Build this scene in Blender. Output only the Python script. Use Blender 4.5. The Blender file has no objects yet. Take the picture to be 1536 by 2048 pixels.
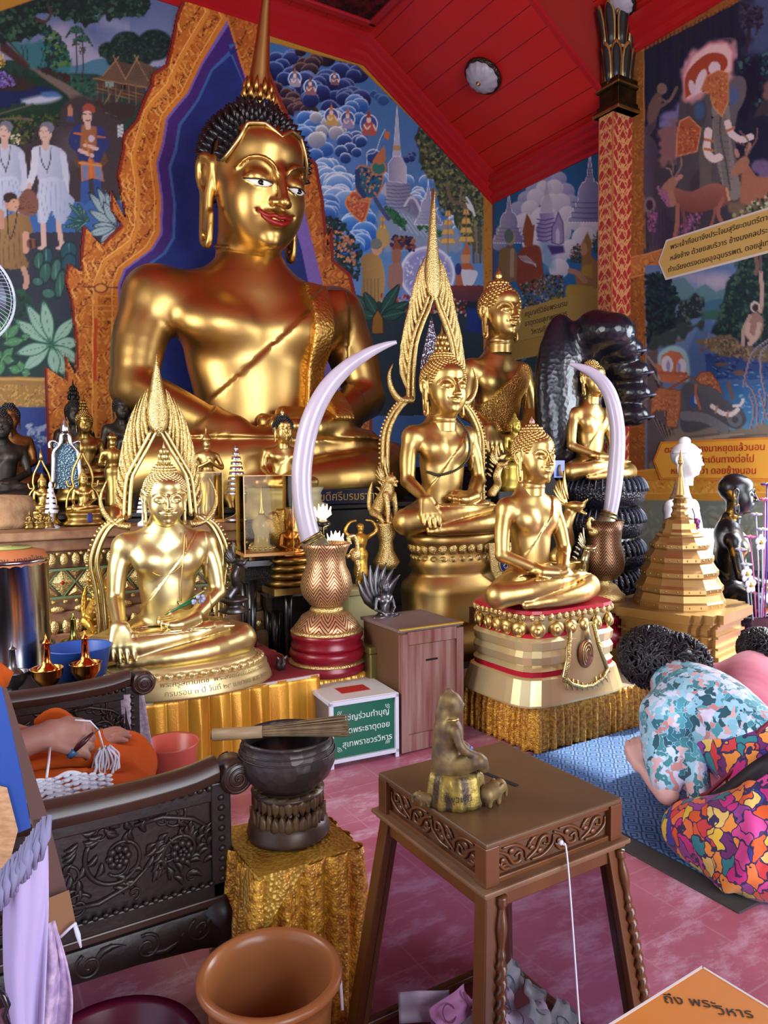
import bpy,bmesh,math,random
import numpy as np
from mathutils import Vector,Matrix,noise as mnoise
SC=bpy.context.scene
COL=SC.collection
PI=math.pi
rad=math.radians
# ------------------------------------------------------------------ camera
CAM=Vector((0.0,0.0,1.5))
YAW,PITCH,ROLL,FPX=31.2,3.3,-0.5,2048*26/36
cd=bpy.data.cameras.new('camera');camo=bpy.data.objects.new('camera',cd);COL.objects.link(camo)
cd.sensor_fit='VERTICAL';cd.sensor_height=36;cd.sensor_width=27;cd.lens=26
cd.clip_start=0.05;cd.clip_end=100
CR=Matrix.Rotation(-rad(YAW),3,'Z')@Matrix.Rotation(rad(90-PITCH),3,'X')@Matrix.Rotation(rad(ROLL),3,'Z')
camo.matrix_world=Matrix.Translation(CAM)@CR.to_4x4()
SC.camera=camo
# ------------------------------------------------------------------ view and light
SC.view_settings.view_transform='Standard'
SC.view_settings.look='None'
SC.view_settings.gamma=1
SC.view_settings.use_curve_mapping=False
SC.view_settings.exposure=0.2
cy=SC.cycles
cy.max_bounces=6;cy.diffuse_bounces=3;cy.glossy_bounces=4;cy.transmission_bounces=6;cy.transparent_max_bounces=10
cy.caustics_reflective=False;cy.caustics_refractive=False
cy.use_adaptive_sampling=True;cy.adaptive_threshold=0.03
cy.use_denoising=True
try:cy.denoiser='OPENIMAGEDENOISE'
except Exception:pass
cy.sample_clamp_indirect=6.0
wd=bpy.data.worlds.new('sky');SC.world=wd;wd.use_nodes=True
wd.node_tree.nodes['Background'].inputs[0].default_value=(0.62,0.74,1.0,1)
wd.node_tree.nodes['Background'].inputs[1].default_value=WORLD=1.6
def area(name,loc,target,sx,sy,power,col,spread=180):
 l=bpy.data.lights.new(name,'AREA');l.shape='RECTANGLE';l.size=sx;l.size_y=sy
 l.energy=power;l.color=col;l.spread=rad(spread)
 o=bpy.data.objects.new(name,l);COL.objects.link(o);o.location=loc
 d=Vector(target)-Vector(loc)
 o.rotation_euler=d.to_track_quat('-Z','Y').to_euler()
 return o
 # daylight that enters the hall: the big front doors behind the visitors, the door bay on the right, low windows on the left
area('daylight_front_door',(2.2,-3.6,2.1),(3.0,5.0,1.6),4.6,3.4,430,(0.86,0.93,1.0))
area('daylight_left_door',(-1.5,3.3,2.2),(2.4,4.6,1.5),1.8,2.2,120,(1.0,0.96,0.88))
area('daylight_right_door',(5.75,2.3,1.9),(3.2,2.9,0.4),1.4,2.2,140,(0.86,0.92,1.0))
sl=bpy.data.lights.new('sunlight','SUN');sl.energy=12.0;sl.angle=rad(1.2);sl.color=(1.0,0.95,0.86)
so=bpy.data.objects.new('sunlight',sl);COL.objects.link(so)
# ------------------------------------------------------------------ picture geometry helpers
def ray(px,py):
 return CR@Vector(((px-768)/FPX,(1024-py)/FPX,-1.0))
def at_d(px,py,d):return CAM+ray(px,py)*d
def at_z(px,py,z):
 r=ray(px,py);return CAM+r*((z-CAM.z)/r.z)
def at_y(px,py,y):
 r=ray(px,py);return CAM+r*(y/r.y)
def at_x(px,py,x):
 r=ray(px,py);return CAM+r*(x/r.x)
def proj_np(P):
 """world points (N,3) -> photo pixels (N,2)"""
 R=np.array(CR);q=(P-np.array(CAM))@R
 return np.stack([768+FPX*q[:,0]/-q[:,2],1024-FPX*q[:,1]/-q[:,2]],1)
def depth(p):return-(CR.transposed()@(Vector(p)-CAM))[2]
# ------------------------------------------------------------------ object helpers
def tag(o,label=None,cat=None,group=None,kind=None):
 if label:o['label']=label
 if cat:o['category']=cat
 if group:o['group']=group
 if kind:o['kind']=kind
 return o
def thing(name,label,cat,loc=(0,0,0),rz=0.0,group=None,scale=None):
 o=bpy.data.objects.new(name,None);COL.objects.link(o)
 o.location=loc;o.rotation_euler=(0,0,rz)
 if scale:o.scale=(scale,)*3
 o.empty_display_size=0.1
 return tag(o,label,cat,group)
def link(name,me,mat=None,parent=None,loc=None,rot=None,smooth=True,label=None):
 o=bpy.data.objects.new(name,me);COL.objects.link(o)
 if mat is not None and not me.materials:
  for m in(mat if isinstance(mat,(list,tuple))else[mat]):me.materials.append(m)
 if parent:o.parent=parent
 if loc is not None:o.location=loc
 if rot is not None:o.rotation_euler=rot
 if label:o['label']=label
 return o
def mesh_np(name,V,F,smooth=True,auto=None):
 me=bpy.data.meshes.new(name);V=np.asarray(V,np.float32);F=np.asarray(F,np.int32)
 me.vertices.add(len(V));me.vertices.foreach_set('co',V.ravel())
 n=F.shape[1];me.loops.add(F.size);me.loops.foreach_set('vertex_index',F.ravel())
 me.polygons.add(len(F));me.polygons.foreach_set('loop_start',np.arange(0,F.size,n,dtype=np.int32))
 me.polygons.foreach_set('loop_total',np.full(len(F),n,np.int32))
 me.update(calc_edges=True);me.polygons.foreach_set('use_smooth',np.full(len(F),smooth));me.update()
 return me
class MB:
 """collects shapes into one mesh"""
 def __init__(s):s.V=[];s.F=[];s.S=[];s.M=[];s.mi=0;s.T=None
 def put(s,V,F,smooth=True):
  b=len(s.V)
  for v in V:
   v=Vector(v)
   if s.T is not None:v=s.T@v
   s.V.append(tuple(v))
  for f in F:s.F.append([b+i for i in f]);s.S.append(smooth);s.M.append(s.mi)
  return s
 def box(s,c,d,rz=0.0,top=(1,1),smooth=False):
  cx,cy_,cz=c;x,y,z=d[0]/2,d[1]/2,d[2]/2;V=[]
  ca,sa=math.cos(rz),math.sin(rz)
  for k,(tx,ty)in((-1,(1,1)),(1,top)):
   for sx,sy in((-1,-1),(1,-1),(1,1),(-1,1)):
    px,py=sx*x*tx,sy*y*ty
    V.append((cx+px*ca-py*sa,cy_+px*sa+py*ca,cz+k*z))
  return s.put(V,[(3,2,1,0),(4,5,6,7),(0,1,5,4),(1,2,6,5),(2,3,7,6),(3,0,4,7)],smooth)
 def rings(s,R,close=True,capa=True,capb=True,smooth=True):
  n=len(R[0]);V=[p for r in R for p in r];F=[]
  for i in range(len(R)-1):
   for j in range(n if close else n-1):
    k=(j+1)%n
    F.append((i*n+j,i*n+k,(i+1)*n+k,(i+1)*n+j))
  if capa:F.append(tuple(range(n-1,-1,-1)))
  if capb:F.append(tuple((len(R)-1)*n+j for j in range(n)))
  return s.put(V,F,smooth)
 def lathe(s,prof,c=(0,0,0),n=32,sx=1.0,sy=1.0,smooth=True,power=2.0,rot=0.0):
  """prof: [(r, z)...] bottom to top; power > 2 squares the plan"""
  R=[]
  for r,z in prof:
   ring=[]
   for j in range(n):
    a=2*PI*(j+rot)/n;ca,sa=math.cos(a),math.sin(a)
    if power!=2.0:
     m=(abs(ca)**power+abs(sa)**power)**(-1/power)
    else:m=1
    ring.append((c[0]+r*m*ca*sx,c[1]+r*m*sa*sy,c[2]+z))
   R.append(ring)
  return s.rings(R,smooth=smooth)
 def tube(s,pts,r,n=8,cap=True,smooth=True,flat=1.0,up=None):
  pts=[Vector(p)for p in pts];m=len(pts)
  rs=list(r)if isinstance(r,(list,tuple))else[r]*m
  R=[];u0=None
  for i,p in enumerate(pts):
   t=(pts[min(i+1,m-1)]-pts[max(i-1,0)])
   if t.length<1e-9:t=Vector((0,0,1))
   t.normalize()
   if u0 is None:
    a=Vector(up)if up is not None else(Vector((0,0,1))if abs(t.z)<.9 else Vector((1,0,0)))
   else:a=u0
   u=(a-t*a.dot(t))
   if u.length<1e-6:u=t.orthogonal()
   u.normalize();v=t.cross(u);u0=u
   R.append([p+(u*math.cos(2*PI*j/n)*flat+v*math.sin(2*PI*j/n))*rs[i]for j in range(n)])
  return s.rings(R,capa=cap,capb=cap,smooth=smooth)
 def ball(s,c,r,n=12,m=8):
  r=r if isinstance(r,(list,tuple))else(r,r,r)
  V=[(c[0],c[1],c[2]-r[2])]
  for i in range(1,m):
   t=PI*i/m-PI/2
   for j in range(n):
    a=2*PI*j/n
    V.append((c[0]+r[0]*math.cos(t)*math.cos(a),c[1]+r[1]*math.cos(t)*math.sin(a),c[2]+r[2]*math.sin(t)))
  V.append((c[0],c[1],c[2]+r[2]));F=[]
  for j in range(n):
   k=(j+1)%n
   F.append((0,1+k,1+j))
   for i in range(m-2):F.append((1+i*n+j,1+i*n+k,1+(i+1)*n+k,1+(i+1)*n+j))
   F.append((len(V)-1,1+(m-2)*n+j,1+(m-2)*n+k))
  return s.put(V,F)
 def prism(s,poly,o,u,v,w,smooth=False):
  """polygon (2D) in the plane o + a*u + b*v, thickness vector w; fan from centroid keeps concave outlines mostly tidy"""
  o,u,v,w=Vector(o),Vector(u),Vector(v),Vector(w);n=len(poly)
  A=[o+u*a+v*b for a,b in poly]
  from mathutils.geometry import tessellate_polygon
  T=tessellate_polygon([[Vector((a,b,0))for a,b in poly]])
  V=A+[p+w for p in A]
  F=[tuple(t)for t in T]+[tuple(n+i for i in reversed(t))for t in T]
  F+=[(i,(i+1)%n,n+(i+1)%n,n+i)for i in range(n)]
  return s.put(V,F,smooth)
 def build(s,name,mat=None,parent=None,loc=None,rot=None,bevel=0,seg=2,label=None,fix=True):
  me=bpy.data.meshes.new(name);me.from_pydata(s.V,[],s.F)
  me.polygons.foreach_set('use_smooth',s.S)
  if any(s.M):me.polygons.foreach_set('material_index',s.M)
  if fix:
   bm=bmesh.new();bm.from_mesh(me);bmesh.ops.recalc_face_normals(bm,faces=bm.faces);bm.to_mesh(me);bm.free()
  me.update()
  o=link(name,me,mat,parent,loc,rot,label=label)
  if bevel:
   b=o.modifiers.new('bevel','BEVEL');b.width=bevel;b.segments=seg;b.limit_method='ANGLE';b.angle_limit=rad(40)
   b.harden_normals=False
  return o
def copy_tree(o,parent=None):
 c=o.copy();COL.objects.link(c)
 if parent:c.parent=parent
 for ch in list(o.children):copy_tree(ch,c)
 return c
def spline(pts,n=10):
 """Catmull-Rom through tuples of any length"""
 P=np.array(pts,float);out=[]
 Q=np.vstack([2*P[0]-P[1],P,2*P[-1]-P[-2]])
 for i in range(1,len(Q)-2):
  for k in range(n):
   t=k/n;a,b,c,d=Q[i-1],Q[i],Q[i+1],Q[i+2]
   out.append(.5*((2*b)+(-a+c)*t+(2*a-5*b+4*c-d)*t*t+(-a+3*b-3*c+d)*t**3))
 out.append(P[-1]);return[tuple(x)for x in out]
 # ------------------------------------------------------------------ materials
MATS={}
def lin(c):
 """sRGB 0-255 -> linear"""
 return tuple(((x/255)/12.92 if x/255<=.04045 else((x/255+.055)/1.055)**2.4)for x in c)
def mat(name,col,rough=.5,metal=0.0,spec=.5,noise=None,bump=None,trans=0.0,emit=None,coat=0.0,sheen=0.0,alpha=1.0,ior=1.45,sub=0.0):
 """col: sRGB 0-255; noise=(scale, other colour, contrast); bump=(scale, strength, kind)"""
 if name in MATS:return MATS[name]
 m=bpy.data.materials.new(name);m.use_nodes=True;nt=m.node_tree;b=nt.nodes['Principled BSDF']
 I=b.inputs;c=lin(col)+(1,)
 I['Base Color'].default_value=c;I['Roughness'].default_value=rough;I['Metallic'].default_value=metal
 I['Specular IOR Level'].default_value=spec;I['Transmission Weight'].default_value=trans;I['IOR'].default_value=ior
 I['Coat Weight'].default_value=coat;I['Sheen Weight'].default_value=sheen;I['Alpha'].default_value=alpha
 if sub:I['Subsurface Weight'].default_value=sub;I['Subsurface Scale'].default_value=.02
 tc=None
 def coords():
  nonlocal tc
  if tc is None:tc=nt.nodes.new('ShaderNodeTexCoord')
  return tc.outputs['Object']
 if noise:
  sc,c2,con=noise[:3]
  n=nt.nodes.new('ShaderNodeTexNoise');n.inputs['Scale'].default_value=sc;n.inputs['Detail'].default_value=6
  if len(noise)>3:
   mp=nt.nodes.new('ShaderNodeMapping');mp.inputs['Scale'].default_value=noise[3]
   nt.links.new(coords(),mp.inputs[0]);nt.links.new(mp.outputs[0],n.inputs['Vector'])
  else:nt.links.new(coords(),n.inputs['Vector'])
  r=nt.nodes.new('ShaderNodeValToRGB');r.color_ramp.elements[0].position=.5-con/2;r.color_ramp.elements[1].position=.5+con/2
  r.color_ramp.elements[0].color=c;r.color_ramp.elements[1].color=lin(c2)+(1,)
  nt.links.new(n.outputs['Fac'],r.inputs[0]);nt.links.new(r.outputs[0],I['Base Color'])
 if bump:
  sc,st,kind=bump[:3]
  if kind=='voronoi':
   n=nt.nodes.new('ShaderNodeTexVoronoi');n.inputs['Scale'].default_value=sc;out=n.outputs['Distance']
  elif kind=='wave':
   n=nt.nodes.new('ShaderNodeTexWave');n.inputs['Scale'].default_value=sc;n.inputs['Distortion'].default_value=6
   n.inputs['Detail'].default_value=2;n.inputs['Detail Scale'].default_value=1.5;out=n.outputs['Fac']
  else:
   n=nt.nodes.new('ShaderNodeTexNoise');n.inputs['Scale'].default_value=sc;n.inputs['Detail'].default_value=4;out=n.outputs['Fac']
  nt.links.new(coords(),n.inputs['Vector'])
  bp=nt.nodes.new('ShaderNodeBump');bp.inputs['Strength'].default_value=st;bp.inputs['Distance'].default_value=bump[3]if len(bump)>3 else .01
  nt.links.new(out,bp.inputs['Height']);nt.links.new(bp.outputs[0],I['Normal'])
 if emit:
  I['Emission Color'].default_value=lin(emit[0])+(1,);I['Emission Strength'].default_value=emit[1]
 MATS[name]=m
 return m
def vmat(name,rough=.6,metal=0.0,spec=.4,attr='Col',bump=None):
 """material that reads a painted colour attribute"""
 m=mat(name,(200,200,200),rough,metal,spec,bump=bump)
 if 'painted' not in m:
  nt=m.node_tree;a=nt.nodes.new('ShaderNodeVertexColor');a.layer_name=attr
  nt.links.new(a.outputs[0],nt.nodes['Principled BSDF'].inputs['Base Color']);m['painted']=1
 return m
GOLD=mat('bright_gold',(208,176,112),.39,1.0,noise=(3.0,(192,158,92),.6),bump=(60,.05,'noise',.004))
GOLD_PALE=mat('pale_gold',(224,206,148),.37,1.0,noise=(2.5,(212,190,128),.6))
GOLD_BIG=mat('aged_gold_leaf',(202,164,98),.36,1.0,noise=(1.2,(184,144,80),.5),bump=(7,.08,'noise',.02))
GOLD_DULL=mat('dull_gold',(198,168,102),.42,1.0,noise=(14,(160,122,58),.5))
GOLD_CARVED=mat('carved_gold',(214,188,126),.42,1.0,bump=(150,.5,'voronoi',.006))
GOLD_DARK=mat('dark_bronze',(92,74,46),.4,.9,noise=(10,(40,34,28),.5))
GOLD_OLD=mat('old_brass',(170,140,78),.36,1.0,noise=(12,(110,84,44),.6))
HAIR_BLACK=mat('black_lacquer_hair',(22,20,24),.28,0,.6)
BLACK=mat('black_lacquer',(14,14,18),.22,0,.7,noise=(6,(24,22,24),.5))
RED_LACQ=mat('red_lacquer',(150,22,34),.4,0,.5)
LIP=mat('red_lips',(140,26,20),.35)
WHITE_EYE=mat('eye_white',(232,226,214),.4)
def glass(name,tint=(240,242,246),gl=.10):
 """thin clear sheet: mostly see-through, a little mirror"""
 m=bpy.data.materials.new(name);m.use_nodes=True;nt=m.node_tree;nt.nodes.clear();o=nt.nodes.new('ShaderNodeOutputMaterial');t=nt.nodes.new('ShaderNodeBsdfTransparent');t.inputs[0].default_value=lin(tint)+(1,);g=nt.nodes.new('ShaderNodeBsdfGlossy');g.inputs['Roughness'].default_value=.03;f=nt.nodes.new('ShaderNodeFresnel');f.inputs[0].default_value=1.05
 a=nt.nodes.new('ShaderNodeMath');a.operation='ADD';a.inputs[1].default_value=gl*.02;nt.links.new(f.outputs[0],a.inputs[0]);x=nt.nodes.new('ShaderNodeMixShader');nt.links.new(a.outputs[0],x.inputs[0]);nt.links.new(t.outputs[0],x.inputs[1]);nt.links.new(g.outputs[0],x.inputs[2]);nt.links.new(x.outputs[0],o.inputs[0]);MATS[name]=m;return m
SILVER=mat('silver',(205,208,214),.25,1.0)
SILVER_OLD=mat('tarnished_silver',(120,116,118),.35,.9,noise=(12,(70,68,72),.6))
# ------------------------------------------------------------------ sculpting: smooth blended volumes -> one continuous surface
def surface_nets(d,lo,h):
 s=d<0
 nx,ny,nz=d.shape
 c=s[:-1,:-1,:-1].astype(np.int8)
 tot=np.zeros_like(c)
 for i in(0,1):
  for j in(0,1):
   for k in(0,1):tot+=s[i:nx-1+i,j:ny-1+j,k:nz-1+k]
 I=np.argwhere((tot>0)&(tot<8))
 n=len(I)
 if n==0:return np.zeros((0,3)),np.zeros((0,4),int)
 ids=np.full(c.shape,-1,np.int32);ids[I[:,0],I[:,1],I[:,2]]=np.arange(n)
 acc=np.zeros((n,3));cnt=np.zeros(n)
 cor=[(0,0,0),(1,0,0),(0,1,0),(1,1,0),(0,0,1),(1,0,1),(0,1,1),(1,1,1)]
 val=[d[I[:,0]+a,I[:,1]+b,I[:,2]+e]for a,b,e in cor]
 for a in range(8):
  for b in range(a+1,8):
   if sum(x!=y for x,y in zip(cor[a],cor[b]))!=1:continue
   va,vb=val[a],val[b];m=(va<0)!=(vb<0)
   t=np.where(m,va/np.where(m,va-vb,1),0)[:,None]
   p=np.array(cor[a])*(1-t)+np.array(cor[b])*t
   acc[m]+=p[m];cnt[m]+=1
 V=(I+acc/cnt[:,None])*h+np.array(lo)
 F=[]
 for ax in range(3):
  o=[0,0,0];o[ax]=1
  A=s[:nx-o[0],:ny-o[1],:nz-o[2]];B=s[o[0]:,o[1]:,o[2]:]
  E=np.argwhere(A!=B)
  u,v=[k for k in range(3)if k!=ax]
  E=E[(E[:,u]>0)&(E[:,v]>0)&(E[:,u]<d.shape[u]-1)&(E[:,v]<d.shape[v]-1)]
  flip=A[E[:,0],E[:,1],E[:,2]]
  if ax==1:flip=~flip
  q=[]
  for du,dv in((-1,-1),(0,-1),(0,0),(-1,0)):
   G=E.copy();G[:,u]+=du;G[:,v]+=dv
   q.append(ids[G[:,0],G[:,1],G[:,2]])
  Q=np.stack(q,1)
  Q[~flip]=Q[~flip][:,::-1]
  F.append(Q)
 F=np.vstack(F);F=F[(F>=0).all(1)]
 return V,F
class Vol:
 def __init__(s,lo,hi,h):
  s.lo=np.array(lo,float);s.h=h
  s.n=np.ceil((np.array(hi,float)-s.lo)/h).astype(int)+1
  s.d=np.full(tuple(s.n),1.0,np.float32)
  s.ax=[(s.lo[i]+np.arange(s.n[i])*h).astype(np.float32)for i in range(3)]
 def blk(s,lo,hi):
  a=[max(0,int((lo[i]-s.lo[i])/s.h))for i in range(3)]
  b=[min(s.n[i],int((hi[i]-s.lo[i])/s.h)+2)for i in range(3)]
  if any(b[i]<=a[i]for i in range(3)):return None
  sl=tuple(slice(a[i],b[i])for i in range(3))
  return sl,(s.ax[0][sl[0]][:,None,None],s.ax[1][sl[1]][None,:,None],s.ax[2][sl[2]][None,None,:])
 def op(s,sl,b,k,sub):
  a=s.d[sl]
  if sub:
   b=-b;q=np.maximum(k-np.abs(a-b),0)/max(k,1e-6);s.d[sl]=np.maximum(a,b)+q*q*k*.25
  else:
   q=np.maximum(k-np.abs(a-b),0)/max(k,1e-6);s.d[sl]=np.minimum(a,b)-q*q*k*.25
 def ell(s,c,r,k=.0,R=None,sub=False):
  r=(r,)*3 if not isinstance(r,(tuple,list))else r
  m=max(r)if R is not None else None;e=k+3*s.h
  lo=[c[i]-(m or r[i])-e for i in range(3)];hi=[c[i]+(m or r[i])+e for i in range(3)]
  g=s.blk(lo,hi)
  if g is None:return s
  sl,(X,Y,Z)=g;X=X-c[0];Y=Y-c[1];Z=Z-c[2]
  if R is not None:
   M=np.array(R).T;X,Y,Z=(M[0,0]*X+M[0,1]*Y+M[0,2]*Z,M[1,0]*X+M[1,1]*Y+M[1,2]*Z,M[2,0]*X+M[2,1]*Y+M[2,2]*Z)
  k0=np.sqrt((X/r[0])**2+(Y/r[1])**2+(Z/r[2])**2)
  k1=np.sqrt((X/r[0]**2)**2+(Y/r[1]**2)**2+(Z/r[2]**2)**2)
  b=np.where(k0<1e-4,-min(r),k0*(k0-1)/np.maximum(k1,1e-6))
  s.op(sl,b,k,sub);return s
 def cap(s,a,b,ra,rb=None,k=.0,sub=False,flat=None):
  """tapered capsule; flat=(axis vector, factor>1) squashes it along the axis"""
  rb=ra if rb is None else rb;a=np.array(a,float);b=np.array(b,float);R=max(ra,rb);e=k+3*s.h
  g=s.blk(np.minimum(a,b)-R-e,np.maximum(a,b)+R+e)
  if g is None:return s
  sl,(X,Y,Z)=g;ab=b-a;L=max((ab**2).sum(),1e-9)
  px,py,pz=X-a[0],Y-a[1],Z-a[2]
  t=np.clip((px*ab[0]+py*ab[1]+pz*ab[2])/L,0,1)
  qx,qy,qz=px-t*ab[0],py-t*ab[1],pz-t*ab[2]
  if flat is not None:
   n=np.array(flat[0],float);n/=np.linalg.norm(n);w=(qx*n[0]+qy*n[1]+qz*n[2])*(flat[1]-1)
   qx,qy,qz=qx+w*n[0],qy+w*n[1],qz+w*n[2]
  D=np.sqrt(qx**2+qy**2+qz**2)-(ra+(rb-ra)*t)
  s.op(sl,D,k,sub);return s
 def chain(s,P,k=.0,sub=False,flat=None,kk=None,n=4):
  """smooth tapered tube through P: [(x,y,z,r)...]"""
  if kk is not None:k=kk
  Q=np.array(spline(P,n)if len(P)>2 and n>1 else P,float);R=Q[:,3].max();e=k+3*s.h
  g=s.blk(Q[:,:3].min(0)-R-e,Q[:,:3].max(0)+R+e)
  if g is None:return s
  sl,(X,Y,Z)=g;D=None
  for a,b in zip(Q[:-1],Q[1:]):
   ab=b[:3]-a[:3];L=max((ab**2).sum(),1e-9);px,py,pz=X-a[0],Y-a[1],Z-a[2]
   t=np.clip((px*ab[0]+py*ab[1]+pz*ab[2])/L,0,1)
   E=np.sqrt((px-t*ab[0])**2+(py-t*ab[1])**2+(pz-t*ab[2])**2)-(a[3]+(b[3]-a[3])*t)
   D=E if D is None else np.minimum(D,E)
  s.op(sl,D,k,sub);return s
 def shell(s,region,t):
  """raise the surface by t where region(X,Y,Z) < 0"""
  X,Y,Z=s.ax[0][:,None,None],s.ax[1][None,:,None],s.ax[2][None,None,:]
  s.d=np.minimum(s.d,np.maximum(s.d-t,region(X,Y,Z))).astype(np.float32);return s
 def piece(s,region,t):
  X,Y,Z=s.ax[0][:,None,None],s.ax[1][None,:,None],s.ax[2][None,None,:]
  v=Vol.__new__(Vol);v.lo,v.h,v.n,v.ax=s.lo,s.h,s.n,s.ax
  v.d=np.maximum(np.maximum(s.d-t,region(X,Y,Z)),-(s.d+2*s.h)).astype(np.float32);return v
 def mesh(s,name,smooth=1):
  V,F=surface_nets(s.d,s.lo,s.h)
  for _ in range(smooth):
   acc=np.zeros_like(V);c=np.zeros(len(V))
   n=len(V)
   for i in range(4):
    for a,b in((F[:,i],F[:,(i+1)%4]),(F[:,(i+1)%4],F[:,i])):
     c+=np.bincount(a,minlength=n)
     for x in range(3):acc[:,x]+=np.bincount(a,weights=V[b,x],minlength=n)
   V=V*.5+.5*acc/np.maximum(c,1)[:,None]
  return mesh_np(name,V,F)
  # ------------------------------------------------------------------ seated figures
def hand(v,wrist,d,nrm,L,k,curl=0.15,side=1,spread=.16,thumb=True):
 """palm and five fingers: d = direction of the fingers, nrm = out of the back of the hand, L = hand length"""
 d=Vector(d).normalized();nrm=Vector(nrm);nrm=(nrm-d*nrm.dot(d)).normalized();s=d.cross(nrm)*side
 w=Vector(wrist);r=L*.085
 for i in range(4):
  t=(i-1.5)*2*r*.98
  a=w+s*t*.55;b=w+d*L*.5+s*t
  v.cap(a,b,r*1.45,r*1.25,k)
 ln=(.42,.50,.47,.36)
 for i in range(4):
  t=(i-1.5)*2*r*.98;sp=(i-1.5)*spread
  p=w+d*L*.48+s*t;dd=(d+s*sp*.5).normalized()
  for j in range(3):
   seg=L*ln[i]*(.42,.32,.26)[j];c=curl*(j+.4)
   q=p+(dd*math.cos(c)-nrm*math.sin(c))*seg
   v.cap(p,q,r*(1.02-.1*j),r*(.94-.12*j),r*.25);p=q
 if thumb:
  p=w+d*L*.12-s*1.6*r;q=p+(d*.6-s*.62-nrm*.25).normalized()*L*.24
  e=q+(d*.95-s*.18-nrm*.2).normalized()*L*.24
  v.cap(p,q,r*1.35,r*1.15,k*.6);v.cap(q,e,r*1.1,r*.8,r*.3)
def body_vol(S=.31,W=.5,ZS=.77,h=.008,pose='earth',arm=1.0,ybase=0.0,belly=0.0,hands=True,neck=1.0,hx=1.0):
 p,q,w=S/.31,ZS/.77,W/.5;g=(p+q)/2
 v=Vol((-max(W,S)-.06*g,-.44*g,-.02*g),(max(W,S)+.06*g,.27*g,.93*q),h)
 P=lambda x,y,z:(x*p,y*g,z*q)
 LG=lambda x,y,z,r:(x*w,y*g,z*q,r*g)
 # torso
 v.ell(P(0,.06,.12),(.215*p,.15*g,.13*q),.05*g)
 v.ell(P(0,.03,.30),((.142+belly)*p,(.105+belly)*g,.17*q),.10*g)
 v.ell(P(0,.035,.50),(.172*p,.118*g,.20*q),.09*g)
 for s in(-1,1):
  v.ell(P(.095*s,-.03,.575),(.105*p,.075*g,.085*q),.05*g)
  v.cap(P(0,.05,.715),P(.20*s,.045,.665),.080*g,.070*g,.10*g)
 v.cap(P(0,.05,.70),P(0,.045,.86),.078*neck*g,.064*neck*g,.06*g)
 for z in(.795,.825):v.ell(P(0,.044,z),(.074*neck*g,.074*neck*g,.010*g),.006*g)
 # legs: the lower (left) leg, then the upper (right) leg
 for s in(-1,1):
  v.chain([LG(.10*s,.06,.11,.125),LG(.26*s,-.03,.105,.115),LG(.405*s,-.12,.095,.092)],.04*g)
 v.chain([LG(.405,-.13,.085,.088),LG(.22,-.25,.075,.072),LG(-.02,-.29,.06,.055),LG(-.20,-.27,.05,.04)],.012*g,kk=.02*g)
 v.chain([LG(-.405,-.13,.10,.090),LG(-.24,-.225,.125,.076),LG(-.02,-.235,.155,.060),LG(.13,-.215,.165,.043)],.012*g,kk=.02*g)
 v.chain([LG(.13,-.215,.165,.040),LG(.20,-.215,.185,.040),LG(.31,-.19,.19,.026)],.02*g)
 for i in range(5):v.cap(LG(.30,-.215+.018*i,.192,0)[:3],LG(.345,-.215+.02*i,.19,0)[:3],.012*g,.010*g,.004*g)
 v.chain([LG(-.18,-.27,.045,.036),LG(-.29,-.262,.04,.026)],.02*g)
 # arms
 ra=arm*g
 def arm_(s,el,wr,r=1.0):
  sh=P(.243*s,.045,.655)
  v.ell(sh,(.066*ra,.07*ra,.075*ra),.05*g)
  mid=tuple((a*.5+b*.5)for a,b in zip(sh,el));mid=(mid[0]+.012*s*g,mid[1],mid[2])
  v.chain([sh+(.062*ra,),mid+(.058*ra,),tuple(el)+(.047*ra,)],.015*g,kk=.02*g)
  v.chain([tuple(el)+(.048*ra,),tuple(el[i]*.62+wr[i]*.38 for i in range(3))+(.046*ra,),tuple(wr)+(.031*ra,)],.012*g,kk=.02*g)
 HL=.205*g*(.85+.15*arm)
 if pose=='earth':
  el=P(-.30,.0,.36);kx=-.30*w*.5-.30*p*.5
  wr=(kx*.98*hx,-.235*g,(.245 if hx==1 else .215)*q);arm_(-1,el,wr)
  if hands:hand(v,wr,(.05,-.42,-1),(-.1,-1,.3),HL,.02*g,.10,side=1,spread=.05)
  el=P(.305,.0,.36);wr=(.125*p,-.185*g,.255*q);arm_(1,el,wr)
  if hands:hand(v,wr,(-1,-.25,-.12),(0,.15,-1),HL,.02*g,.12,side=1,spread=.05)
 elif pose=='medit':
  el=P(-.325,-.01,.345);wr=(-.13*p,-.215*g,.245*q);arm_(-1,el,wr)
  if hands:hand(v,wr,(1,-.22,-.05),(0,.1,-1),HL,.02*g,.12,side=-1,spread=.05)
  el=P(.325,-.01,.345);wr=(.13*p,-.18*g,.225*q);arm_(1,el,wr)
  if hands:hand(v,wr,(-1,-.22,-.10),(0,.1,-1),HL,.02*g,.12,side=1,spread=.05)
 elif pose=='pray':
  for s in(-1,1):
   el=P(.29*s,.0,.38);wr=(.035*s*p,-.20*g,.47*q);arm_(s,el,wr)
   v.cap(wr,(.012*s,wr[1]-.02*g,wr[2]+.15*q),.028*g,.012*g,.02*g)
 return v,p,q,w,g
def robe_region(p,q,g,side=1,off=0.0,back=True):
 """cloth over the left shoulder: everything on the left of a slanting plane that runs under the right breast"""
 def f(X,Y,Z):
  x,y,z=X/p,Y/g,Z/q
  a=np.maximum((-(.78*x*side-.62*(z-.50))+off)*p,(.20-z)*q)
  a=np.maximum(a,(z-.735)*q)
  arm=(np.abs(x+0*z)-.235)*p
  return np.maximum(a,arm)
 return f
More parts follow.
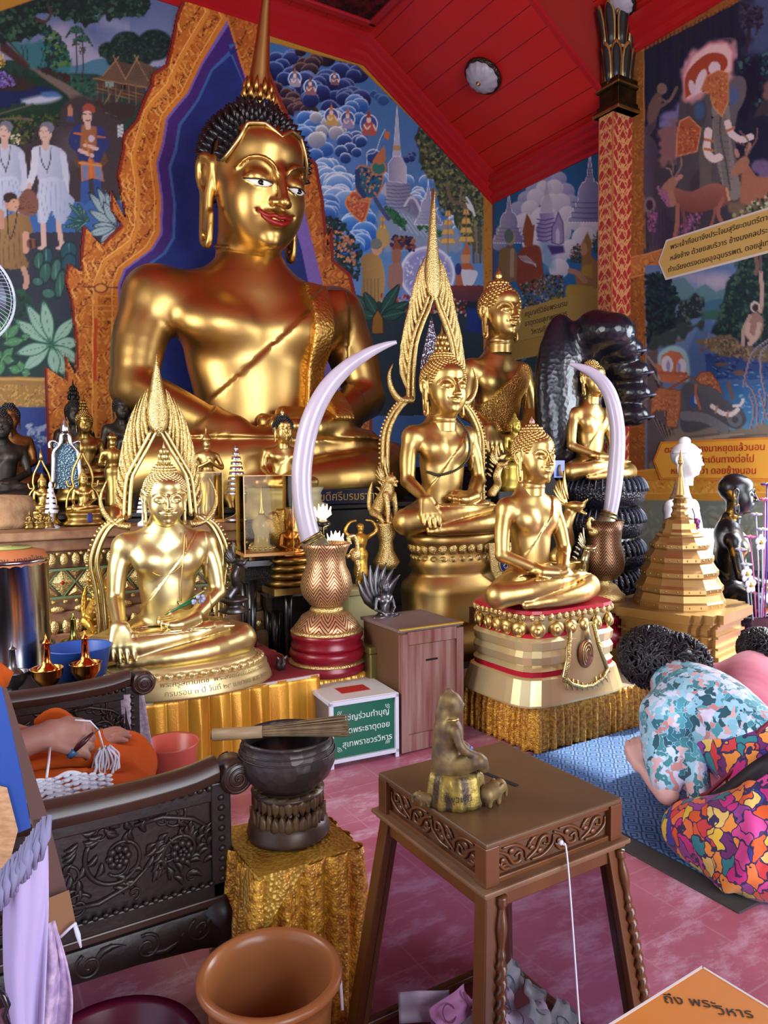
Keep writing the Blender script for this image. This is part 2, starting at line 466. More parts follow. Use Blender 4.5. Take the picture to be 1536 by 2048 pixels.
def strip_region(p,q,g,x0=.10,x1=.185,z0=.30,z1=.76,slope=.0):
 def f(X,Y,Z):
  x,y,z=X/p,Y/g,Z/q;xs=x-slope*(z-.5)
  return np.maximum.reduce([(x0-xs)*p+0*z+0*y,(xs-x1)*p+0*z+0*y,(z0-z)*q+0*x+0*y,(z-z1)*q+0*x+0*y])
 return f
def head_vol(H,h,smile=1.0,neck=True,nk=1.0):
 """H = height from chin to crown; origin between the eyes' level and the neck axis; faces -Y"""
 u=H/1.36
 v=Vol((-.68*u,-.80*u,-1.05*u),(.68*u,.68*u,.98*u),h)
 E=lambda c,r,k=.0,R=None,sub=False:v.ell([x*u for x in c],tuple(x*u for x in r),k*u,R,sub)
 C=lambda P,k,sub=False,flat=None:v.chain([tuple(x*u for x in p)for p in P],k*u,sub,flat)
 E((0,.09,.20),(.49,.54,.50))
 E((0,-.10,-.10),(.43,.43,.56),.12)
 E((0,-.24,-.48),(.23,.22,.17),.22)
 for s in(-1,1):E((.20*s,-.25,-.20),(.19,.21,.26),.14)
 E((0,-.06,.34),(.40,.44,.26),.1)
 # brows and sockets
 for s in(-1,1):
  E((.195*s,-.60,.06),(.14,.10,.06),.09,sub=True)
  C([(.045*s,-.535,.06,.018),(.10*s,-.55,.14,.024),(.20*s,-.51,.19,.024),(.31*s,-.425,.17,.020),(.385*s,-.32,.07,.010)],.03)
  E((.195*s,-.425,.015),(.128,.095,.085),.03)
  C([(.075*s,-.522,-.02,.012),(.15*s,-.535,-.045,.015),(.235*s,-.505,-.045,.015),(.335*s,-.415,-.005,.011)],.012)
  C([(.09*s,-.535,-.052,.007),(.19*s,-.533,-.078,.008),(.31*s,-.435,-.055,.006)],.006,sub=True)
  # nose
 C([(0,-.50,.13,.035),(0,-.555,.02,.042),(0,-.625,-.13,.052),(0,-.655,-.185,.062)],.05)
 for s in(-1,1):E((.068*s,-.585,-.195),(.048,.055,.045),.035)
 C([(0,-.55,-.24,.018),(0,-.55,-.285,.018)],.02,sub=True)
 # mouth
 E((0,-.44,-.35),(.16,.11,.11),.07)
 m=.03*smile
 for s in(-1,1):
  C([(.0,-.555,-.318,.026),(.05*s,-.553,-.306,.030),(.12*s,-.52,-.318+m*.4,.022),(.185*s,-.465,-.312+m,.010)],.012)
  C([(.0,-.548,-.375,.036),(.07*s,-.535,-.368,.030),(.155*s,-.485,-.335+m*.7,.012)],.012)
  C([(.0,-.60,-.345,.007),(.09*s,-.575,-.340+m*.2,.007),(.18*s,-.495,-.318+m,.005)],.006,sub=True)
  C([(.19*s,-.485,-.322+m,.012),(.2*s,-.47,-.31+m,.012)],.02,sub=True)
 E((0,-.44,-.535),(.105,.08,.09),.045)
 # ears with long lobes
 for s in(-1,1):
  C([(.475*s,.04,.13,.05),(.53*s,.10,.17,.05),(.555*s,.17,.10,.045),(.545*s,.17,-.05,.04),(.51*s,.10,-.18,.04)],.03)
  C([(.475*s,.03,.10,.04),(.49*s,.04,-.18,.05),(.49*s,.03,-.36,.05),(.49*s,.03,-.52,.045)],.05)
  C([(.515*s,.12,-.15,.04),(.51*s,.11,-.38,.038),(.50*s,.08,-.60,.045),(.49*s,.0,-.66,.045),(.485*s,-.04,-.58,.035),(.48*s,-.02,-.36,.035)],.02)
  E((.51*s,.09,.03),(.05,.055,.12),.02)
 if neck:C([(0,.06,-.45,.255*nk),(0,.08,-1.1,.27*nk)],.12)
 for z in(-.66,-.80):v.ell((0,.07*u,z*u),(.285*nk*u,.285*nk*u,.03*u),.03*u)
 return v,u
def in_hair(x,y,z,peak=0.0,low=.33):
 """true where the head (in head units) carries hair; (x, y, z) on the cranium"""
 line=low+.10*(1-(x/.42)**2)-peak*max(0,1-abs(x)/.13)if y<-.1 else(low-(y+.1)*1.25)
 if y<-.1:line-=max(0,abs(x)-.30)*1.6
 return z>max(line,-.42)
def hair_mesh(name,u,size=.07,style='curl',ush=(.27,.26),peak=0.0,low=.33,lowres=False):
 b=MB();c=Vector((0,.10,.20));r=Vector((.515,.565,.52));pts=[]
 # scalp under the curls
 n,m=40,22;idx={};V=[];F=[]
 for i in range(m+1):
  t=PI*i/m
  for j in range(n):
   a=2*PI*j/n
   V.append(Vector((c.x+r.x*math.sin(t)*math.cos(a),c.y+r.y*math.sin(t)*math.sin(a),c.z+r.z*math.cos(t))))
 for i in range(m):
  for j in range(n):
   q=(i*n+j,i*n+(j+1)%n,(i+1)*n+(j+1)%n,(i+1)*n+j)
   ctr=sum((V[k]for k in q),Vector())/4
   if in_hair(ctr.x,ctr.y,ctr.z,peak,low):F.append(q)
 b.put([v*u for v in V],F)
 b.lathe([(ush[0]*1.15,.45),(ush[0]*1.12,.62),(ush[0]*1.0,.62+ush[1]*.5),(ush[0]*.6,.62+ush[1]*.92),(.001,.62+ush[1])],(0,.13,0),24)
 k=len(b.V)-24*5
 for i in range(k,len(b.V)):b.V[i]=tuple(x*u for x in b.V[i])
 # curls
 N=int(4*PI*.28/(size*size*.80));ga=PI*(3-5**.5)
 for i in range(N):
  z=1-2*(i+.5)/N;rr=math.sqrt(1-z*z);a=ga*i
  d=Vector((rr*math.cos(a),rr*math.sin(a),z));p=Vector((c.x+d.x*r.x,c.y+d.y*r.y,c.z+d.z*r.z))
  if in_hair(p.x,p.y,p.z,peak,low)and not(p.z>.62 and math.hypot(p.x,p.y-.13)<ush[0]):pts.append((p,Vector((d.x/r.x,d.y/r.y,d.z/r.z)).normalized()))
 zz=.60
 for ring in range(int(ush[1]/(size*.75))+1):
  f=ring*size*.78/ush[1]
  if f>1:break
  R=ush[0]*1.1*math.sqrt(max(0,1-f**2.2));cnt=max(1,int(2*PI*R/(size*.95)))
  for j in range(cnt):
   a=2*PI*(j+.5*(ring%2))/cnt;d=Vector((math.cos(a)*math.cos(f*1.4),math.sin(a)*math.cos(f*1.4),math.sin(f*1.4)))
   pts.append((Vector((R*math.cos(a),.13+R*math.sin(a),.62+f*ush[1])),d))
 for p,d in pts:
  s=size*.58*u;p=p*u;x=d.orthogonal().normalized();y=d.cross(x)
  nn=6 if lowres else 8
  prof=((1.0,-.3),(.95,.35),(.5,.8))if style=='curl' else((1.0,-.2),(.85,.5),(.42,1.3))
  tip=1.0 if style=='curl' else 1.9
  R=[[p+(x*math.cos(2*PI*j/nn)+y*math.sin(2*PI*j/nn))*s*a+d*s*e for j in range(nn)]for a,e in prof]
  V=[q for ring in R for q in ring]+[p+d*s*tip];F=[]
  for i in range(2):
   for j in range(nn):F.append((i*nn+j,i*nn+(j+1)%nn,(i+1)*nn+(j+1)%nn,(i+1)*nn+j))
  for j in range(nn):F.append((2*nn+j,2*nn+(j+1)%nn,3*nn))
  b.put(V,F)
 return b
def finial(kind,u):
 """bud or flame on top of the head, z = 0 at its foot; head units * u"""
 b=MB()
 if kind=='bud':b.lathe([(.07*u,0),(.10*u,.02*u),(.06*u,.05*u),(.12*u,.12*u),(.125*u,.19*u),(.07*u,.30*u),(.02*u,.38*u),(.001,.42*u)],n=16)
 elif kind=='flame':
  b.lathe([(.17*u,0),(.18*u,.05*u),(.13*u,.12*u),(.15*u,.2*u),(.10*u,.36*u),(.05*u,.55*u),(.001,.85*u)],n=12,sy=.7)
  for a in range(8):
   t=2*PI*a/8
   for k,(r,z,L)in enumerate(((.17,.03,.22),(.14,.18,.24),(.08,.36,.22))):
    b.tube([(r*u*math.cos(t+k*.4),r*u*math.sin(t+k*.4)*.8,z*u),((r+.05)*u*math.cos(t+k*.4),(r+.05)*u*math.sin(t+k*.4)*.8,(z+L*.5)*u),((r-.02)*u*math.cos(t+k*.4),(r-.02)*u*math.sin(t+k*.4)*.8,(z+L)*u)],[.045*u,.035*u,.002],n=6)
 elif kind=='spire':
  b.lathe([(.23*u,0),(.26*u,.03*u),(.23*u,.07*u),(.25*u,.10*u),(.21*u,.17*u),(.19*u,.22*u),(.17*u,.40*u),(.12*u,.8*u),(.07*u,1.3*u),(.03*u,2.0*u),(.001,2.6*u)],n=20)
  for k in range(2):
   for a in range(10):
    t=2*PI*(a+.5*(k%2))/10;r=.225-.022*k;z=.08+.10*k
    b.tube([(r*u*math.cos(t),r*u*math.sin(t),z*u),((r+.04)*u*math.cos(t),(r+.04)*u*math.sin(t),(z+.08)*u),((r+.0)*u*math.cos(t),(r+.0)*u*math.sin(t),(z+.19)*u)],[.05*u,.045*u,.003],n=6)
 return b
def seated_buddha(name,label,cat,loc,rz,S,W,ZS,ZC,HH,m,mh=None,mf=None,pose='earth',h=None,arm=1.0,curl=.085,style='curl',fin='flame',robe=True,strip=None,group=None,tilt=0.0,peak=0.0,low=.33,face=None,hs=1.0,belly=0.0,ush=(.27,.26),lowres=False,turn=0.0,fins=1.0,finh=1.0,hdz=0.0,neck=1.18,mbody=None,hx=1.0):
 """S shoulder half width, W knee half width, ZS shoulder height, ZC chin height, HH chin-to-crown; metres; z=0 at the seat"""
 h=h or S/42
 t=thing(name,label,cat,loc,rz,group)
 v,p,q,w,g=body_vol(S,W,ZS,h,pose,arm,belly=belly,neck=neck,hx=hx)
 if robe:v.shell(robe_region(p,q,g),.010*g)
 if strip=='relief':v.shell(strip_region(p,q,g),.018*g)
 link('body',v.mesh('body'),mbody or m,t)
 if strip and strip!='relief':
  link('sash',v.piece(strip_region(p,q,g,*strip[1:]),.02*g).mesh('sash'),strip[0],t)
 hv,u=head_vol(HH,h*(.62 if not lowres else .8),1.0,nk=max(1,neck))
 ho=link('head',hv.mesh('head'),m,t,loc=(0,.02*g-.10*HH,ZC+.60*u+hdz),rot=(tilt,0,turn))
 hair_mesh('hair',u,curl,style,ush,peak,low,lowres).build('hair',mh or m,ho,fix=False)
 if fin:
  f=finial(fin,u*fins);f.build('flame_finial' if fin=='flame' else('spire' if fin=='spire' else 'bud_finial'),mf or mh or m,ho,loc=(0,.13*u,(.62+ush[1]-.03)*u)).scale=(1,1,finh)
 if face:face(ho,u)
 return t,v,(p,q,w,g),u,ho
 # ------------------------------------------------------------------ wall painting (flat paint on the walls, stored as a colour attribute)
RNG=np.random.default_rng(7)
def vnoise(x,y,seed=0):
 """value noise on arrays, 0..1"""
 xi=np.floor(x).astype(np.int64);yi=np.floor(y).astype(np.int64);fx=x-xi;fy=y-yi
 fx=fx*fx*(3-2*fx);fy=fy*fy*(3-2*fy)
 def hsh(a,b):
  n=(a*374761393+b*668265263+seed*974634777)&0x7fffffff
  n=((n^(n>>13))*1274126177)&0x7fffffff
  return((n^(n>>16))&0xffff)/65535.0
 return(hsh(xi,yi)*(1-fx)+hsh(xi+1,yi)*fx)*(1-fy)+(hsh(xi,yi+1)*(1-fx)+hsh(xi+1,yi+1)*fx)*fy
def fbm(x,y,seed=0,o=4):
 s=0;a=.5;t=0
 for k in range(o):s=s+a*vnoise(x,y,seed+k);t+=a;a*=.5;x=x*2.03;y=y*2.03
 return s/t
class Paint:
 def __init__(s,X):
  s.X=X;s.C=np.zeros((len(X),3),np.float32)+128;s.f=(0,0,1.0);s.clip=None
  s.order=np.argsort(X[:,0],kind='stable');s.xs=X[s.order,0]
 def fr(s,ox,oy,k):s.f=(ox,oy,k);return s
 def T(s,p):return(s.f[0]+p[0]*s.f[2],s.f[1]+p[1]*s.f[2])
 def sel(s,x0,y0,x1,y1):
  a,b=np.searchsorted(s.xs,(x0,x1));i=s.order[a:b];y=s.X[i,1];i=i[(y>=y0)&(y<=y1)]
  if s.clip is not None:i=i[s.clip[i]]
  return i
 def mix(s,i,w,col):
  w=np.clip(w,0,1)[:,None]if np.ndim(w)else w
  s.C[i]=s.C[i]*(1-w)+np.array(col,np.float32)*w
 def sdpoly(s,i,P):
  x,y=s.X[i,0],s.X[i,1];ins=np.zeros(len(i),bool);D=np.full(len(i),1e9);n=len(P)
  for k in range(n):
   (x0,y0),(x1,y1)=P[k],P[(k+1)%n]
   c=((y0>y)!=(y1>y))&(x<(x1-x0)*(y-y0)/((y1-y0)or 1e-9)+x0);ins^=c
   dx,dy=x1-x0,y1-y0;L=dx*dx+dy*dy+1e-9
   t=np.clip(((x-x0)*dx+(y-y0)*dy)/L,0,1);D=np.minimum(D,(x-x0-t*dx)**2+(y-y0-t*dy)**2)
  return np.where(ins,-1,1)*np.sqrt(D)
 def poly(s,P,col,soft=1.2,rough=0,smooth=False,edge=None,grad=None,alpha=1.0):
  """edge=(colour, width): outline inside; grad=(colour2, ax, ay): toward a direction"""
  P=[s.T(p)for p in P]
  if smooth:P=spline(P+[P[0]],5)[:-1]
  A=np.array(P);i=s.sel(A[:,0].min()-4,A[:,1].min()-4,A[:,0].max()+4,A[:,1].max()+4)
  if len(i)==0:return s
  d=s.sdpoly(i,P)
  if rough:d=d+(vnoise(s.X[i,0]/rough,s.X[i,1]/rough,3)-.5)*rough*1.5
  c=np.array(col,np.float32)[None].repeat(len(i),0)
  if grad is not None:
   t=((s.X[i,0]-A[:,0].mean())*grad[1]+(s.X[i,1]-A[:,1].mean())*grad[2]);L=abs(grad[1])*np.ptp(A[:,0])+abs(grad[2])*np.ptp(A[:,1])+1e-6
   t=np.clip(t/L+.5,0,1)[:,None];c=c*(1-t)+np.array(grad[0])*t
  if edge is not None:
   e=np.clip((d+edge[1])/soft+.5,0,1)[:,None];c=c*(1-e)+np.array(edge[0])*e
  w=np.clip(.5-d/soft,0,1)[:,None]*alpha
  s.C[i]=s.C[i]*(1-w)+c*w
  return s
 def ell(s,c,rx,ry,col,rot=0,soft=1.2,edge=None,alpha=1.0,hi=None):
  cx,cy=s.T(c);k=s.f[2];rx,ry=rx*k,ry*k;R=max(rx,ry)+3
  i=s.sel(cx-R,cy-R,cx+R,cy+R)
  if len(i)==0:return s
  x,y=s.X[i,0]-cx,s.X[i,1]-cy;ca,sa=math.cos(rot),math.sin(rot);u,v=(x*ca+y*sa)/rx,(-x*sa+y*ca)/ry
  r=np.sqrt(u*u+v*v);d=(r-1)*min(rx,ry);cc=np.array(col,np.float32)[None].repeat(len(i),0)
  if hi is not None:
   t=np.clip(.5-(u*hi[1]+v*hi[2])*.6,0,1)[:,None];cc=cc*(1-t)+np.array(hi[0])*t
  if edge is not None:
   e=np.clip((d+edge[1])/soft+.5,0,1)[:,None];cc=cc*(1-e)+np.array(edge[0])*e
  w=np.clip(.5-d/soft,0,1)[:,None]*alpha
  s.C[i]=s.C[i]*(1-w)+cc*w
  return s
 def line(s,P,w,col,soft=1.0,smooth=True,alpha=1.0,taper=False):
  P=[s.T(p)for p in P];w=w*s.f[2]
  if smooth and len(P)>2:P=spline(P,5)
  A=np.array(P);i=s.sel(A[:,0].min()-w-3,A[:,1].min()-w-3,A[:,0].max()+w+3,A[:,1].max()+w+3)
  if len(i)==0:return s
  x,y=s.X[i,0],s.X[i,1];D=np.full(len(i),1e9);n=len(P)-1
  for k in range(n):
   (x0,y0),(x1,y1)=P[k],P[k+1];dx,dy=x1-x0,y1-y0;L=dx*dx+dy*dy+1e-9
   t=np.clip(((x-x0)*dx+(y-y0)*dy)/L,0,1);ww=w/2*((1-(k+.5)/n)if taper else 1)
   D=np.minimum(D,np.sqrt((x-x0-t*dx)**2+(y-y0-t*dy)**2)-ww)
  a=np.clip(.5-D/soft,0,1)[:,None]*alpha
  s.C[i]=s.C[i]*(1-a)+np.array(col)*a
  return s
 def rect(s,x0,y0,x1,y1,c0,c1=None,alpha=1.0):
  (x0,y0),(x1,y1)=s.T((x0,y0)),s.T((x1,y1));i=s.sel(x0,y0,x1,y1);t=((s.X[i,1]-y0)/(y1-y0))[:,None]
  c=np.array(c0)*(1-t)+np.array(c1 if c1 is not None else c0)*t;s.C[i]=s.C[i]*(1-alpha)+c*alpha;return s
 def scatter(s,P,n,size,cols,asp=.5,seed=1,rot=None,edge=None):
  """leaves or petals inside polygon P"""
  g=np.random.default_rng(seed);Q=[s.T(p)for p in P];A=np.array(Q);f=s.f
  pts=np.stack([g.uniform(A[:,0].min(),A[:,0].max(),n*3),g.uniform(A[:,1].min(),A[:,1].max(),n*3)],1)
  ins=np.zeros(len(pts),bool)
  for k in range(len(Q)):
   (x0,y0),(x1,y1)=Q[k],Q[(k+1)%len(Q)]
   ins^=((y0>pts[:,1])!=(y1>pts[:,1]))&(pts[:,0]<(x1-x0)*(pts[:,1]-y0)/((y1-y0)or 1e-9)+x0)
  pts=pts[ins][:n];s.f=(0,0,1)
  for p in pts:
   r=size*f[2]*g.uniform(.6,1.3);s.ell(p,r,r*asp,cols[g.integers(len(cols))],g.uniform(0,PI)if rot is None else rot+g.normal()*.4,1.0,edge)
  s.f=f;return s
 def cloud(s,C,rim=(215,228,245),body=(70,130,205),deep=(30,70,150),seed=0,w=1.6):
  """scalloped temple-style clouds: C = [(x, y, r)...] drawn back to front"""
  for x,y,r in C:
   s.ell((x,y),r,r*.92,body,0,1.2,hi=(deep,-.3,-1.0));k=s.f[2]
   cx,cy=s.T((x,y));rr=r*k;i=s.sel(cx-rr-2,cy-rr-2,cx+rr+2,cy+rr+2)
   if len(i)==0:continue
   u,v=(s.X[i,0]-cx)/rr,(s.X[i,1]-cy)/(rr*.92);q=np.sqrt(u*u+v*v)
   a=np.exp(-((1-q)*rr/w)**2)*(q<1.05)*np.clip(.35-v*.9,0,1)+np.clip(-v-.1,0,1)*.45*(q<1)*q
   s.mix(i,a,rim)
  return s
 def ornament(s,P,base,dark,light=None,sc=9.0,seed=0,soft=1.0,thr=.0):
  """scrolling arabesque inside polygon P"""
  P=[s.T(p)for p in P];A=np.array(P);i=s.sel(A[:,0].min(),A[:,1].min(),A[:,0].max(),A[:,1].max())
  if len(i)==0:return s
  d=s.sdpoly(i,P);m=d<.3;i=i[m];d=d[m]
  x,y=s.X[i,0]/sc,s.X[i,1]/sc
  wx=x+1.3*fbm(x*.5,y*.5,seed)*2;wy=y+1.3*fbm(x*.5,y*.5,seed+9)*2
  q=np.sin(wx*2.3+np.sin(wy*1.7)*1.6)*np.sin(wy*2.1+np.sin(wx*1.9)*1.7)
  c=np.array(base,np.float32)[None].repeat(len(i),0)
  if light is not None:
   t=np.clip((q-.25)*3,0,1)[:,None];c=c*(1-t)+np.array(light)*t
  t=np.clip((thr-.12-np.abs(q)*1.0+.30*np.sin(wx*1.1+wy))*5,0,1)[:,None];c=c*(1-t)+np.array(dark)*t
  w=np.clip(.5-d/soft,0,1)[:,None];s.C[i]=s.C[i]*(1-w)+c*w
  return s
 def grain(s,amt=6,sc=3.0):
  n=(fbm(s.X[:,0]/sc,s.X[:,1]/sc,5,3)-.5)[:,None]*2*amt;s.C=np.clip(s.C+n,0,255);return s
 def big_leaf(s,base,tip,w,col,dark,vein):
  (x0,y0),(x1,y1)=base,tip;dx,dy=x1-x0,y1-y0;L=math.hypot(dx,dy);nx,ny=-dy/L,dx/L
  P=[]
  for t,k in((0,.05),(.25,.7),(.5,1),(.75,.75),(1,0)):P.append((x0+dx*t+nx*w*k,y0+dy*t+ny*w*k))
  for t,k in((.75,.75),(.5,1),(.25,.7)):P.append((x0+dx*t-nx*w*k,y0+dy*t-ny*w*k))
  s.poly(P,dark,1.2,smooth=True)
  Q=[((x-x0-dx*.5)*.86+x0+dx*.5,(y-y0-dy*.5)*.86+y0+dy*.5)for x,y in P]
  s.poly(Q,col,4*s.f[2]*3,smooth=True);s.line([base,tip],4,vein,.8);return s
 def figure(s,x,y,h,robe,skin,hair,crown=None,halo=None,face=1):
  """small standing or seated painted figure: (x, y) feet, h height"""
  w=h*.16
  if halo:s.ell((x,y-h*.86),h*.16,h*.16,halo,edge=((240,240,240),2))
  s.poly([(x-w,y),(x-w*1.1,y-h*.45),(x-w*.9,y-h*.70),(x-w*.3,y-h*.76),(x+w*.3,y-h*.76),(x+w*.9,y-h*.70),(x+w*1.1,y-h*.45),(x+w,y)],robe,smooth=True,grad=(tuple(c*.6 for c in robe),1,0))
  s.ell((x,y-h*.86),h*.085,h*.11,skin);s.ell((x,y-h*.91),h*.085,h*.07,hair)
  for k in range(3):s.line([(x-w*.6+k*w*.6,y-h*.65),(x-w*.5+k*w*.5,y-4)],h*.02,tuple(c*.55 for c in robe))
  s.line([(x-w*.9,y-h*.66),(x-w*.7,y-h*.42),(x+w*.3*face,y-h*.5)],h*.055,skin)
  if crown:s.poly([(x-h*.08,y-h*.92),(x,y-h*1.15),(x+h*.08,y-h*.92)],crown)
  return s
 def chedi(s,x,y,h,col=(225,222,228),sh=(120,120,150),outline=(235,235,245)):
  """painted bell-shaped pagoda, (x, y) bottom middle"""
  R=[(.30,0),(.30,.07),(.26,.08),(.27,.14),(.22,.15),(.23,.21),(.19,.22),(.20,.28),(.16,.30),(.17,.36),(.155,.45),(.11,.54),(.06,.57),(.06,.60),(.045,.62),(.035,.72),(.018,.85),(.004,1.0)]
  P=[(x-r*h,y-z*h)for r,z in R]+[(x+r*h,y-z*h)for r,z in reversed(R)]
  s.poly(P,col,1.2,edge=(outline,1.0),grad=(sh,1,.2))
  for z in(.07,.14,.21,.28):s.line([(x-.24*h,y-z*h),(x,y-z*h+h*.012),(x+.24*h,y-z*h)],h*.012,sh,alpha=.8)
  for z in(.62,.66,.70,.74):s.line([(x-.04*h,y-z*h),(x+.04*h,y-z*h)],h*.008,sh,alpha=.8)
  return s
def wall_grid(o,u,v,U,V,du):
 """vertices o + a*u + b*v on a regular grid; returns coords, faces, nu, nv"""
 nu,nv=int(U/du)+1,int(V/du)+1
 a,b=np.meshgrid(np.linspace(0,U,nu),np.linspace(0,V,nv),indexing='ij')
 P=np.array(o)[None]+a.reshape(-1,1)*np.array(u)[None]+b.reshape(-1,1)*np.array(v)[None]
 i,j=np.meshgrid(np.arange(nu-1),np.arange(nv-1),indexing='ij');k=(i*nv+j).ravel()
 return P,np.stack([k,k+nv,k+nv+1,k+1],1)
def srgb_lin(C):
 c=np.clip(C/255.0,0,1);return np.where(c<=.04045,c/12.92,((c+.055)/1.055)**2.4)
def painted(name,V,F,C,m,off=None,thick=None,parent=None):
 """mesh from the faces F only, coloured per vertex; slid by off; thick adds a rim of that depth"""
 used=np.unique(F);remap=np.full(len(V),-1);remap[used]=np.arange(len(used));F2=remap[F];V2=V[used].copy();C2=C[used]
 if off is not None:V2=V2+np.array(off)
 if thick is not None:
  E={}
  for f in F2:
   for a,b in zip(f,np.roll(f,-1)):
    if(b,a)in E:del E[(b,a)]
    else:E[(a,b)]=1
  n=len(V2);ed=np.array(list(E.keys()));bd=np.unique(ed);mp={k:n+q for q,k in enumerate(bd)}
  V2=np.vstack([V2,V2[bd]-np.array(thick)]);C2=np.vstack([C2,C2[bd]])
  F2=np.vstack([F2,np.array([[b,a,mp[a],mp[b]]for a,b in ed])])
 me=mesh_np(name,V2,F2,smooth=False)
 ca=me.color_attributes.new('Col','FLOAT_COLOR','POINT');buf=np.ones((len(V2),4),np.float32);buf[:,:3]=srgb_lin(C2);ca.data.foreach_set('color',buf.ravel())
 return link(name,me,m,parent)
THAI=None
def text_mesh(name,s,size,m,depth_=.001,parent=None,mw=None,align='CENTER',spacing=1.0,line=1.0,label=None):
 cu=bpy.data.curves.new(name,'FONT');cu.body=s;cu.size=size;cu.extrude=depth_;cu.align_x=align;cu.align_y='CENTER'
 cu.space_line=line;cu.space_character=spacing;cu.resolution_u=3
 o=bpy.data.objects.new(name+'_tmp',cu);COL.objects.link(o);bpy.context.view_layer.update()
 me=bpy.data.meshes.new_from_object(o.evaluated_get(bpy.context.evaluated_depsgraph_get()));bpy.data.objects.remove(o)
 t=link(name,me,None,parent,label=label);me.materials.clear();me.materials.append(m)
 if mw is not None:t.matrix_world=mw
 return t
def frame_mw(o,u,v):
 """matrix whose x axis is u, y axis is v, origin o"""
 u=Vector(u).normalized();v=Vector(v);v=(v-u*v.dot(u)).normalized();w=u.cross(v)
 M=Matrix((u,v,w)).transposed().to_4x4();M.translation=Vector(o);return M
 # ------------------------------------------------------------------ the painted back wall
YB,XW=7.2,5.95
PM=vmat('mural_paint',.55,0,.3)
def paint_back():
 V,F=wall_grid((0.15,YB-.012,.9),(1,0,0),(0,0,1),XW-.15,5.4,.0105)
 V=V.astype(np.float64);X=proj_np(V);p=Paint(X)
 p.C[:]=(60,100,160)
 # ---------------- left picture
 p.fr(0,0,.2148)
 p.rect(-200,-400,1700,400,(62,84,128),(110,122,158));p.rect(-200,400,1700,620,(110,122,158),(150,150,175))
 for c in((560,300,90),(700,420,120),(860,560,90),(1050,260,110),(600,480,110)):p.ell(c[:2],c[2]*1.3,c[2]*.8,(168,165,188),0,22,alpha=.7)
 for c in((980,300,130),(1200,120,120)):p.ell(c[:2],c[2]*1.3,c[2]*.6,(74,92,140),0,22,alpha=.6)
 p.poly([(600,620),(760,600),(900,550),(1050,570),(1100,760),(600,800)],(70,118,142),3,smooth=True)
 p.poly([(600,680),(900,690),(1100,760),(1536,900),(1536,1862),(-100,1862),(-100,560),(300,560)],(34,62,58),3)
 p.poly([(620,690),(900,740),(900,950),(700,900)],(44,84,66),6)
 p.scatter([(600,690),(920,760),(900,940),(700,880),(620,760)],60,22,[(34,66,56),(52,92,74),(28,52,50)],seed=3)
 p.poly([(100,400),(400,380),(650,560),(640,680),(300,640),(120,520)],(52,110,118),8,rough=8)
 for x in(200,240,380,420):p.line([(x,430),(x+20,520),(x-10,640)],9,(30,62,62))
 p.scatter([(330,230),(480,250),(620,440),(660,600),(430,660),(420,420)],150,26,[(28,66,62),(44,92,74),(80,118,60),(24,50,52)],.6,seed=4)
 p.poly([(0,640),(300,690),(600,800),(760,940),(600,1100),(500,1200),(-50,1200),(-50,640)],(24,52,42),4,rough=10)
 p.poly([(-50,760),(150,700),(380,820),(420,870),(300,930),(-50,860)],(50,40,40),6,rough=9)
 p.poly([(-50,840),(200,850),(420,800),(570,890),(540,930),(300,965),(-50,1020)],(22,38,82),3,smooth=True)
 p.poly([(200,930),(420,880),(560,895),(550,925),(440,960),(230,975)],(176,186,208),8,smooth=True);p.poly([(380,860),(500,850),(560,890),(420,905)],(70,110,160),6,smooth=True)
 p.poly([(270,620),(330,640),(600,770),(760,880),(880,960),(700,990),(620,880),(420,740)],(112,98,92),4,smooth=True)
 p.scatter([(320,610),(650,700),(640,770),(420,680)],40,20,[(60,30,34),(48,40,38)],seed=6)
 p.poly([(640,900),(1100,900),(1250,1862),(0,1862),(200,1200),(560,1120)],(62,54,58),10,rough=14)
 p.poly([(560,1230),(760,1200),(800,1500),(500,1600)],(88,86,92),30,alpha=.6)
 p.scatter([(0,1080),(540,1060),(560,1150),(260,1340),(0,1340)],220,18,[(30,56,34),(70,84,40),(20,40,32),(92,96,48)],.5,seed=8)
 p.poly([(0,1010),(140,985),(340,960),(480,1000),(200,1060),(0,1075)],(28,60,44),4,rough=8);p.line([(0,1110),(200,1105),(300,1120)],20,(100,92,78));p.line([(0,1060),(170,1010),(300,975)],14,(94,88,76))
 p.scatter([(80,1240),(180,1240),(180,1340),(90,1340)],30,9,[(210,205,180),(190,190,140)],.8,seed=9)
 p.scatter([(-20,660),(100,680),(150,800),(-20,820)],90,11,[(112,88,168),(140,118,196),(90,70,140)],.7,seed=10)
 p.scatter([(-20,430),(40,470),(50,620),(-20,640)],40,10,[(190,150,60),(220,190,90)],.7,seed=11)
 p.poly([(0,380),(60,400),(280,620),(240,640),(0,470)],(66,46,44),3);p.line([(0,330),(110,420),(260,600)],16,(78,58,50))
 # palms
 for x,y,t in((710,320,680),(768,400,720)):
  p.line([(x,y),(x+5,(y+t)/2),(x+2,t)],11,(56,44,46))
  for a in range(9):
   q=-PI*(a+.2)/8.4;p.line([(x,y-10),(x+55*math.cos(q),y-20+55*math.sin(q)),(x+92*math.cos(q),y+30+50*math.sin(q))],16,((34,66,60),(60,98,84))[a%2])
  p.scatter([(x-30,y+40),(x+30,y+40),(x+26,y+100),(x-26,y+100)],20,12,[(90,84,66),(60,74,62)],seed=x)
  # round trees behind the house
 for cx,cy,r in((1010,470,90),(1180,420,150),(1440,420,170),(1300,520,130),(1100,540,110)):
  p.ell((cx,cy),r,r*.85,(22,40,40),0,5);g=[(cx+r*math.cos(a)*.95,cy+r*.8*math.sin(a))for a in np.linspace(0,2*PI,14)[:-1]];p.scatter(g,90,17,[(26,50,44),(40,66,54),(18,32,36)],.6,seed=int(cx))
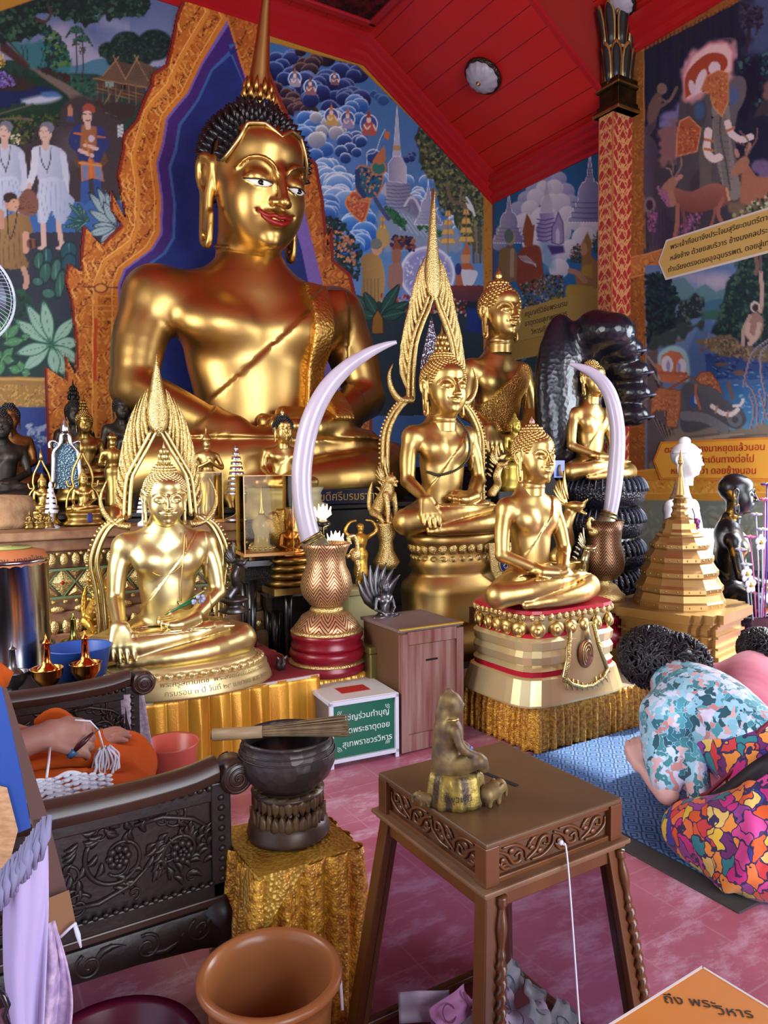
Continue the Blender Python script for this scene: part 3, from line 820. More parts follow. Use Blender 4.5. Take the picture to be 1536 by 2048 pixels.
  # stilt house
 p.poly([(900,700),(1360,800),(1330,960),(910,850)],(74,58,50),2)
 p.rect(985,750,1055,810,(120,150,140));p.rect(1130,780,1170,830,(26,22,26))
 p.poly([(960,700),(1075,560),(1165,740),(1500,830),(1400,830),(880,730)],(100,78,62),1.5);p.poly([(1165,740),(1270,560),(1480,640),(1480,830)],(92,72,58),1.5);p.poly([(1075,560),(1250,610),(1165,740)],(80,62,52),1.5)
 for a,b in(((1055,520),(1170,740)),((1105,530),(960,700)),((1250,510),(1380,750)),((1290,520),(1170,735)),((870,730),(1360,815))):p.line([a,b],12,(142,110,80))
 for k in range(12):p.line([(1290+k*14,600+k*4),(1220+k*22,740)],3,(70,52,44))
 for x in(905,960,1010,1080,1140,1200,1265):p.line([(x,780),(x,930+(x-900)*.25)],9,(112,90,66))
 for y in(790,820,850):p.line([(890,y),(1330,y+90)],5,(126,102,76))
 for a,b in(((1130,840),(1050,1030)),((1030,870),(960,990))):p.line([a,b],12,(132,106,78))
 p.poly([(900,960),(1330,960),(1150,1160),(960,1050)],(58,46,44),5,rough=8);p.line([(980,1050),(1090,1085)],6,(110,92,80))
 p.rect(1090,1160,1145,1275,(190,196,200));[p.line([(1090,1165+16*k),(1145,1170+16*k)],3,(90,100,110))for k in range(7)]
 # overhanging tree
 p.poly([(-50,-400),(1400,-400),(1415,40),(1340,160),(1180,150),(1000,180),(900,110),(920,210),(800,230),(650,200),(560,150),(430,130),(330,120),(420,240),(380,300),(200,400),(60,380),(-50,420)],(24,42,40),3,rough=10)
 p.scatter([(-50,-400),(1400,-400),(1400,60),(1300,160),(1000,150),(900,190),(700,210),(520,140),(330,130),(400,250),(250,370),(-50,400)],900,26,[(30,58,50),(44,76,60),(20,36,36),(58,92,72),(26,48,44)],.5,seed=12)
 p.line([(440,40),(470,130),(430,200),(340,185)],26,(70,58,56));p.line([(520,120),(470,140)],16,(74,62,58))
 # monks in white
 W=(206,212,228);SH=(150,164,196);SK=(206,172,160)
 def man(cx,hy,k=1.0):
  p.poly([(cx-115*k,hy+400),(cx-130*k,hy+250),(cx-60*k,hy+205),(cx+60*k,hy+205),(cx+170*k,hy+260),(cx+190*k,hy+420),(cx+170*k,hy+560),(cx+130*k,hy+760),(cx-50*k,hy+800),(cx-60*k,hy+560)],W,smooth=True,grad=(SH,1,.3))
  p.line([(cx-100*k,hy+270),(cx-110*k,hy+430),(cx-150*k,hy+560)],66*k,W);p.line([(cx+160*k,hy+290),(cx+190*k,hy+480),(cx+185*k,hy+640)],60*k,(192,200,220))
  p.ell((cx-150*k,hy+585),20*k,34*k,SK);p.line([(cx+185*k,hy+650),(cx+200*k,hy+800)],36*k,SK)
  p.line([(cx,hy+150),(cx,hy+220)],62*k,SK);p.ell((cx,hy+90),58*k,82*k,SK);p.ell((cx+12*k,hy+40),66*k,58*k,(116,118,134));p.ell((cx-14*k,hy+92),46*k,66*k,(212,180,168))
  p.line([(cx-50*k,hy+70),(cx-30*k,hy+66)],6,(90,70,70));p.line([(cx+5*k,hy+70),(cx+28*k,hy+66)],6,(90,70,70));p.line([(cx-30*k,hy+128),(cx,hy+130)],8,(170,100,100));p.line([(cx-22*k,hy+76),(cx-26*k,hy+104)],4,(180,140,130))
  p.line([(cx-50*k,hy+220),(cx-40*k,hy+340),(cx+10*k,hy+430),(cx+45*k,hy+330),(cx+50*k,hy+220)],9,(44,42,50));p.line([(cx+10*k,hy+430),(cx+10*k,hy+465)],8,(44,42,50))
  p.poly([(cx-60*k,hy+520),(cx+100*k,hy+500),(cx+150*k,hy+600),(cx+190*k,hy+780),(cx+130*k,hy+900),(cx+60*k,hy+780),(cx+10*k,hy+880),(cx-70*k,hy+920),(cx-80*k,hy+700)],(200,208,228),smooth=True,grad=(SH,.6,.6))
  for j in range(6):p.line([(cx-60*k+j*32*k,hy+540),(cx-70*k+j*44*k,hy+700),(cx-40*k+j*38*k,hy+850)],7,SH)
  for dx,e in((-30,0),(120,20)):p.line([(cx+dx*k,hy+860),(cx+(dx+6)*k,hy+1000),(cx+(dx+e+10)*k,hy+1150)],46*k,SK);p.ell((cx+(dx+e)*k,hy+1165),34*k,18*k,SK)
 man(45,1140,.95);man(425,1150)
 # warrior
 B=(44,54,108);O=(186,104,62)
 p.line([(790,1690),(790,1860)],76,(52,84,150));p.line([(900,1690),(930,1860)],70,(44,72,140))
 p.poly([(690,1500),(730,1390),(960,1380),(1010,1500),(950,1560),(720,1560)],(96,70,46));p.poly([(700,1180),(760,1150),(900,1170),(960,1210),(940,1500),(740,1500)],B,smooth=True)
 p.poly([(750,1500),(940,1520),(970,1690),(860,1660),(760,1690)],(110,124,156),edge=(O,2));p.poly([(820,1480),(870,1480),(890,1660),(815,1660)],O)
 p.poly([(760,1160),(900,1180),(900,1420),(740,1420)],(150,96,60),3);p.line([(740,1515),(940,1545)],18,(206,140,70))
 p.line([(720,1190),(670,1320),(740,1410)],62,B);p.line([(940,1210),(985,1360),(900,1400)],60,B);p.line([(690,1240),(760,1250)],18,O);p.line([(910,1270),(975,1280)],18,O)
 p.line([(740,1400),(860,1450)],36,SK);p.line([(900,1385),(790,1350)],34,SK);p.line([(815,1130),(820,1180)],54,SK);p.ell((812,1085),46,66,SK);p.poly([(765,1035),(775,985),(830,960),(885,1000),(878,1050),(820,1032)],(150,72,56),smooth=True);p.line([(800,1125),(840,1120)],10,(60,44,44));p.line([(775,1060),(800,1062)],6,(50,40,40));p.line([(820,1064),(845,1062)],6,(50,40,40))
 p.ell((850,1290),30,34,(196,176,190));p.line([(800,1310),(840,1480),(850,1650)],14,(198,120,60))
 # far man
 p.ell((652,995),18,22,(170,110,96));p.line([(652,1020),(652,1080)],50,(176,120,104));p.poly([(622,1080),(685,1080),(690,1135),(620,1135)],(52,66,108))
 # lower half: boy in tan, leaves
 p.fr(0,400,.2148)
 p.rect(-100,300,1100,1700,(52,44,50),(30,44,46),alpha=.85)
 p.fr(0,0,.2148)
 for dx,e in((395,0),(545,20)):p.line([(dx,1990),(dx+10,2160),(dx+e+14,2290)],46,SK);p.ell((dx+e-6,2310),40,18,SK)
 p.poly([(365,1680),(560,1660),(640,1800),(690,1880),(600,2080),(520,2040),(480,1960),(430,2070),(370,2040)],(204,210,228),smooth=True,grad=(SH,1,.2))
 for j in range(6):p.line([(400+40*j,1700),(380+46*j,1850),(420+34*j,2010)],7,SH)
 p.fr(0,400,.2148)
 p.poly([(150,20),(240,-100),(330,-60),(360,60),(320,140),(210,130),(100,60)],(128,88,74),smooth=True)
 for k in range(8):p.line([(170,80),(200+24*k,-80+30*k)],4,(88,56,50))
 p.ell((110,30),70,76,(196,146,124));p.ell((95,-20),66,50,(56,44,42));p.ell((130,45),48,56,(204,158,136));p.line([(140,65),(165,62)],8,(150,80,80));p.line([(110,20),(128,18)],5,(60,40,40))
 p.poly([(0,200),(40,170),(140,110),(270,150),(310,300),(240,340),(220,500),(270,590),(250,630),(100,650),(0,620)],(158,124,82),smooth=False,grad=((124,94,60),1,.3));p.line([(0,120),(10,240)],70,(190,140,120))
 p.line([(70,90),(70,260),(100,360),(140,240),(160,110)],9,(44,34,34));[p.line([(60+40*k,300),(30+50*k,470),(40+56*k,630)],6,(112,84,54))for k in range(5)]
 p.line([(240,320),(240,470)],60,(200,150,130));p.ell((295,405),50,50,(120,80,66));[p.line([(262+16*k,375),(262+16*k,445)],6,(50,26,30))for k in range(6)]
 p.line([(220,640),(250,740),(235,810)],50,(190,146,130))
 for x,y,a,b in((430,540,60,110),(360,560,50,90),(640,480,80,100),(520,650,50,120),(420,680,60,110),(640,600,70,110),(560,780,50,150),(450,870,70,50),(350,760,60,44)):
  p.ell((x,y),a,b,((62,104,96),(40,78,92),(52,92,84))[(x+y)%3],.2,2,edge=((24,46,50),2));p.line([(x,y-b*.7),(x,y+b*.8)],5,(100,140,128))
 for bx,by,w in((640,330,1),):
  for tx,ty in((640,30),(720,20),(780,90),(830,160),(620,160),(600,250),(660,260),(700,300)):p.big_leaf((800,210),(tx,ty),26,(50,92,92),(26,52,60),(110,150,150))
 for tx,ty in((820,-80),(900,-130),(980,-90),(820,90),(860,240),(930,400),(960,10),(790,330)):p.big_leaf((1090,250),(tx,ty),44,(150,172,180),(24,44,60),(90,120,130))
 p.rect(-100,1120,760,1650,(30,56,54),(28,54,44),alpha=.55)
 p.scatter([(0,850),(280,850),(300,1100),(0,1100)],60,34,[(30,66,50),(40,84,58),(24,48,44)],.5,seed=21)
 for tx,ty in((130,1110),(240,960),(400,920),(700,1090),(760,1320),(760,1520),(600,1640),(200,1600),(140,1430),(520,1640)):p.big_leaf((480,1350),(tx,ty),62,(140,176,158),(34,84,70),(70,110,96))
 for c,tips in(((60,1300),((-40,1100),(60,1060),(180,1150))),((20,1480),((-60,1400),(120,1380),(130,1500),(-10,1640))),((240,1300),((20,1340),(240,1240))),((200,1600),((280,1620),(180,1500),(80,1560)))):
  for t in tips:p.big_leaf(c,t,44,(78,130,92),(28,72,54),(120,160,120))
  # ---------------- right picture: pagoda, clouds, procession (crop 500,50)
 q=.3255;p.fr(500,50,q)
 Rm=[(40,40),(700,250),(1440,1000),(1440,2000),(0,2000)]
 p.poly([(20,20),(700,240),(1450,1000),(1450,2400),(20,2400)],(58,104,160),1,grad=((110,150,200),.2,1))
 dk=dict(rim=(120,140,190),body=(34,52,112),deep=(20,28,74));br=dict(rim=(130,104,96),body=(56,40,54),deep=(26,18,34));md=dict(rim=(180,205,236),body=(66,116,188),deep=(34,78,152));lt=dict(rim=(222,232,246),body=(110,158,214),deep=(60,116,190))
 g=np.random.default_rng(5)
 def clump(x0,y0,x1,y1,n,r0,r1,st):
  L=sorted([(g.uniform(x0,x1),g.uniform(y0,y1),g.uniform(r0,r1))for _ in range(n)],key=lambda t:t[1]);p.cloud(L,**st)
 clump(90,200,330,460,16,40,70,dk);clump(520,190,690,460,16,40,75,dk);clump(300,160,500,300,10,30,60,br);clump(160,380,460,580,14,36,60,br);clump(330,300,540,520,10,45,75,dk)
 clump(760,420,900,490,6,22,36,dict(rim=(96,140,190),body=(44,84,140),deep=(40,78,132)));clump(930,770,1010,830,5,18,30,dict(rim=(96,120,170),body=(44,66,120),deep=(34,52,104)))
 p.poly([(280,560),(420,540),(560,640),(700,720),(700,900),(420,900)],(84,126,186),20,rough=20)
 clump(300,560,480,860,16,40,66,md);clump(520,480,680,620,8,36,60,md);clump(400,560,560,720,10,34,60,dict(rim=(235,235,228),body=(176,178,186),deep=(120,130,160)))
 clump(540,680,760,820,10,30,50,dict(rim=(200,216,240),body=(46,84,150),deep=(26,52,110)));clump(420,860,560,960,8,40,70,lt);clump(540,940,820,1100,14,44,70,lt)
 clump(430,960,600,1160,14,50,85,lt);clump(560,1180,740,1400,16,46,80,dict(rim=(190,216,246),body=(64,128,206),deep=(34,92,178)));clump(440,1090,560,1180,6,44,70,md);clump(960,960,1120,1160,10,36,60,lt);clump(1120,1150,1300,1300,10,40,70,lt)
 def deva(x,y,s,c1,c2,c3=(232,200,180)):
  p.ell((x,y),46*s,52*s,(60,84,150),edge=((225,235,250),2));p.poly([(x-34*s,y+54*s),(x-26*s,y),(x,y-16*s),(x+26*s,y),(x+38*s,y+54*s)],c1,smooth=True);p.ell((x,y-22*s),12*s,16*s,c3);p.poly([(x-13*s,y-34*s),(x,y-80*s),(x+13*s,y-34*s)],c2)
  p.line([(x-24*s,y+4),(x-10*s,y+24*s),(x+6*s,y+10*s)],9*s,c3);p.line([(x+24*s,y+4),(x+36*s,y+30*s)],9*s,c3)
 deva(275,330,.9,(150,150,170),(150,110,100));deva(370,380,.9,(140,96,110),(120,80,80));deva(500,560,1.0,(200,160,90),(190,120,80));deva(600,580,1.0,(150,140,180),(180,110,96));deva(730,610,1.2,(176,90,80),(150,60,50));deva(520,330,.7,(120,90,100),(140,100,90))
 # tree on the right
 T=[(1020,680),(1050,640),(1440,1010),(1440,1400),(1370,1380),(1300,1280),(1250,1160),(1180,1150),(1120,960),(1060,900)]
 p.poly(T,(52,64,54),3,rough=12);p.scatter(T,900,12,[(86,96,66),(112,118,78),(58,74,60),(34,48,50),(132,134,90),(70,84,60)],.6,seed=31)
 p.line([(1210,980),(1240,1080),(1310,1100),(1330,1160)],22,(110,100,80));p.line([(1300,990),(1290,1090)],12,(120,112,96));[p.line([(1370+20*k,1240),(1375+20*k,1460)],14,((90,84,74),(122,112,94))[k%2])for k in range(4)]
 # hill and pagoda
 p.poly([(800,1110),(900,1090),(1150,1180),(1300,1290),(1300,1400),(820,1400),(780,1250)],(128,148,176),6,rough=8)
 for k in range(8):p.line([(850+30*k,1120+14*k),(930+34*k,1260+10*k)],8,(176,190,208),alpha=.7)
 p.poly([(840,1120),(900,1150),(950,1250),(880,1220)],(34,84,62),3,rough=6);p.scatter([(830,1115),(960,1200),(950,1260),(860,1180)],50,13,[(30,84,60),(52,110,70)],seed=32);p.scatter([(1020,1210),(1180,1270),(1170,1310),(1030,1250)],40,12,[(30,84,60),(52,110,70)],seed=33)
 p.poly([(835,1090),(832,980),(850,960),(985,970),(985,1040),(1050,1080),(1050,1190),(960,1150)],(150,152,176),1.5,grad=((112,116,148),1,0))
 p.poly([(848,960),(848,850),(880,806),(930,806),(962,870),(962,975)],(192,188,200),1.5,smooth=False,grad=((140,140,170),-1,0),edge=((220,228,240),1));p.poly([(875,806),(882,740),(896,560),(903,480),(910,560),(922,740),(930,806)],(172,180,204),1.2,edge=((214,222,238),1));p.poly([(878,770),(880,740),(922,740),(926,770)],(180,150,90))
 for k in range(7):p.line([(838-2*k,985+22*k),(910,992+22*k),(980,985+22*k)],5,(88,90,122))
 p.line([(950,1110),(985,1060),(1020,1080),(1050,1150)],16,(190,192,206));p.line([(975,1140),(995,1095),(1030,1150)],10,(110,112,140));p.poly([(800,1020),(835,960),(840,1060)],(176,176,196))
 p.chedi(1095,1230,290,(176,180,204),(120,130,165));p.line([(1330,1060),(1360,1110),(1380,1170)],14,(200,210,220));p.poly([(1325,1090),(1370,1110),(1380,1160),(1340,1130)],(210,214,216))
 # giant in blue armour
 p.poly([(590,1060),(640,1020),(700,1060),(740,1080),(700,1210),(640,1180),(585,1110)],(176,84,66),smooth=True,edge=((210,140,70),3));p.scatter([(600,1060),(700,1060),(700,1190),(620,1150)],60,9,[(206,120,70),(150,60,56),(214,150,90)],seed=35)
 p.poly([(650,880),(690,860),(800,900),(820,960),(780,1060),(700,1060),(650,1020)],(40,92,120),smooth=True,edge=((190,120,80),3));p.scatter([(660,880),(810,910),(780,1040),(660,1020)],70,11,[(190,120,76),(40,110,120),(30,50,100),(200,140,90)],seed=36);p.ell((790,880),50,46,(52,116,106),edge=((190,120,80),3));p.poly([(750,840),(775,800),(826,740),(836,830),(800,860)],(184,112,76))
 p.line([(660,900),(665,990),(700,1050)],30,(42,66,116));p.line([(770,1070),(800,1120),(850,1190)],26,(70,80,120));p.line([(680,1080),(740,1090)],16,(190,130,90));p.line([(720,860),(720,800),(770,780),(800,700),(830,640)],4,(214,228,246));p.poly([(830,650),(860,660),(850,710),(825,690)],(200,110,60))
 # white flying wheel and procession
 p.ell((1090,1530),170,170,(164,166,206),0,3,edge=((214,218,236),5));p.ell((1090,1530),140,140,(128,132,186),0,3,alpha=.7);p.scatter([(960,1420),(1230,1420),(1240,1660),(950,1660)],80,10,[(214,214,232),(176,180,214)],seed=41)
 p.scatter([(860,1290),(1010,1310),(1010,1390),(870,1360)],70,12,[(120,70,56),(40,34,56),(160,104,80),(60,50,80)],.9,seed=42)
 def umb(x,y,s):
  for k in range(4):w=(20+11*k)*s;p.poly([(x-w*.7,y+56*k*s),(x+w*.7,y+56*k*s),(x+w,y+(56*k+36)*s),(x-w,y+(56*k+36)*s)],(206,170,100),edge=((170,130,66),1.2))
  p.line([(x,y),(x,y+260*s)],5,(150,110,60))
 umb(1216,1140,1.0);umb(1328,1130,1.0);umb(815,1180,.8);p.line([(815,1290),(815,1330)],80,(180,150,90))
 p.poly([(680,1430),(740,1400),(800,1430),(830,1560),(800,1700),(690,1700),(690,1560)],(176,140,84),smooth=True,grad=((140,110,66),-1,0));p.ell((780,1370),34,46,(200,150,112));p.ell((775,1345),36,34,(112,120,116));[p.line([(700+22*k,1560),(700+22*k,1720)],6,(120,100,70))for k in range(5)]
 p.ell((900,1420),30,60,(150,100,80));p.poly([(870,1380),(900,1310),(930,1370)],(130,70,56));p.poly([(850,1480),(930,1470),(930,1620),(850,1620)],(150,110,100),smooth=True)
 p.ell((1325,1430),30,44,(190,140,110));p.poly([(1300,1410),(1335,1330),(1360,1410)],(176,104,60));p.poly([(1270,1470),(1370,1480),(1360,1680),(1270,1650)],(170,96,70),smooth=True);p.poly([(1290,1500),(1400,1520),(1330,1640)],(196,200,214),smooth=True);p.ell((1280,1500),20,36,(40,60,120))
 p.rect(1180,1600,1440,1760,(110,56,56),(60,40,70));p.scatter([(800,1650),(1330,1690),(1330,1800),(800,1770)],260,7,[(206,170,160),(150,60,60),(120,40,48),(190,120,120)],1,seed=44)
 p.rect(650,1700,1450,2400,(28,42,46),(16,24,30),alpha=.85);p.scatter([(800,1690),(1330,1710),(1330,1790),(830,1770)],160,7,[(190,160,150),(150,60,60)],1,seed=45)
 for tx,ty in((650,1660),(700,1640),(920,1590),(980,1700),(960,1760),(620,1760)):p.big_leaf((790,1800),(tx,ty),36,(36,78,70),(18,40,42),(80,120,104))
 p.poly([(745,1860),(750,1800),(785,1740),(820,1800),(825,1900),(745,1900)],(140,96,40),edge=((60,34,20),2));p.scatter([(450,1170),(560,1200),(690,1380),(660,1560),(540,1500),(480,1330)],320,15,[(28,50,52),(38,66,60),(20,34,44)],.5,seed=46);p.scatter([(470,1200),(640,1330),(650,1500),(500,1400)],90,8,[(176,112,84),(196,140,104)],.9,seed=47)
 p.poly([(1330,1740),(1450,1740),(1450,1900),(1330,1880)],(30,50,110),3)
 # gold border bands on this wall
 p.fr(0,0,1)
 GB=(176,128,48);DKB=(120,64,28)
 for quad in([(500,40),(728,108),(985,372),(985,398),(716,132),(500,74)],[(-60,20),(70,-30),(380,-60),(380,-5),(90,-8),(-60,44)]):
  p.poly(quad,GB,1,edge=((150,100,36),1.5))
 for k in range(60):
  t=k/16
  if k<17:x,y=505+13.4*k,54+3.9*k
  else:x,y=728+(k-17)*6.1,118+(k-17)*6.35
  p.line([(x-6,y-6),(x,y+6),(x+6,y-4)],3,DKB)
 p.poly([(967,380),(984,388),(984,700),(967,700)],(168,112,44),1);p.ornament([(970,392),(982,396),(982,700),(970,700)],(168,112,44),(112,56,26),sc=7)
 p.poly([(-60,752),(240,757),(240,880),(-60,880)],(150,110,60),1);p.ornament([(-60,768),(240,772),(240,842),(-60,840)],(156,116,60),(96,62,36),(190,150,80),sc=6);p.line([(-60,757),(240,761)],5,(190,150,84),smooth=False);p.poly([(-60,812),(240,816),(240,1100),(-60,1100)],(44,62,130),1);p.scatter([(55,850),(110,850),(100,900),(60,890)],30,6,[(110,130,170),(150,160,190)],seed=50)
 # ---------------- the arch: flames, purple band, blue niche
 AL=[(444,30),(452,44),(400,130),(372,190),(345,220),(330,240),(322,290),(310,330),(320,400),(318,470),(300,500),(246,540),(235,570),(233,900)]
 out=[(380,-40),(352,30),(338,100),(330,130),(302,150),(300,170),(285,200),(270,240),(245,270),(243,300),(232,350),(240,390),(250,440),(218,378),(220,420),(240,450),(200,490),(165,450),(160,500),(160,545),(135,525),(128,560),(140,600),(150,690),(150,750),(128,705),(130,760),(88,732),(95,900),(95,1100),(236,1100)]
 inner=AL
 full=[(380,-40)]+out[1:]+[(233,1100)]+inner[::-1]
 rt=[(444,20),(530,0),(512,60),(532,130),(560,200),(590,260),(602,300),(632,330),(645,400),(648,430),(656,520),(650,480),(662,455),(666,520),(700,550),(712,600),(705,640),(742,700),(742,1100),(640,1100),(560,560),(560,400),(520,300),(486,160)]
 m=np.zeros(len(X),bool)
 for P in(full,rt,[(233,1100),(233,560),(246,530),(300,495),(318,470),(310,330),(330,230),(400,120),(444,25),(500,120),(620,400),(660,700),(700,1100)]):
  i=np.arange(len(X));m|=p.sdpoly(i,P)<.5
 red=(128,40,30);OR=(186,104,40)
 p.clip=m
 p.poly(full,red,1);p.poly([(x*.97+9,y)for x,y in full],red,1)
 ins=[((x+(6 if k<29 else 0)),y+(5 if k<29 else 0))for k,(x,y)in enumerate(full)]
 p.ornament(ins,OR,(104,40,22),(214,140,60),sc=7.5,thr=.12)
 g2=np.random.default_rng(9)
 for k in range(150):
  j=g2.integers(1,28);t=g2.uniform();x=out[j][0]*(1-t)+out[j+1][0]*t+g2.uniform(5,60);y=out[j][1]*(1-t)+out[j+1][1]*t+g2.uniform(-5,20);L=g2.uniform(10,22)
  if p.sdpoly(np.array([0]),ins)is not None:p.line([(x+4,y+L*.6),(x-3,y),(x+2,y-L*.7)],5.5,((222,150,66),(204,120,46),(232,164,80))[k%3],taper=True);p.line([(x+7,y+L*.6),(x+1,y),(x+5,y-L*.6)],1.6,(110,40,22),taper=True)
  # inner channels of the frame
 off=lambda d:[(x-d*(1 if y>560 or 240<y<480 else .85),y-d*.35*(1 if y<560 else 0))for x,y in AL]
 p.line(off(4),8,(206,120,44),smooth=False);p.line(off(12),3,(230,158,74),smooth=False);p.line(off(44),7,(212,134,52),smooth=False);p.line(off(50),2.5,(240,170,90),smooth=False)
 for y in(560,575,592,612,622):p.line([(160+(y-560)*.3,y),(233,y+2)],3,((214,140,60),(120,50,28))[y%2]);p.ell((200,578),14,9,(220,150,70),edge=((120,56,28),2))
 p.line([(190,640),(188,760)],7,(196,70,40))
 p.poly(rt,red,1);p.ornament([(x-(7 if x>520 else-3),y+4)for x,y in rt],(168,88,36),(84,34,24),(200,122,50),sc=7.5,thr=.12,seed=3)
 for k in range(90):
  y=g2.uniform(20,720);x=np.interp(y,[0,60,200,300,400,520,600,720],[505,505,545,590,632,640,690,728])-g2.uniform(0,34);L=g2.uniform(9,20)
  p.line([(x-4,y+L*.6),(x+3,y),(x-2,y-L*.7)],5,((206,130,56),(190,106,42))[k%2],taper=True)
 p.line([(452,40),(486,150),(520,280)],5,(206,120,44))
 # bands and niche
 N=AL+[(233,1200),(760,1200),(700,800),(640,560),(600,400),(560,300),(520,230),(478,130),(452,44)]
 p.poly(N,(120,96,168),1);sc=lambda P,k,cx=500,cy=900:[(cx+(x-cx)*k,cy+(y-cy)*k)for x,y in P]
 def inset(d):
  Q=[]
  for x,y in AL[1:]:Q.append((x+d*(.94 if y>200 else .75),y+d*(.45 if y<330 else(.28 if y<560 else .2))+(d*1.3 if y<60 else 0)))
  return Q+[(233+d,1200),(700,1200),(640,700),(600,500),(540,300),(500-d*.1,200),(455,44+1.9*d)]
 p.poly(inset(5),(66,40,112),1);p.poly(inset(26),(62,96,160),1);p.poly(inset(32),(34,46,112),1.5)
 i=np.where(m&(p.sdpoly(np.arange(len(X)),inset(32))<0))[0];nz=fbm(X[i,0]/40,X[i,1]/40,4)[:,None];p.C[i]=p.C[i]*(.85+.3*nz)
 p.clip=None
 p.grain(5)
 fm=m[F].all(1);xm=V[F[:,0],0]<2.54
 a=painted('mural_painting',V,F[~fm&xm],p.C,PM);tag(a,'painted mural of white-robed pilgrims, stilt house and palms left of the big arch','mural')
 b=painted('mural_painting',V,F[~fm&~xm],p.C,PM);tag(b,'painted mural of blue scalloped clouds and a white pagoda behind the tall flame-backed statue','mural')
 c=painted('niche_arch',V,F[fm],p.C,PM,off=(0,-.035,0),thick=(0,-.035,0));tag(c,'orange flame-edged arch around a blue niche behind the biggest statue','arch')
 # ------------------------------------------------------------------ the painted right wall
def paint_right():
 y1=at_x(987,500,XW).y;V,F=wall_grid((XW-.012,1.6,.6),(0,1,0),(0,0,1),YB-1.62,5.4,.0115)
 X=proj_np(V.astype(float));p=Paint(X);p.C[:]=(120,60,40)
 p.fr(980,280,.2295)
 p.poly([(35,420),(940,40),(940,1500),(35,1640)],(30,82,128),1,grad=((40,96,150),0,1))
 g=np.random.default_rng(2)
 for col,rim,pts in(((120,126,172),(160,164,196),[(500,330,80),(600,340,70),(440,330,60),(380,430,70),(320,520,80),(250,620,90),(660,450,80),(700,560,90),(180,700,80),(120,800,70),(840,560,80),(80,900,70)]),((168,166,190),(206,202,214),[(560,420,80),(470,420,70),(400,500,80),(620,540,80),(350,600,80),(540,560,100),(300,720,90),(680,660,90),(480,700,130),(740,720,70),(600,800,110),(260,760,70),(870,760,90),(820,860,110),(700,950,90),(560,1000,120),(400,900,120),(600,1120,90)])):
  for x,y,r in pts:p.ell((x,y),r,r*.95,col,0,2.0,hi=(rim,.5,.8))
 p.poly([(440,900),(560,880),(560,1120),(460,1160)],(90,130,170),14,alpha=.7)
 p.chedi(165,900,480,(176,174,196),(96,92,140));p.chedi(870,720,640,(176,176,200),(60,62,120))
 p.poly([(420,870),(400,780),(440,690),(430,640),(555,630),(560,720),(530,890),(460,900)],(158,152,186),2,grad=((110,100,150),-1,0))
 for k in range(6):p.line([(410,690+36*k),(480,700+36*k),(555,680+36*k)],9,(72,60,122))
 p.poly([(435,630),(450,540),(480,480),(520,480),(540,540),(545,630)],(172,168,186),2);p.poly([(468,480),(485,400),(490,240),(500,400),(512,480)],(160,156,180),1.2)
 p.poly([(535,900),(535,760),(560,720),(595,620),(640,720),(645,900),(600,915)],(140,130,172),2,edge=((80,64,120),2));p.poly([(572,900),(572,800),(590,760),(608,800),(605,905)],(180,176,200));p.poly([(500,920),(640,920),(650,980),(540,1000)],(64,50,112),4)
 p.ell((175,850),48,70,(150,130,116));p.ell((165,835),40,60,(84,100,100));p.poly([(80,960),(130,935),(220,950),(240,1210),(80,1210)],(120,92,66),3,smooth=True);p.line([(195,960),(190,1180)],34,(150,128,108))
 p.poly([(240,1000),(300,930),(430,930),(460,1120),(480,1290),(250,1290)],(118,56,44),3,smooth=True);p.poly([(285,790),(320,640),(350,690),(370,740),(390,740),(370,930),(300,920)],(126,70,46),2,smooth=False);[p.line([(250+16*k,1010),(300+18*k,1060),(400,1080+6*k)],7,(160,160,176))for k in range(5)]
 p.poly([(800,900),(850,800),(890,900),(880,1000),(910,1040),(940,1050),(940,1310),(760,1300),(740,1180),(800,1120)],(132,96,60),3,smooth=False);p.ell((815,950),34,58,(160,124,96));p.poly([(800,1100),(890,1080),(890,1200),(800,1180)],(150,124,50),3);p.line([(700,1140),(760,1160),(830,1230)],46,(156,112,90));p.poly([(655,1310),(700,1260),(940,1300),(940,1440),(700,1450)],(150,124,56),3,smooth=True)
 p.scatter([(260,1260),(480,1180),(640,1180),(660,1400),(300,1500)],500,11,[(26,38,40),(52,72,50),(140,130,140),(36,48,44),(110,100,60),(90,60,90)],.7,seed=3);p.scatter([(700,940),(790,900),(790,1080),(700,1060)],90,11,[(30,48,44),(110,50,40),(44,66,44)],seed=4);p.scatter([(890,830),(940,800),(940,1000),(900,980)],40,11,[(30,48,44),(44,66,44)],seed=5)
 p.poly([(35,1380),(280,1480),(200,1640),(35,1700)],(16,28,44),6)
 # plaque, band, plaque below
 p.poly([(255,1545),(305,1460),(680,1368),(728,1440),(670,1520),(300,1600)],(158,124,44),1,edge=((206,190,150),1.0));p.ell((590,1460),110,90,(176,150,40),0,8,alpha=.6)
 for l in range(4):p.line([(330+6*l,1490+32*l-6),(660+2*l,1404+32*l)],3,(116,60,30));
 p.poly([(35,1660),(940,1450),(940,1560),(35,1790)],(150,98,44),1);p.ornament([(35,1680),(940,1475),(940,1545),(35,1770)],(148,92,40),(98,40,26),(170,120,56),sc=7);p.line([(35,1655),(940,1448)],14,(176,134,64),smooth=False)
 p.poly([(35,1790),(940,1565),(940,1760),(35,1960)],(150,120,58),1,edge=((196,164,90),1.5));p.poly([(35,1960),(940,1760),(940,4000),(35,4000)],(40,58,66),3);p.scatter([(35,1960),(700,1830),(700,2500),(35,2500)],300,20,[(32,52,44),(84,96,110),(46,70,60),(60,60,80)],seed=8)
 # ---- elephants (crop 1250,0)
 p.fr(1250,0,.2734)
 BR=(136,84,42);BD=(92,46,28)
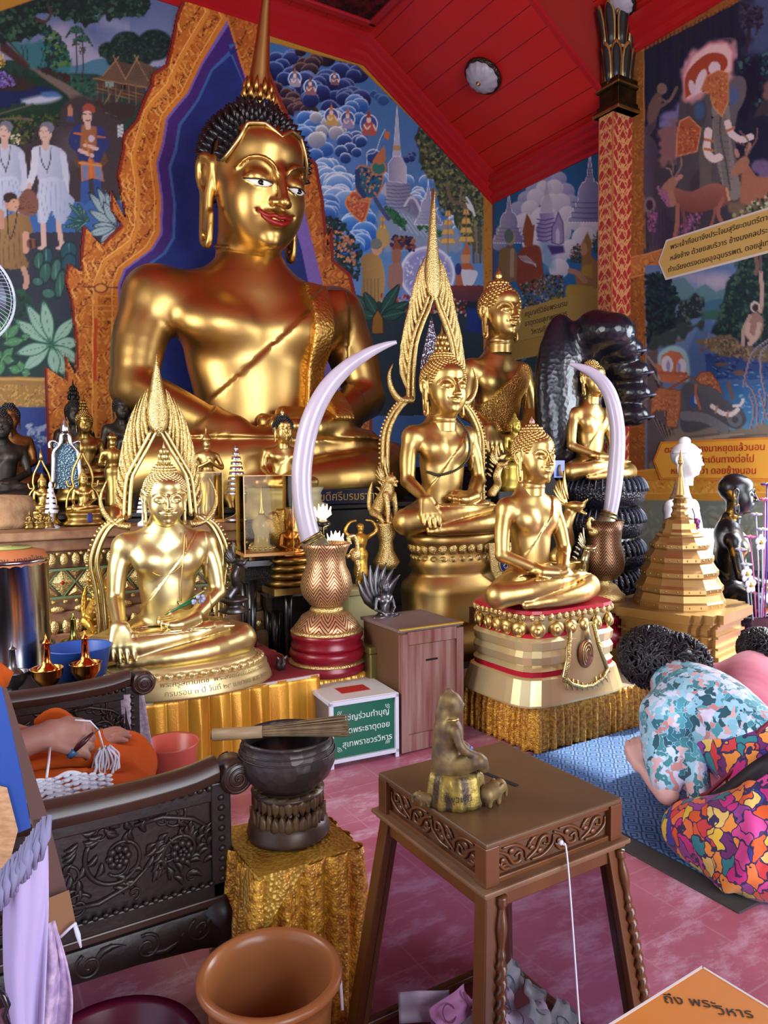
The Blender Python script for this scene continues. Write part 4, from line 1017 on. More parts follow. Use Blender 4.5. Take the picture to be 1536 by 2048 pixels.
 p.poly([(20,200),(1400,-400),(3000,-900),(3000,4200),(20,4200)],(140,86,44),1);p.ornament([(20,240),(135,200),(160,3600),(20,3600)],BR,BD,(160,104,50),sc=6.5);p.line([(20,240),(24,3600)],16,(176,128,60),smooth=False);p.line([(135,240),(160,3600)],8,(176,120,60),smooth=False)
 U=[(140,370),(860,0),(1900,-560),(3000,-1000),(3000,1100),(1060,1610),(155,1840)]
 p.poly(U,(30,36,58),1);p.ornament([(140,240),(860,-90),(860,-10),(140,360)],BR,BD,(150,96,44),sc=7)
 k=p.sel(1285,-200,1600,520)
 for j in range(26):p.line([(150+30*j,330-14*j),(160+30*j,900)],10,((24,30,50),(36,40,60),(40,44,40))[j%3],alpha=.6)
 p.poly([(840,0),(1200,-100),(1300,420),(900,360)],(66,82,118),30,rough=20);p.line([(900,100),(905,260),(880,380)],30,(50,44,60));p.line([(1010,60),(960,250)],16,(58,54,72));p.scatter([(840,20),(1000,60),(1000,200),(860,210)],120,20,[(50,44,62),(34,34,54),(66,64,80)],seed=10)
 p.scatter([(820,420),(1400,340),(1400,900),(900,800),(860,600)],300,24,[(42,74,84),(66,100,104),(28,46,62),(24,34,52)],seed=11);p.poly([(1000,640),(1060,590),(1400,520),(1400,760),(1010,720)],(120,86,80),8,rough=12);p.poly([(940,860),(1000,740),(1400,640),(1400,820),(1010,840)],(60,54,62),5)
 p.poly([(860,500),(960,420),(1000,640),(880,880),(800,860)],(24,26,50),10,rough=10);p.poly([(150,1100),(1060,1300),(1400,1300),(1400,1700),(150,1850)],(60,56,66),14,rough=12);p.poly([(740,1480),(1046,1400),(1400,1340),(1400,1600),(800,1620)],(116,96,82),14,rough=10)
 p.poly([(240,960),(380,800),(400,1180),(250,1220)],(128,92,96),8,rough=8);p.poly([(260,850),(400,760),(440,860),(260,940)],(112,110,156),12,rough=10)
 # tree with gibbon
 p.poly([(140,880),(160,960),(240,1080),(210,1300),(230,1500),(360,1640),(320,1810),(180,1830),(200,1640),(140,1420)],(86,74,92),2,smooth=True,grad=((50,42,60),1,0));p.line([(200,780),(200,900),(170,960)],60,(74,62,78));p.line([(230,800),(330,730),(380,640)],22,(96,84,84));p.ell((180,1500),44,60,(116,98,108));p.ell((180,1500),24,38,(56,40,56));[p.line([(200+24*j,1540),(190+30*j,1800)],6,(52,42,60))for j in range(6)]
 p.ell((215,790),44,120,(104,82,78),.3,2);p.ell((270,650),38,42,(120,98,92));p.line([(250,720),(320,740),(370,650)],16,(116,94,88))
 # elephant
 EG=(128,122,120)
 p.poly([(400,700),(560,560),(760,560),(850,700),(800,950),(840,1400),(760,1430),(740,1300),(640,1400),(540,1380),(560,1200),(420,1400),(380,1360),(380,1000)],(100,96,98),3,smooth=False,grad=((62,60,68),-1,.2))
 p.line([(440,1000),(430,1380)],90,(72,68,74));p.line([(590,1100),(590,1400)],90,(96,88,86));p.line([(700,800),(720,1100),(790,1400)],130,EG);p.poly([(640,850),(740,850),(760,1150),(770,1400),(730,1390),(700,1200),(660,1050)],(112,108,106),3,smooth=True);p.poly([(440,820),(470,700),(560,700),(600,820),(560,930),(500,900)],(70,66,72),2,smooth=True);p.poly([(770,560),(860,560),(890,640),(860,760),(780,860),(770,700)],(98,92,100),2,smooth=True);p.line([(700,850),(700,1000),(740,1200),(770,1390)],10,(70,66,72));[p.line([(670+y*.05,900+y),(760+y*.05,905+y)],5,(92,88,90))for y in range(0,450,45)];p.ell((640,860),10,8,(20,16,20));p.ell((545,810),40,66,(64,88,124),.1,6);p.ell((795,700),34,70,(74,96,140),.1,6)
 halo=[(420,740),(410,560),(480,400),(620,300),(760,290),(810,360),(800,520),(760,560),(560,700),(440,760)]
 p.poly(halo,(196,150,156),14,rough=14);p.poly([(x*.94+36,y*.94+30)for x,y in halo],(190,110,130),8);p.poly([(x*.88+72,y*.88+60)for x,y in halo],(222,190,190),6)
 p.poly([(440,720),(450,540),(590,400),(720,400),(740,500),(560,640)],(158,70,48),2,smooth=True);p.ell((655,500),44,50,(214,196,206),.2);p.ell((555,590),34,90,(212,196,206),.35);p.ell((490,640),24,56,(206,186,196),-.2)
 p.poly([(550,660),(590,560),(680,510),(760,530),(760,740),(710,860),(640,780),(620,690)],(176,104,68),2,edge=((206,150,100),2));p.scatter([(560,650),(600,570),(750,540),(740,760),(700,840),(640,760)],90,8,[(140,74,50),(206,138,92)],seed=13)
 p.poly([(400,880),(470,850),(560,940),(530,1110),(370,1150),(380,960)],(162,86,58),2,edge=((206,150,110),2));p.scatter([(400,900),(540,940),(520,1090),(390,1120)],90,8,[(130,62,44),(196,120,80)],seed=14)
 p.line([(610,960),(600,1100),(640,1160),(690,1150)],56,(218,200,196));[p.line([(585,y),(640,y+10)],20,(176,110,70),smooth=False)for y in(1020,1090)];p.line([(750,900),(780,980),(850,1020),(920,1000)],50,(212,196,196));p.line([(745,960),(800,930)],18,(176,110,70))
 # stags
 DC=(150,96,84)
 p.poly([(320,1390),(360,1370),(480,1400),(640,1340),(740,1370),(770,1440),(740,1500),(640,1530),(500,1560),(400,1520),(350,1480)],DC,2,smooth=True,grad=((112,66,62),0,1));p.line([(340,1480),(320,1390),(350,1330)],70,(158,110,94));p.poly([(240,1420),(290,1340),(350,1310),(370,1350),(330,1400),(270,1430)],(150,108,92),2,smooth=True);p.ell((395,1300),34,18,(170,126,112),-.6)
 p.line([(385,1500),(380,1650),(345,1830)],34,DC,taper=False);p.line([(420,1520),(440,1640),(450,1780)],26,(112,72,70));p.line([(720,1450),(680,1560),(750,1690)],30,DC);p.line([(660,1520),(640,1620),(590,1730)],20,(138,86,76));p.line([(350,1300),(330,1240),(300,1230)],12,(136,112,106));p.line([(360,1300),(410,1220),(410,1150)],12,(136,112,106));p.line([(345,1290),(350,1200),(310,1150)],10,(126,100,98));p.line([(745,1380),(760,1460)],18,(200,150,110))
 p.poly([(840,1480),(850,1280),(900,1200),(960,1290),(1100,1280),(1500,1200),(1500,1440),(900,1500)],(158,104,84),2,smooth=False);p.poly([(770,1270),(820,1180),(880,1140),(910,1180),(880,1250),(800,1290)],(160,112,92),2,smooth=True);p.ell((900,1090),20,50,(176,130,120),.3);p.ell((818,1120),16,36,(176,130,120),-.3);p.line([(880,1130),(900,1030),(840,960)],12,(120,92,84));p.line([(900,1120),(960,1020),(970,940)],12,(120,92,84));p.line([(870,1060),(790,1030)],9,(120,92,84))
 p.scatter([(790,1560),(1046,1420),(1500,1300),(1500,1560),(820,1640)],260,15,[(60,84,72),(150,160,110),(44,64,58),(190,190,150)],.8,seed=15);p.scatter([(160,1560),(230,1560),(240,1700),(170,1700)],50,9,[(150,90,130),(120,70,110)],1,seed=16);p.scatter([(470,1560),(560,1560),(560,1720),(380,1700)],60,9,[(150,90,130),(112,70,110)],1,seed=17);p.scatter([(230,1350),(300,1400),(340,1520),(290,1500)],40,9,[(140,90,130)],1,seed=18);p.poly([(920,1200),(1500,1060),(1500,1220),(940,1290)],(112,92,130),8,rough=14)
 # band between the pictures and plaque (crop 1250,450)
 p.fr(1250,450,.2685);p.poly([(30,255),(3000,-560),(3000,-380),(160,345),(30,400)],(166,106,56),1);p.ornament([(50,262),(3000,-530),(3000,-410),(50,375)],(168,106,56),(118,50,34),(186,128,70),sc=8);p.line([(30,250),(3000,-565)],9,(190,136,78),smooth=False);p.line([(30,398),(3000,-380)],9,(190,136,78),smooth=False)
 Lp=[(158,372),(3000,-370),(3000,1560),(150,1840)]
 p.poly(Lp,(96,124,164),1);p.rect(150,300,2000,620,(88,112,158),(140,146,172));p.ell((680,420),130,60,(176,164,178),0,20,alpha=.8);p.ell((500,390),80,40,(160,156,176),0,20,alpha=.7)
 p.poly([(340,420),(440,390),(520,480),(600,440),(680,500),(720,480),(800,450),(830,640),(340,640)],(86,122,132),3,smooth=False);p.poly([(560,590),(640,560),(740,545),(770,700),(560,700)],(62,104,128),3);p.poly([(570,650),(760,620),(760,700),(570,710)],(56,96,86),4)
 p.poly([(560,720),(640,700),(660,740),(600,860),(660,900),(700,960),(1000,900),(1500,1000),(1500,1560),(480,1420),(420,1100),(480,900)],(76,108,150),5,smooth=False);p.rect(600,960,2000,1150,(40,56,106),(44,80,140),alpha=.75);p.scatter([(640,960),(1400,960),(1400,1150),(680,1140)],200,16,[(110,140,180),(34,48,92),(60,90,140)],.3,seed=22,rot=0);p.rect(700,1180,2000,1560,(48,106,164),(84,160,196),alpha=.7);p.scatter([(820,1180),(1500,1180),(1500,1500),(860,1400)],150,18,[(140,180,206),(60,120,176)],.25,seed=23,rot=0)
 p.poly([(160,380),(330,345),(350,480),(400,560),(380,760),(160,930)],(20,34,48),6,rough=12);p.scatter([(160,380),(330,350),(400,560),(400,740),(160,900)],300,20,[(22,42,52),(30,60,56),(18,28,44)],seed=24);p.poly([(390,600),(470,560),(520,520),(580,560),(580,640),(540,700),(400,760)],(34,50,58),5,rough=10);p.scatter([(390,590),(560,520),(580,640),(400,760)],120,14,[(36,54,60),(84,96,90),(26,40,50)],seed=25);p.poly([(160,860),(400,760),(580,720),(560,760),(400,860),(300,920),(160,940)],(52,64,66),6,rough=12)
 p.poly([(820,270),(900,220),(3000,-380),(3000,900),(1000,900),(820,880),(700,820),(640,800),(700,700),(740,560),(800,400)],(28,50,54),5,rough=12);p.scatter([(820,270),(1500,50),(1500,900),(860,870),(660,780),(740,560)],600,18,[(34,60,58),(52,84,70),(24,40,48),(66,92,76)],seed=26)
 p.poly([(540,870),(640,830),(780,830),(860,890),(1500,1000),(1500,1050),(900,1000),(700,960),(560,900)],(110,98,80),4,rough=10);p.scatter([(560,860),(760,830),(1060,980),(900,1000),(640,940)],120,14,[(136,118,84),(80,72,66),(150,130,90)],.5,seed=27);[p.ell(c,a,b,(112,92,78))for c,a,b in(((575,928),26,14),((850,1100),44,22),((720,1040),50,14),((600,812),14,8),((400,860),30,10))]
 # gibbon
 p.line([(1010,350),(1020,500),(1010,640)],32,(178,152,140));p.ell((960,760),70,110,(150,118,108),.2,2);p.line([(930,680),(880,790),(880,890)],28,(172,148,136));p.line([(1000,740),(980,830),(930,885)],36,(186,162,150));p.line([(920,740),(910,800),(950,850)],36,(186,162,150));p.ell((968,610),36,42,(196,186,180));p.ell((972,616),24,28,(60,48,56));p.line([(960,180),(985,300),(975,360)],34,(118,92,88));p.line([(1010,170),(1010,350)],12,(110,90,86))
 # roots
 for L in([(1065,860),(980,920),(930,1000),(880,1200)],[(1060,900),(1010,970),(1020,1150),(1050,1300),(1020,1500)],[(900,1180),(960,1250),(990,1400),(960,1600)],[(930,1260),(960,1400),(900,1640)],[(1000,1240),(1060,1440)]):p.line(L,18,(150,140,150));p.line([(x+5,y)for x,y in L],6,(90,80,96))
 # rocks and lying elephant
 p.poly([(165,940),(240,930),(300,1080),(280,1200),(400,1500),(420,1600),(300,1840),(165,1840)],(92,82,86),4,smooth=False);[p.line([(170+20*j,980+60*j%700),(230+12*j,1060+60*j%700)],16,((140,128,120),(60,54,64))[j%2])for j in range(14)];[p.line([(200+18*j,1420+14*j),(300+8*j,1600+6*j)],12,((130,116,104),(56,50,58))[j%2])for j in range(9)]
 p.poly([(400,1520),(600,1530),(900,1500),(3000,1300),(3000,1820),(160,1850),(300,1600)],(132,120,104),5,rough=10);[p.line([(420+60*j,1580+20*(j%3)),(700+60*j,1560+30*(j%3))],12,((100,90,84),(160,148,128))[j%2])for j in range(8)];p.poly([(980,1780),(1100,1660),(1600,1560),(1600,1760)],(140,190,190),6)
 p.poly([(400,1300),(430,1180),(520,1130),(640,1150),(720,1280),(840,1350),(890,1400),(900,1470),(840,1520),(760,1500),(780,1540),(700,1545),(660,1500),(520,1540),(420,1520)],(100,104,108),3,smooth=True,grad=((74,76,82),0,1));p.ell((820,1450),56,54,(110,114,118));p.ell((820,1450),26,24,(80,82,88));p.poly([(420,1230),(470,1170),(540,1230),(560,1300),(480,1390)],(86,88,96),2,smooth=True);p.line([(440,1420),(600,1440),(740,1520)],70,(118,120,124))
 p.ell((510,1310),34,50,(60,92,150),.2,3);p.ell((530,1300),16,34,(180,190,206));p.line([(530,1190),(525,1250),(560,1370)],18,(186,112,76))
 p.poly([(520,1150),(560,1095),(640,1090),(700,1180),(740,1280),(640,1200),(560,1190)],(176,110,76),2,edge=((120,70,50),1.5));p.scatter([(530,1140),(640,1100),(720,1240),(620,1190)],60,8,[(140,80,54),(206,150,110)],seed=29)
 p.poly([(185,1430),(200,1260),(260,1210),(420,1230),(420,1350),(390,1510),(305,1505),(310,1390),(240,1380)],(176,110,74),2,edge=((120,72,50),1.5));p.scatter([(200,1280),(400,1240),(390,1480),(320,1480),(300,1380),(210,1380)],160,8,[(150,88,58),(200,134,92)],seed=30)
 p.poly([(245,1060),(250,960),(340,900),(430,920),(475,1000),(478,1150),(420,1170),(260,1160)],(150,190,196),5,smooth=True);p.poly([(225,1030),(262,1045),(275,970),(340,935),(410,950),(455,1020),(455,1150),(350,1180),(265,1165)],(184,110,76),2,smooth=False);p.ell((315,1040),44,66,(206,206,214),-.1);p.ell((420,1060),36,66,(206,206,214),.1);p.ell((322,1050),14,40,(150,140,180));p.ell((400,1066),14,44,(150,140,180));p.line([(255,1100),(455,1110)],26,(172,96,66));p.line([(330,1220),(400,1180),(480,1130)],20,(150,84,56))
 p.line([(650,1350),(720,1400),(790,1410),(840,1375)],34,(226,220,214));p.line([(690,1350),(670,1400)],14,(190,130,100));p.line([(770,1390),(760,1430)],14,(190,130,100));p.line([(810,1350),(860,1340),(880,1300)],22,(226,220,214));p.line([(770,1180),(800,1290)],30,(120,100,90))
 # lower yellow board area
 p.poly([(440,1660),(3000,1500),(3000,1800),(980,1745),(900,1820),(440,1820)],(140,160,150),5,alpha=.0)
 p.poly([(30,1830),(3000,1700),(3000,2080),(30,2060)],(214,150,54),1);p.line([(30,1832),(3000,1705)],10,(232,176,80),smooth=False);p.ornament([(30,1900),(3000,1780),(3000,1990),(30,2000)],(220,156,56),(176,96,40),(232,178,84),sc=9);p.line([(30,1905),(3000,1790)],6,(180,110,50),smooth=False);p.line([(30,2000),(3000,1980)],8,(236,180,84),smooth=False)
 p.poly([(30,2050),(3000,2060),(3000,4000),(30,4000)],(122,134,122),1);p.ornament([(30,2090),(3000,2090),(3000,4000),(30,4000)],(128,140,126),(150,104,70),(146,156,140),sc=14)
 p.grain(5)
 F=F[(V[F[:,0],1]>3.10)|(V[F[:,0],2]>2.62)]
 yc=V[F[:,0],1];zc=V[F[:,0],2]
 cut=5.3;a=yc>cut
 A=painted('mural_painting',V,F[a&(zc<4.95)],p.C,PM);tag(A,'painted mural of grey pagodas in clouds between the corner and the red pillar','mural')
 up=zc>3.43
 B=painted('mural_painting',V,F[~a&up],p.C,PM);tag(B,'dark forest mural with a decorated elephant and two stags, right of the pillar','mural')
 Cc=painted('mural_painting',V,F[~a&~up],p.C,PM);tag(Cc,'river mural with a gibbon and a lying elephant, under the forest mural','mural')
paint_back();paint_right()
# ------------------------------------------------------------------ room shell
so.rotation_euler=Vector((.80,-.06,.60)).to_track_quat('Z','Y').to_euler()
def struct(o):o['kind']='structure';return o
FLOOR=mat('painted_red_cement',(160,74,96),.33,0,.5,noise=(2.2,(188,120,142),.55),bump=(8,.10,'noise',.01))
def floor_lines():
 nt=FLOOR.node_tree;b=nt.nodes['Principled BSDF'];src=b.inputs['Base Color'].links[0].from_socket
 tc=nt.nodes.new('ShaderNodeTexCoord');br=nt.nodes.new('ShaderNodeTexBrick')
 br.offset=0;br.inputs['Scale'].default_value=1.0;br.inputs['Brick Width'].default_value=.30;br.inputs['Row Height'].default_value=.30;br.inputs['Mortar Size'].default_value=.004;br.inputs['Mortar Smooth'].default_value=.3
 br.inputs['Color1'].default_value=br.inputs['Color2'].default_value=(0,0,0,1);br.inputs['Mortar'].default_value=(1,1,1,1)
 nt.links.new(tc.outputs['Object'],br.inputs['Vector'])
 w=nt.nodes.new('ShaderNodeTexNoise');w.inputs['Scale'].default_value=3.5;w.inputs['Detail'].default_value=8;w.inputs['Roughness'].default_value=.75
 mp=nt.nodes.new('ShaderNodeMapping');mp.inputs['Scale'].default_value=(1,2.2,1);mp.inputs['Rotation'].default_value=(0,0,.4)
 nt.links.new(tc.outputs['Object'],mp.inputs[0]);nt.links.new(mp.outputs[0],w.inputs['Vector'])
 r=nt.nodes.new('ShaderNodeValToRGB');r.color_ramp.elements[0].position=.49;r.color_ramp.elements[1].position=.68;nt.links.new(w.outputs['Fac'],r.inputs[0])
 m1=nt.nodes.new('ShaderNodeMixRGB');m1.inputs[2].default_value=lin((212,176,196))+(1,);nt.links.new(r.outputs[0],m1.inputs[0]);nt.links.new(src,m1.inputs[1])
 m2=nt.nodes.new('ShaderNodeMixRGB');m2.inputs[2].default_value=lin((190,140,158))+(1,);mul=nt.nodes.new('ShaderNodeMath');mul.operation='MULTIPLY';mul.inputs[1].default_value=.55
 nt.links.new(br.outputs['Color'],mul.inputs[0]);nt.links.new(mul.outputs[0],m2.inputs[0]);nt.links.new(m1.outputs[0],m2.inputs[1]);nt.links.new(m2.outputs[0],b.inputs['Base Color'])
floor_lines()
struct(MB().box((2.2,1.4,-.05),(9.6,12.4,.1)).build('floor',FLOOR))
WALLP=mat('cream_wall_paint',(150,120,96),.7)
WALLD=mat('dark_wall_paint',(110,66,48),.7)
struct(MB().box((2.54,YB+.1,3.4),(7.4,.2,7.0)).build('wall_back',WALLD))
# right wall with a door opening just before the frame's edge
b=MB();b.box((XW+.1,5.3,3.4),(.2,4.0,7.0));b.box((XW+.1,2.5,4.75),(.2,1.6,4.3));b.box((XW+.1,3.2,1.2),(.2,.22,2.8));b.box((XW+.1,-1.3,3.4),(.2,6.0,7.0));struct(b.build('wall_right',WALLD))
b=MB();b.box((-1.7,5.9,3.4),(.2,2.8,7.0));b.box((-1.7,2.4,5.2),(.2,4.6,3.4));b.box((-1.7,-2.1,3.4),(.2,4.4,7.0));struct(b.build('wall_left',WALLP))
b=MB();b.box((-.7,-4.2,3.4),(2.2,.2,7.0));b.box((5.0,-4.2,3.4),(2.0,.2,7.0));b.box((2.2,-4.2,5.4),(3.7,.2,3.0));struct(b.build('wall_front',WALLP))
# timber ceiling painted red
REDC=mat('red_ceiling_paint',(196,36,30),.42,0,.5,noise=(1.5,(178,30,26),.5))
REDT=mat('red_trim_gloss',(168,28,34),.25,0,.6)
REDD=mat('red_header_paint',(150,40,34),.6)
def planks(m,ax,w=.145):
 nt=m.node_tree;bsdf=nt.nodes['Principled BSDF'];src=bsdf.inputs['Base Color'].links[0].from_socket
 tc=nt.nodes.new('ShaderNodeTexCoord');sp=nt.nodes.new('ShaderNodeSeparateXYZ');nt.links.new(tc.outputs['Object'],sp.inputs[0])
 d=nt.nodes.new('ShaderNodeMath');d.operation='DIVIDE';d.inputs[1].default_value=w;nt.links.new(sp.outputs[ax],d.inputs[0])
 f=nt.nodes.new('ShaderNodeMath');f.operation='FRACT';nt.links.new(d.outputs[0],f.inputs[0])
 c=nt.nodes.new('ShaderNodeMath');c.operation='LESS_THAN';c.inputs[1].default_value=.035;nt.links.new(f.outputs[0],c.inputs[0])
 mx=nt.nodes.new('ShaderNodeMixRGB');mx.inputs[2].default_value=lin((96,16,16))+(1,);nt.links.new(c.outputs[0],mx.inputs[0]);nt.links.new(src,mx.inputs[1]);nt.links.new(mx.outputs[0],bsdf.inputs['Base Color'])
planks(REDC,0,.20)
SL=.65;zS=lambda x:4.97+SL*(5.95-x);zN=lambda x:5.76+SL*(5.95-x)
def slab(pts,t=.05):
 b=MB();n=len(pts);V=list(pts)+[(x,y,z+t)for x,y,z in pts]
 b.put(V,[tuple(range(n)),tuple(range(2*n-1,n-1,-1))]+[(i,(i+1)%n,n+(i+1)%n,n+i)for i in range(n)],False);return b
YH=5.27
b=slab([(5.95,YH,zS(5.95)),(5.95,YB,zS(5.95)),(4.14,YB,zS(4.14)),(4.14,YH,zS(4.14))])
struct(b.build('ceiling',REDC))
struct(slab([(-.87,YH,zS(5.95)),(-.87,YB,zS(5.95)),(.94,YB,zS(4.14)),(.94,YH,zS(4.14))]).build('ceiling',REDC))
struct(slab([(4.14,YH,zS(4.14)),(4.14,YB,zS(4.14)),(.94,YB,zS(4.14)),(.94,YH,zS(4.14))]).build('ceiling',REDC))
b=MB();b.put([(5.95,YH,zS(5.95)),(5.95,YH,zN(5.95)),(3.9,YH,zN(3.9)),(-1.6,YH,zN(3.9)),(-1.6,YH,zS(4.14)),(4.14,YH,zS(4.14))],[(0,1,2,3,4,5)],False)
b.put([(5.95,YH+.06,zS(5.95)),(5.95,YH+.06,zN(5.95)),(3.9,YH+.06,zN(3.9)),(-1.6,YH+.06,zN(3.9)),(-1.6,YH+.06,zS(4.14)),(4.14,YH+.06,zS(4.14))],[(5,4,3,2,1,0)],False)
struct(b.build('wall_header',REDD))
struct(slab([(5.95,-4.1,zN(5.95)),(5.95,YH,zN(5.95)),(3.9,YH,zN(3.9)),(3.9,-4.1,zN(3.9))]).build('ceiling',REDC))
struct(slab([(3.9,-4.1,zN(3.9)),(3.9,YH,zN(3.9)),(-1.6,YH,zN(3.9)),(-1.6,-4.1,zN(3.9))]).build('ceiling',REDC))
# cornice mouldings: along the back wall under the slopes, along the side wall, along the nave wall
def moulding(name,path,prof,m,up=(0,0,1)):
 """prof: (out from wall, down) pairs swept along path; out = direction per path point"""
 b=MB();R=[]
 for p,o,d in path:R.append([tuple(Vector(p)+Vector(o)*a+Vector(d)*c)for a,c in prof])
 b.rings(R,close=True,smooth=False);return struct(b.build(name,m))
PRF=[(0,0),(.16,0),(.16,.05),(.12,.07),(.12,.12),(.07,.15),(.07,.20),(.03,.23),(.03,.27),(0,.27)]
zf=zS(4.14);o=(0,-1,0);dn=(0,0,-1)
moulding('trim_back',[((-.87,YB,zS(5.95)),o,dn),((.94,YB,zf),o,dn),((4.14,YB,zf),o,dn),((5.95,YB,zS(5.95)),o,dn)],PRF,REDT)
moulding('trim_right',[((XW,YB,4.99),(-1,0,0),dn),((XW,5.25,4.99),(-1,0,0),dn)],PRF,REDT)
moulding('trim_nave',[((XW,5.2,zN(XW)),(-1,0,0),dn),((XW,-4,zN(XW)),(-1,0,0),dn)],[(a*1.1,c*1.0)for a,c in PRF],REDT)
moulding('trim_header',[((XW,YH,zS(XW)-.0),(0,-1,0),(SL*.8,0,1)),((4.14,YH,zf),(0,-1,0),(SL*.8,0,1))],[(0,0),(.05,0),(.05,.03),(0,.03)],REDT)
# carved panel in the flat ceiling strip
CARV=mat('carved_ceiling_panel',(110,26,26),.5,0,.4,noise=(9,(40,16,14),.12),bump=(26,.9,'wave',.02))
cp=thing('ceiling_panel','dark red carved panel set into the flat strip of the ceiling','panel',(3.05,6.2,zf-.012))
MB().box((0,0,-.01),(1.9,1.2,.02)).build('carving',CARV,cp)
fr_=MB();[fr_.box(c,d)for c,d in(((0,-.64,-.02),(2.06,.08,.05)),((0,.64,-.02),(2.06,.08,.05)),((-.99,0,-.02),(.08,1.3,.05)),((.99,0,-.02),(.08,1.3,.05)))];fr_.build('frame',REDT,cp,bevel=.01)
# ceiling lamps
def lamp(x,y,z,r,label):
 n=Vector((-SL,0,-1)).normalized()if x>4.1 else Vector((0,0,-1));q=n.to_track_quat('Z','Y')
 t=thing('ceiling_lamp',label,'lamp',(x,y,z),0,'ceiling lamps');t.rotation_mode='QUATERNION';t.rotation_quaternion=q
 MB().lathe([(r*1.0,0),(r*1.08,.02),(r*1.05,.05),(r*.92,.055)],n=40).build('rim',mat('lamp_brass',(60,50,44),.4,.7,bump=(60,.8,'voronoi',.01)),t)
 R=[];n_=60
 for i in range(9):
  a=PI/2*i/8;R.append([(r*.95*math.cos(a)*(1+.03*math.cos(12*2*PI*j/n_))*math.cos(2*PI*j/n_),r*.95*math.cos(a)*(1+.03*math.cos(12*2*PI*j/n_))*math.sin(2*PI*j/n_),.04+r*.52*math.sin(a))for j in range(n_)])
 MB().rings(R).build('glass_bowl',mat('lamp_glass',(176,172,184),.35,0,.5,noise=(20,(150,146,160),.5)),t)
 MB().lathe([(r*.12,0),(r*.14,.01),(r*.05,.03),(.001,.04)],(0,0,.03+r*.53),16).build('knob',GOLD_DULL,t)
p=at_d(968,155,7.66);lamp(p.x,p.y,zS(p.x),.19,'frosted ribbed dome lamp on the red sloping ceiling')
p=at_d(1245,0,7.0);lamp(p.x,p.y,zN(p.x),.13,'small dome lamp on the upper ceiling above the pillar, cut by the top edge')
# ------------------------------------------------------------------ red pillar with a lotus capital
def pillar():
 t=thing('pillar','square red pillar stencilled with gold, ending in a dark lotus capital','pillar',(5.81,5.16,0))
 w,dd,H=.28,.18,4.93
 V,F=[],[]
 faces=[((-w/2,dd/2),(-w/2,-dd/2)),((-w/2,-dd/2),(w/2,-dd/2))]
 Vs,Fs,n0=[],[],0
 for(a,b)in faces:
  L=math.hypot(b[0]-a[0],b[1]-a[1]);v,f=wall_grid((a[0]+5.81,a[1]+5.16,0),((b[0]-a[0])/L,(b[1]-a[1])/L,0),(0,0,1),L,H,.009)
  Vs.append((v,np.stack([np.linspace(0,1,2)[:1].repeat(len(v)),v[:,2]],1),L,np.hypot(v[:,0]-a[0]-5.81,v[:,1]-a[1]-5.16)));Fs.append(f)
 VV=[];CC=[];FF=[]
 for(v,_,L,s),f in zip(Vs,Fs):
  u=(s-L/2)/.14;z=v[:,2]/.24;au=np.abs(u)
  fz=z-np.floor(z)
  q=np.sin(PI*2*fz+np.sin(au*5)*1.2)*np.cos(au*6.5+np.sin(2*PI*fz)*1.5)
  dia=np.abs(au*1.6+np.abs(fz-.5)*2-.75)<.11
  vine=(np.abs(q)<.20)|dia|(np.hypot(au-.62,(fz-.5)*1.7)<.10)
  edge=s<.012;edge|=s>L-.012
  c=np.array((162,48,50),float)[None].repeat(len(v),0);c[vine]=(206,150,96);c[edge]=(176,110,60)
  FF.append(f+len(VV)*0+sum(len(x)for x in VV));VV.append(v-np.array((5.81,5.16,0)));CC.append(c)
 painted('shaft',np.vstack(VV),np.vstack(FF),np.vstack(CC),vmat('stencilled_red',.45),parent=t)
 MB().box((.0,.003,H/2),(w-.006,dd-.008,H)).build('core',RED_LACQ,t)
 b=MB()
 for z,k,h in((4.90,1.22,.05),(4.95,1.05,.05),(5.0,.92,.14),(5.13,1.1,.04),(5.17,1.0,.05)):b.box((0,-.02,z+h/2),(w*k,(dd+.08)*k,h))
 b.build('collar',GOLD_DARK,t,bevel=.008)
 b=MB();b.box((0,-.02,5.155),(w*1.12,(dd+.08)*1.12,.022));b.box((0,-.02,4.915),(w*1.26,(dd+.08)*1.26,.03));b.build('gold_band',GOLD_DULL,t,bevel=.006)
 # petals
 G=MB();K=MB()
 for tier,(z0,z1,r0,r1,n)in enumerate(((5.18,5.56,.125,.175,8),(5.50,5.92,.15,.225,8))):
  for j in range(n):
   a=2*PI*(j+.5*tier)/n;ca,sa=math.cos(a),math.sin(a)*.72;tx,ty=-math.sin(a),math.cos(a)*.72
   for mb,kk,oo in((G,1.0,0),(K,.72,.012)):
    P=[]
    for s_,wd in((0,.046),(.3,.054),(.6,.064),(.85,.054),(.96,.03),(1,.006)):
     r=r0+(r1-r0)*s_**1.5+oo;z=z0+(z1-z0)*(s_ if kk==1 else .05+s_*.85);P.append((r,z,wd*kk))
    R=[[(r*ca+tx*wd*e+ca*dp,-.02+r*sa+ty*wd*e+sa*dp,z)for e,dp in((-1,-.012),(-1,.004),(0,.016),(1,.004),(1,-.012))]for r,z,wd in P]
    mb.rings(R)
 G.build('lotus_petal_rims',mat('faded_gold_paint',(186,160,96),.4,.8),t);K.build('lotus_petals',mat('dark_green_lacquer',(34,40,40),.35),t)
pillar()
struct(MB().box((5.81,5.2,5.5),(.2,.12,.9)).build('trim_pillar_core',REDD))
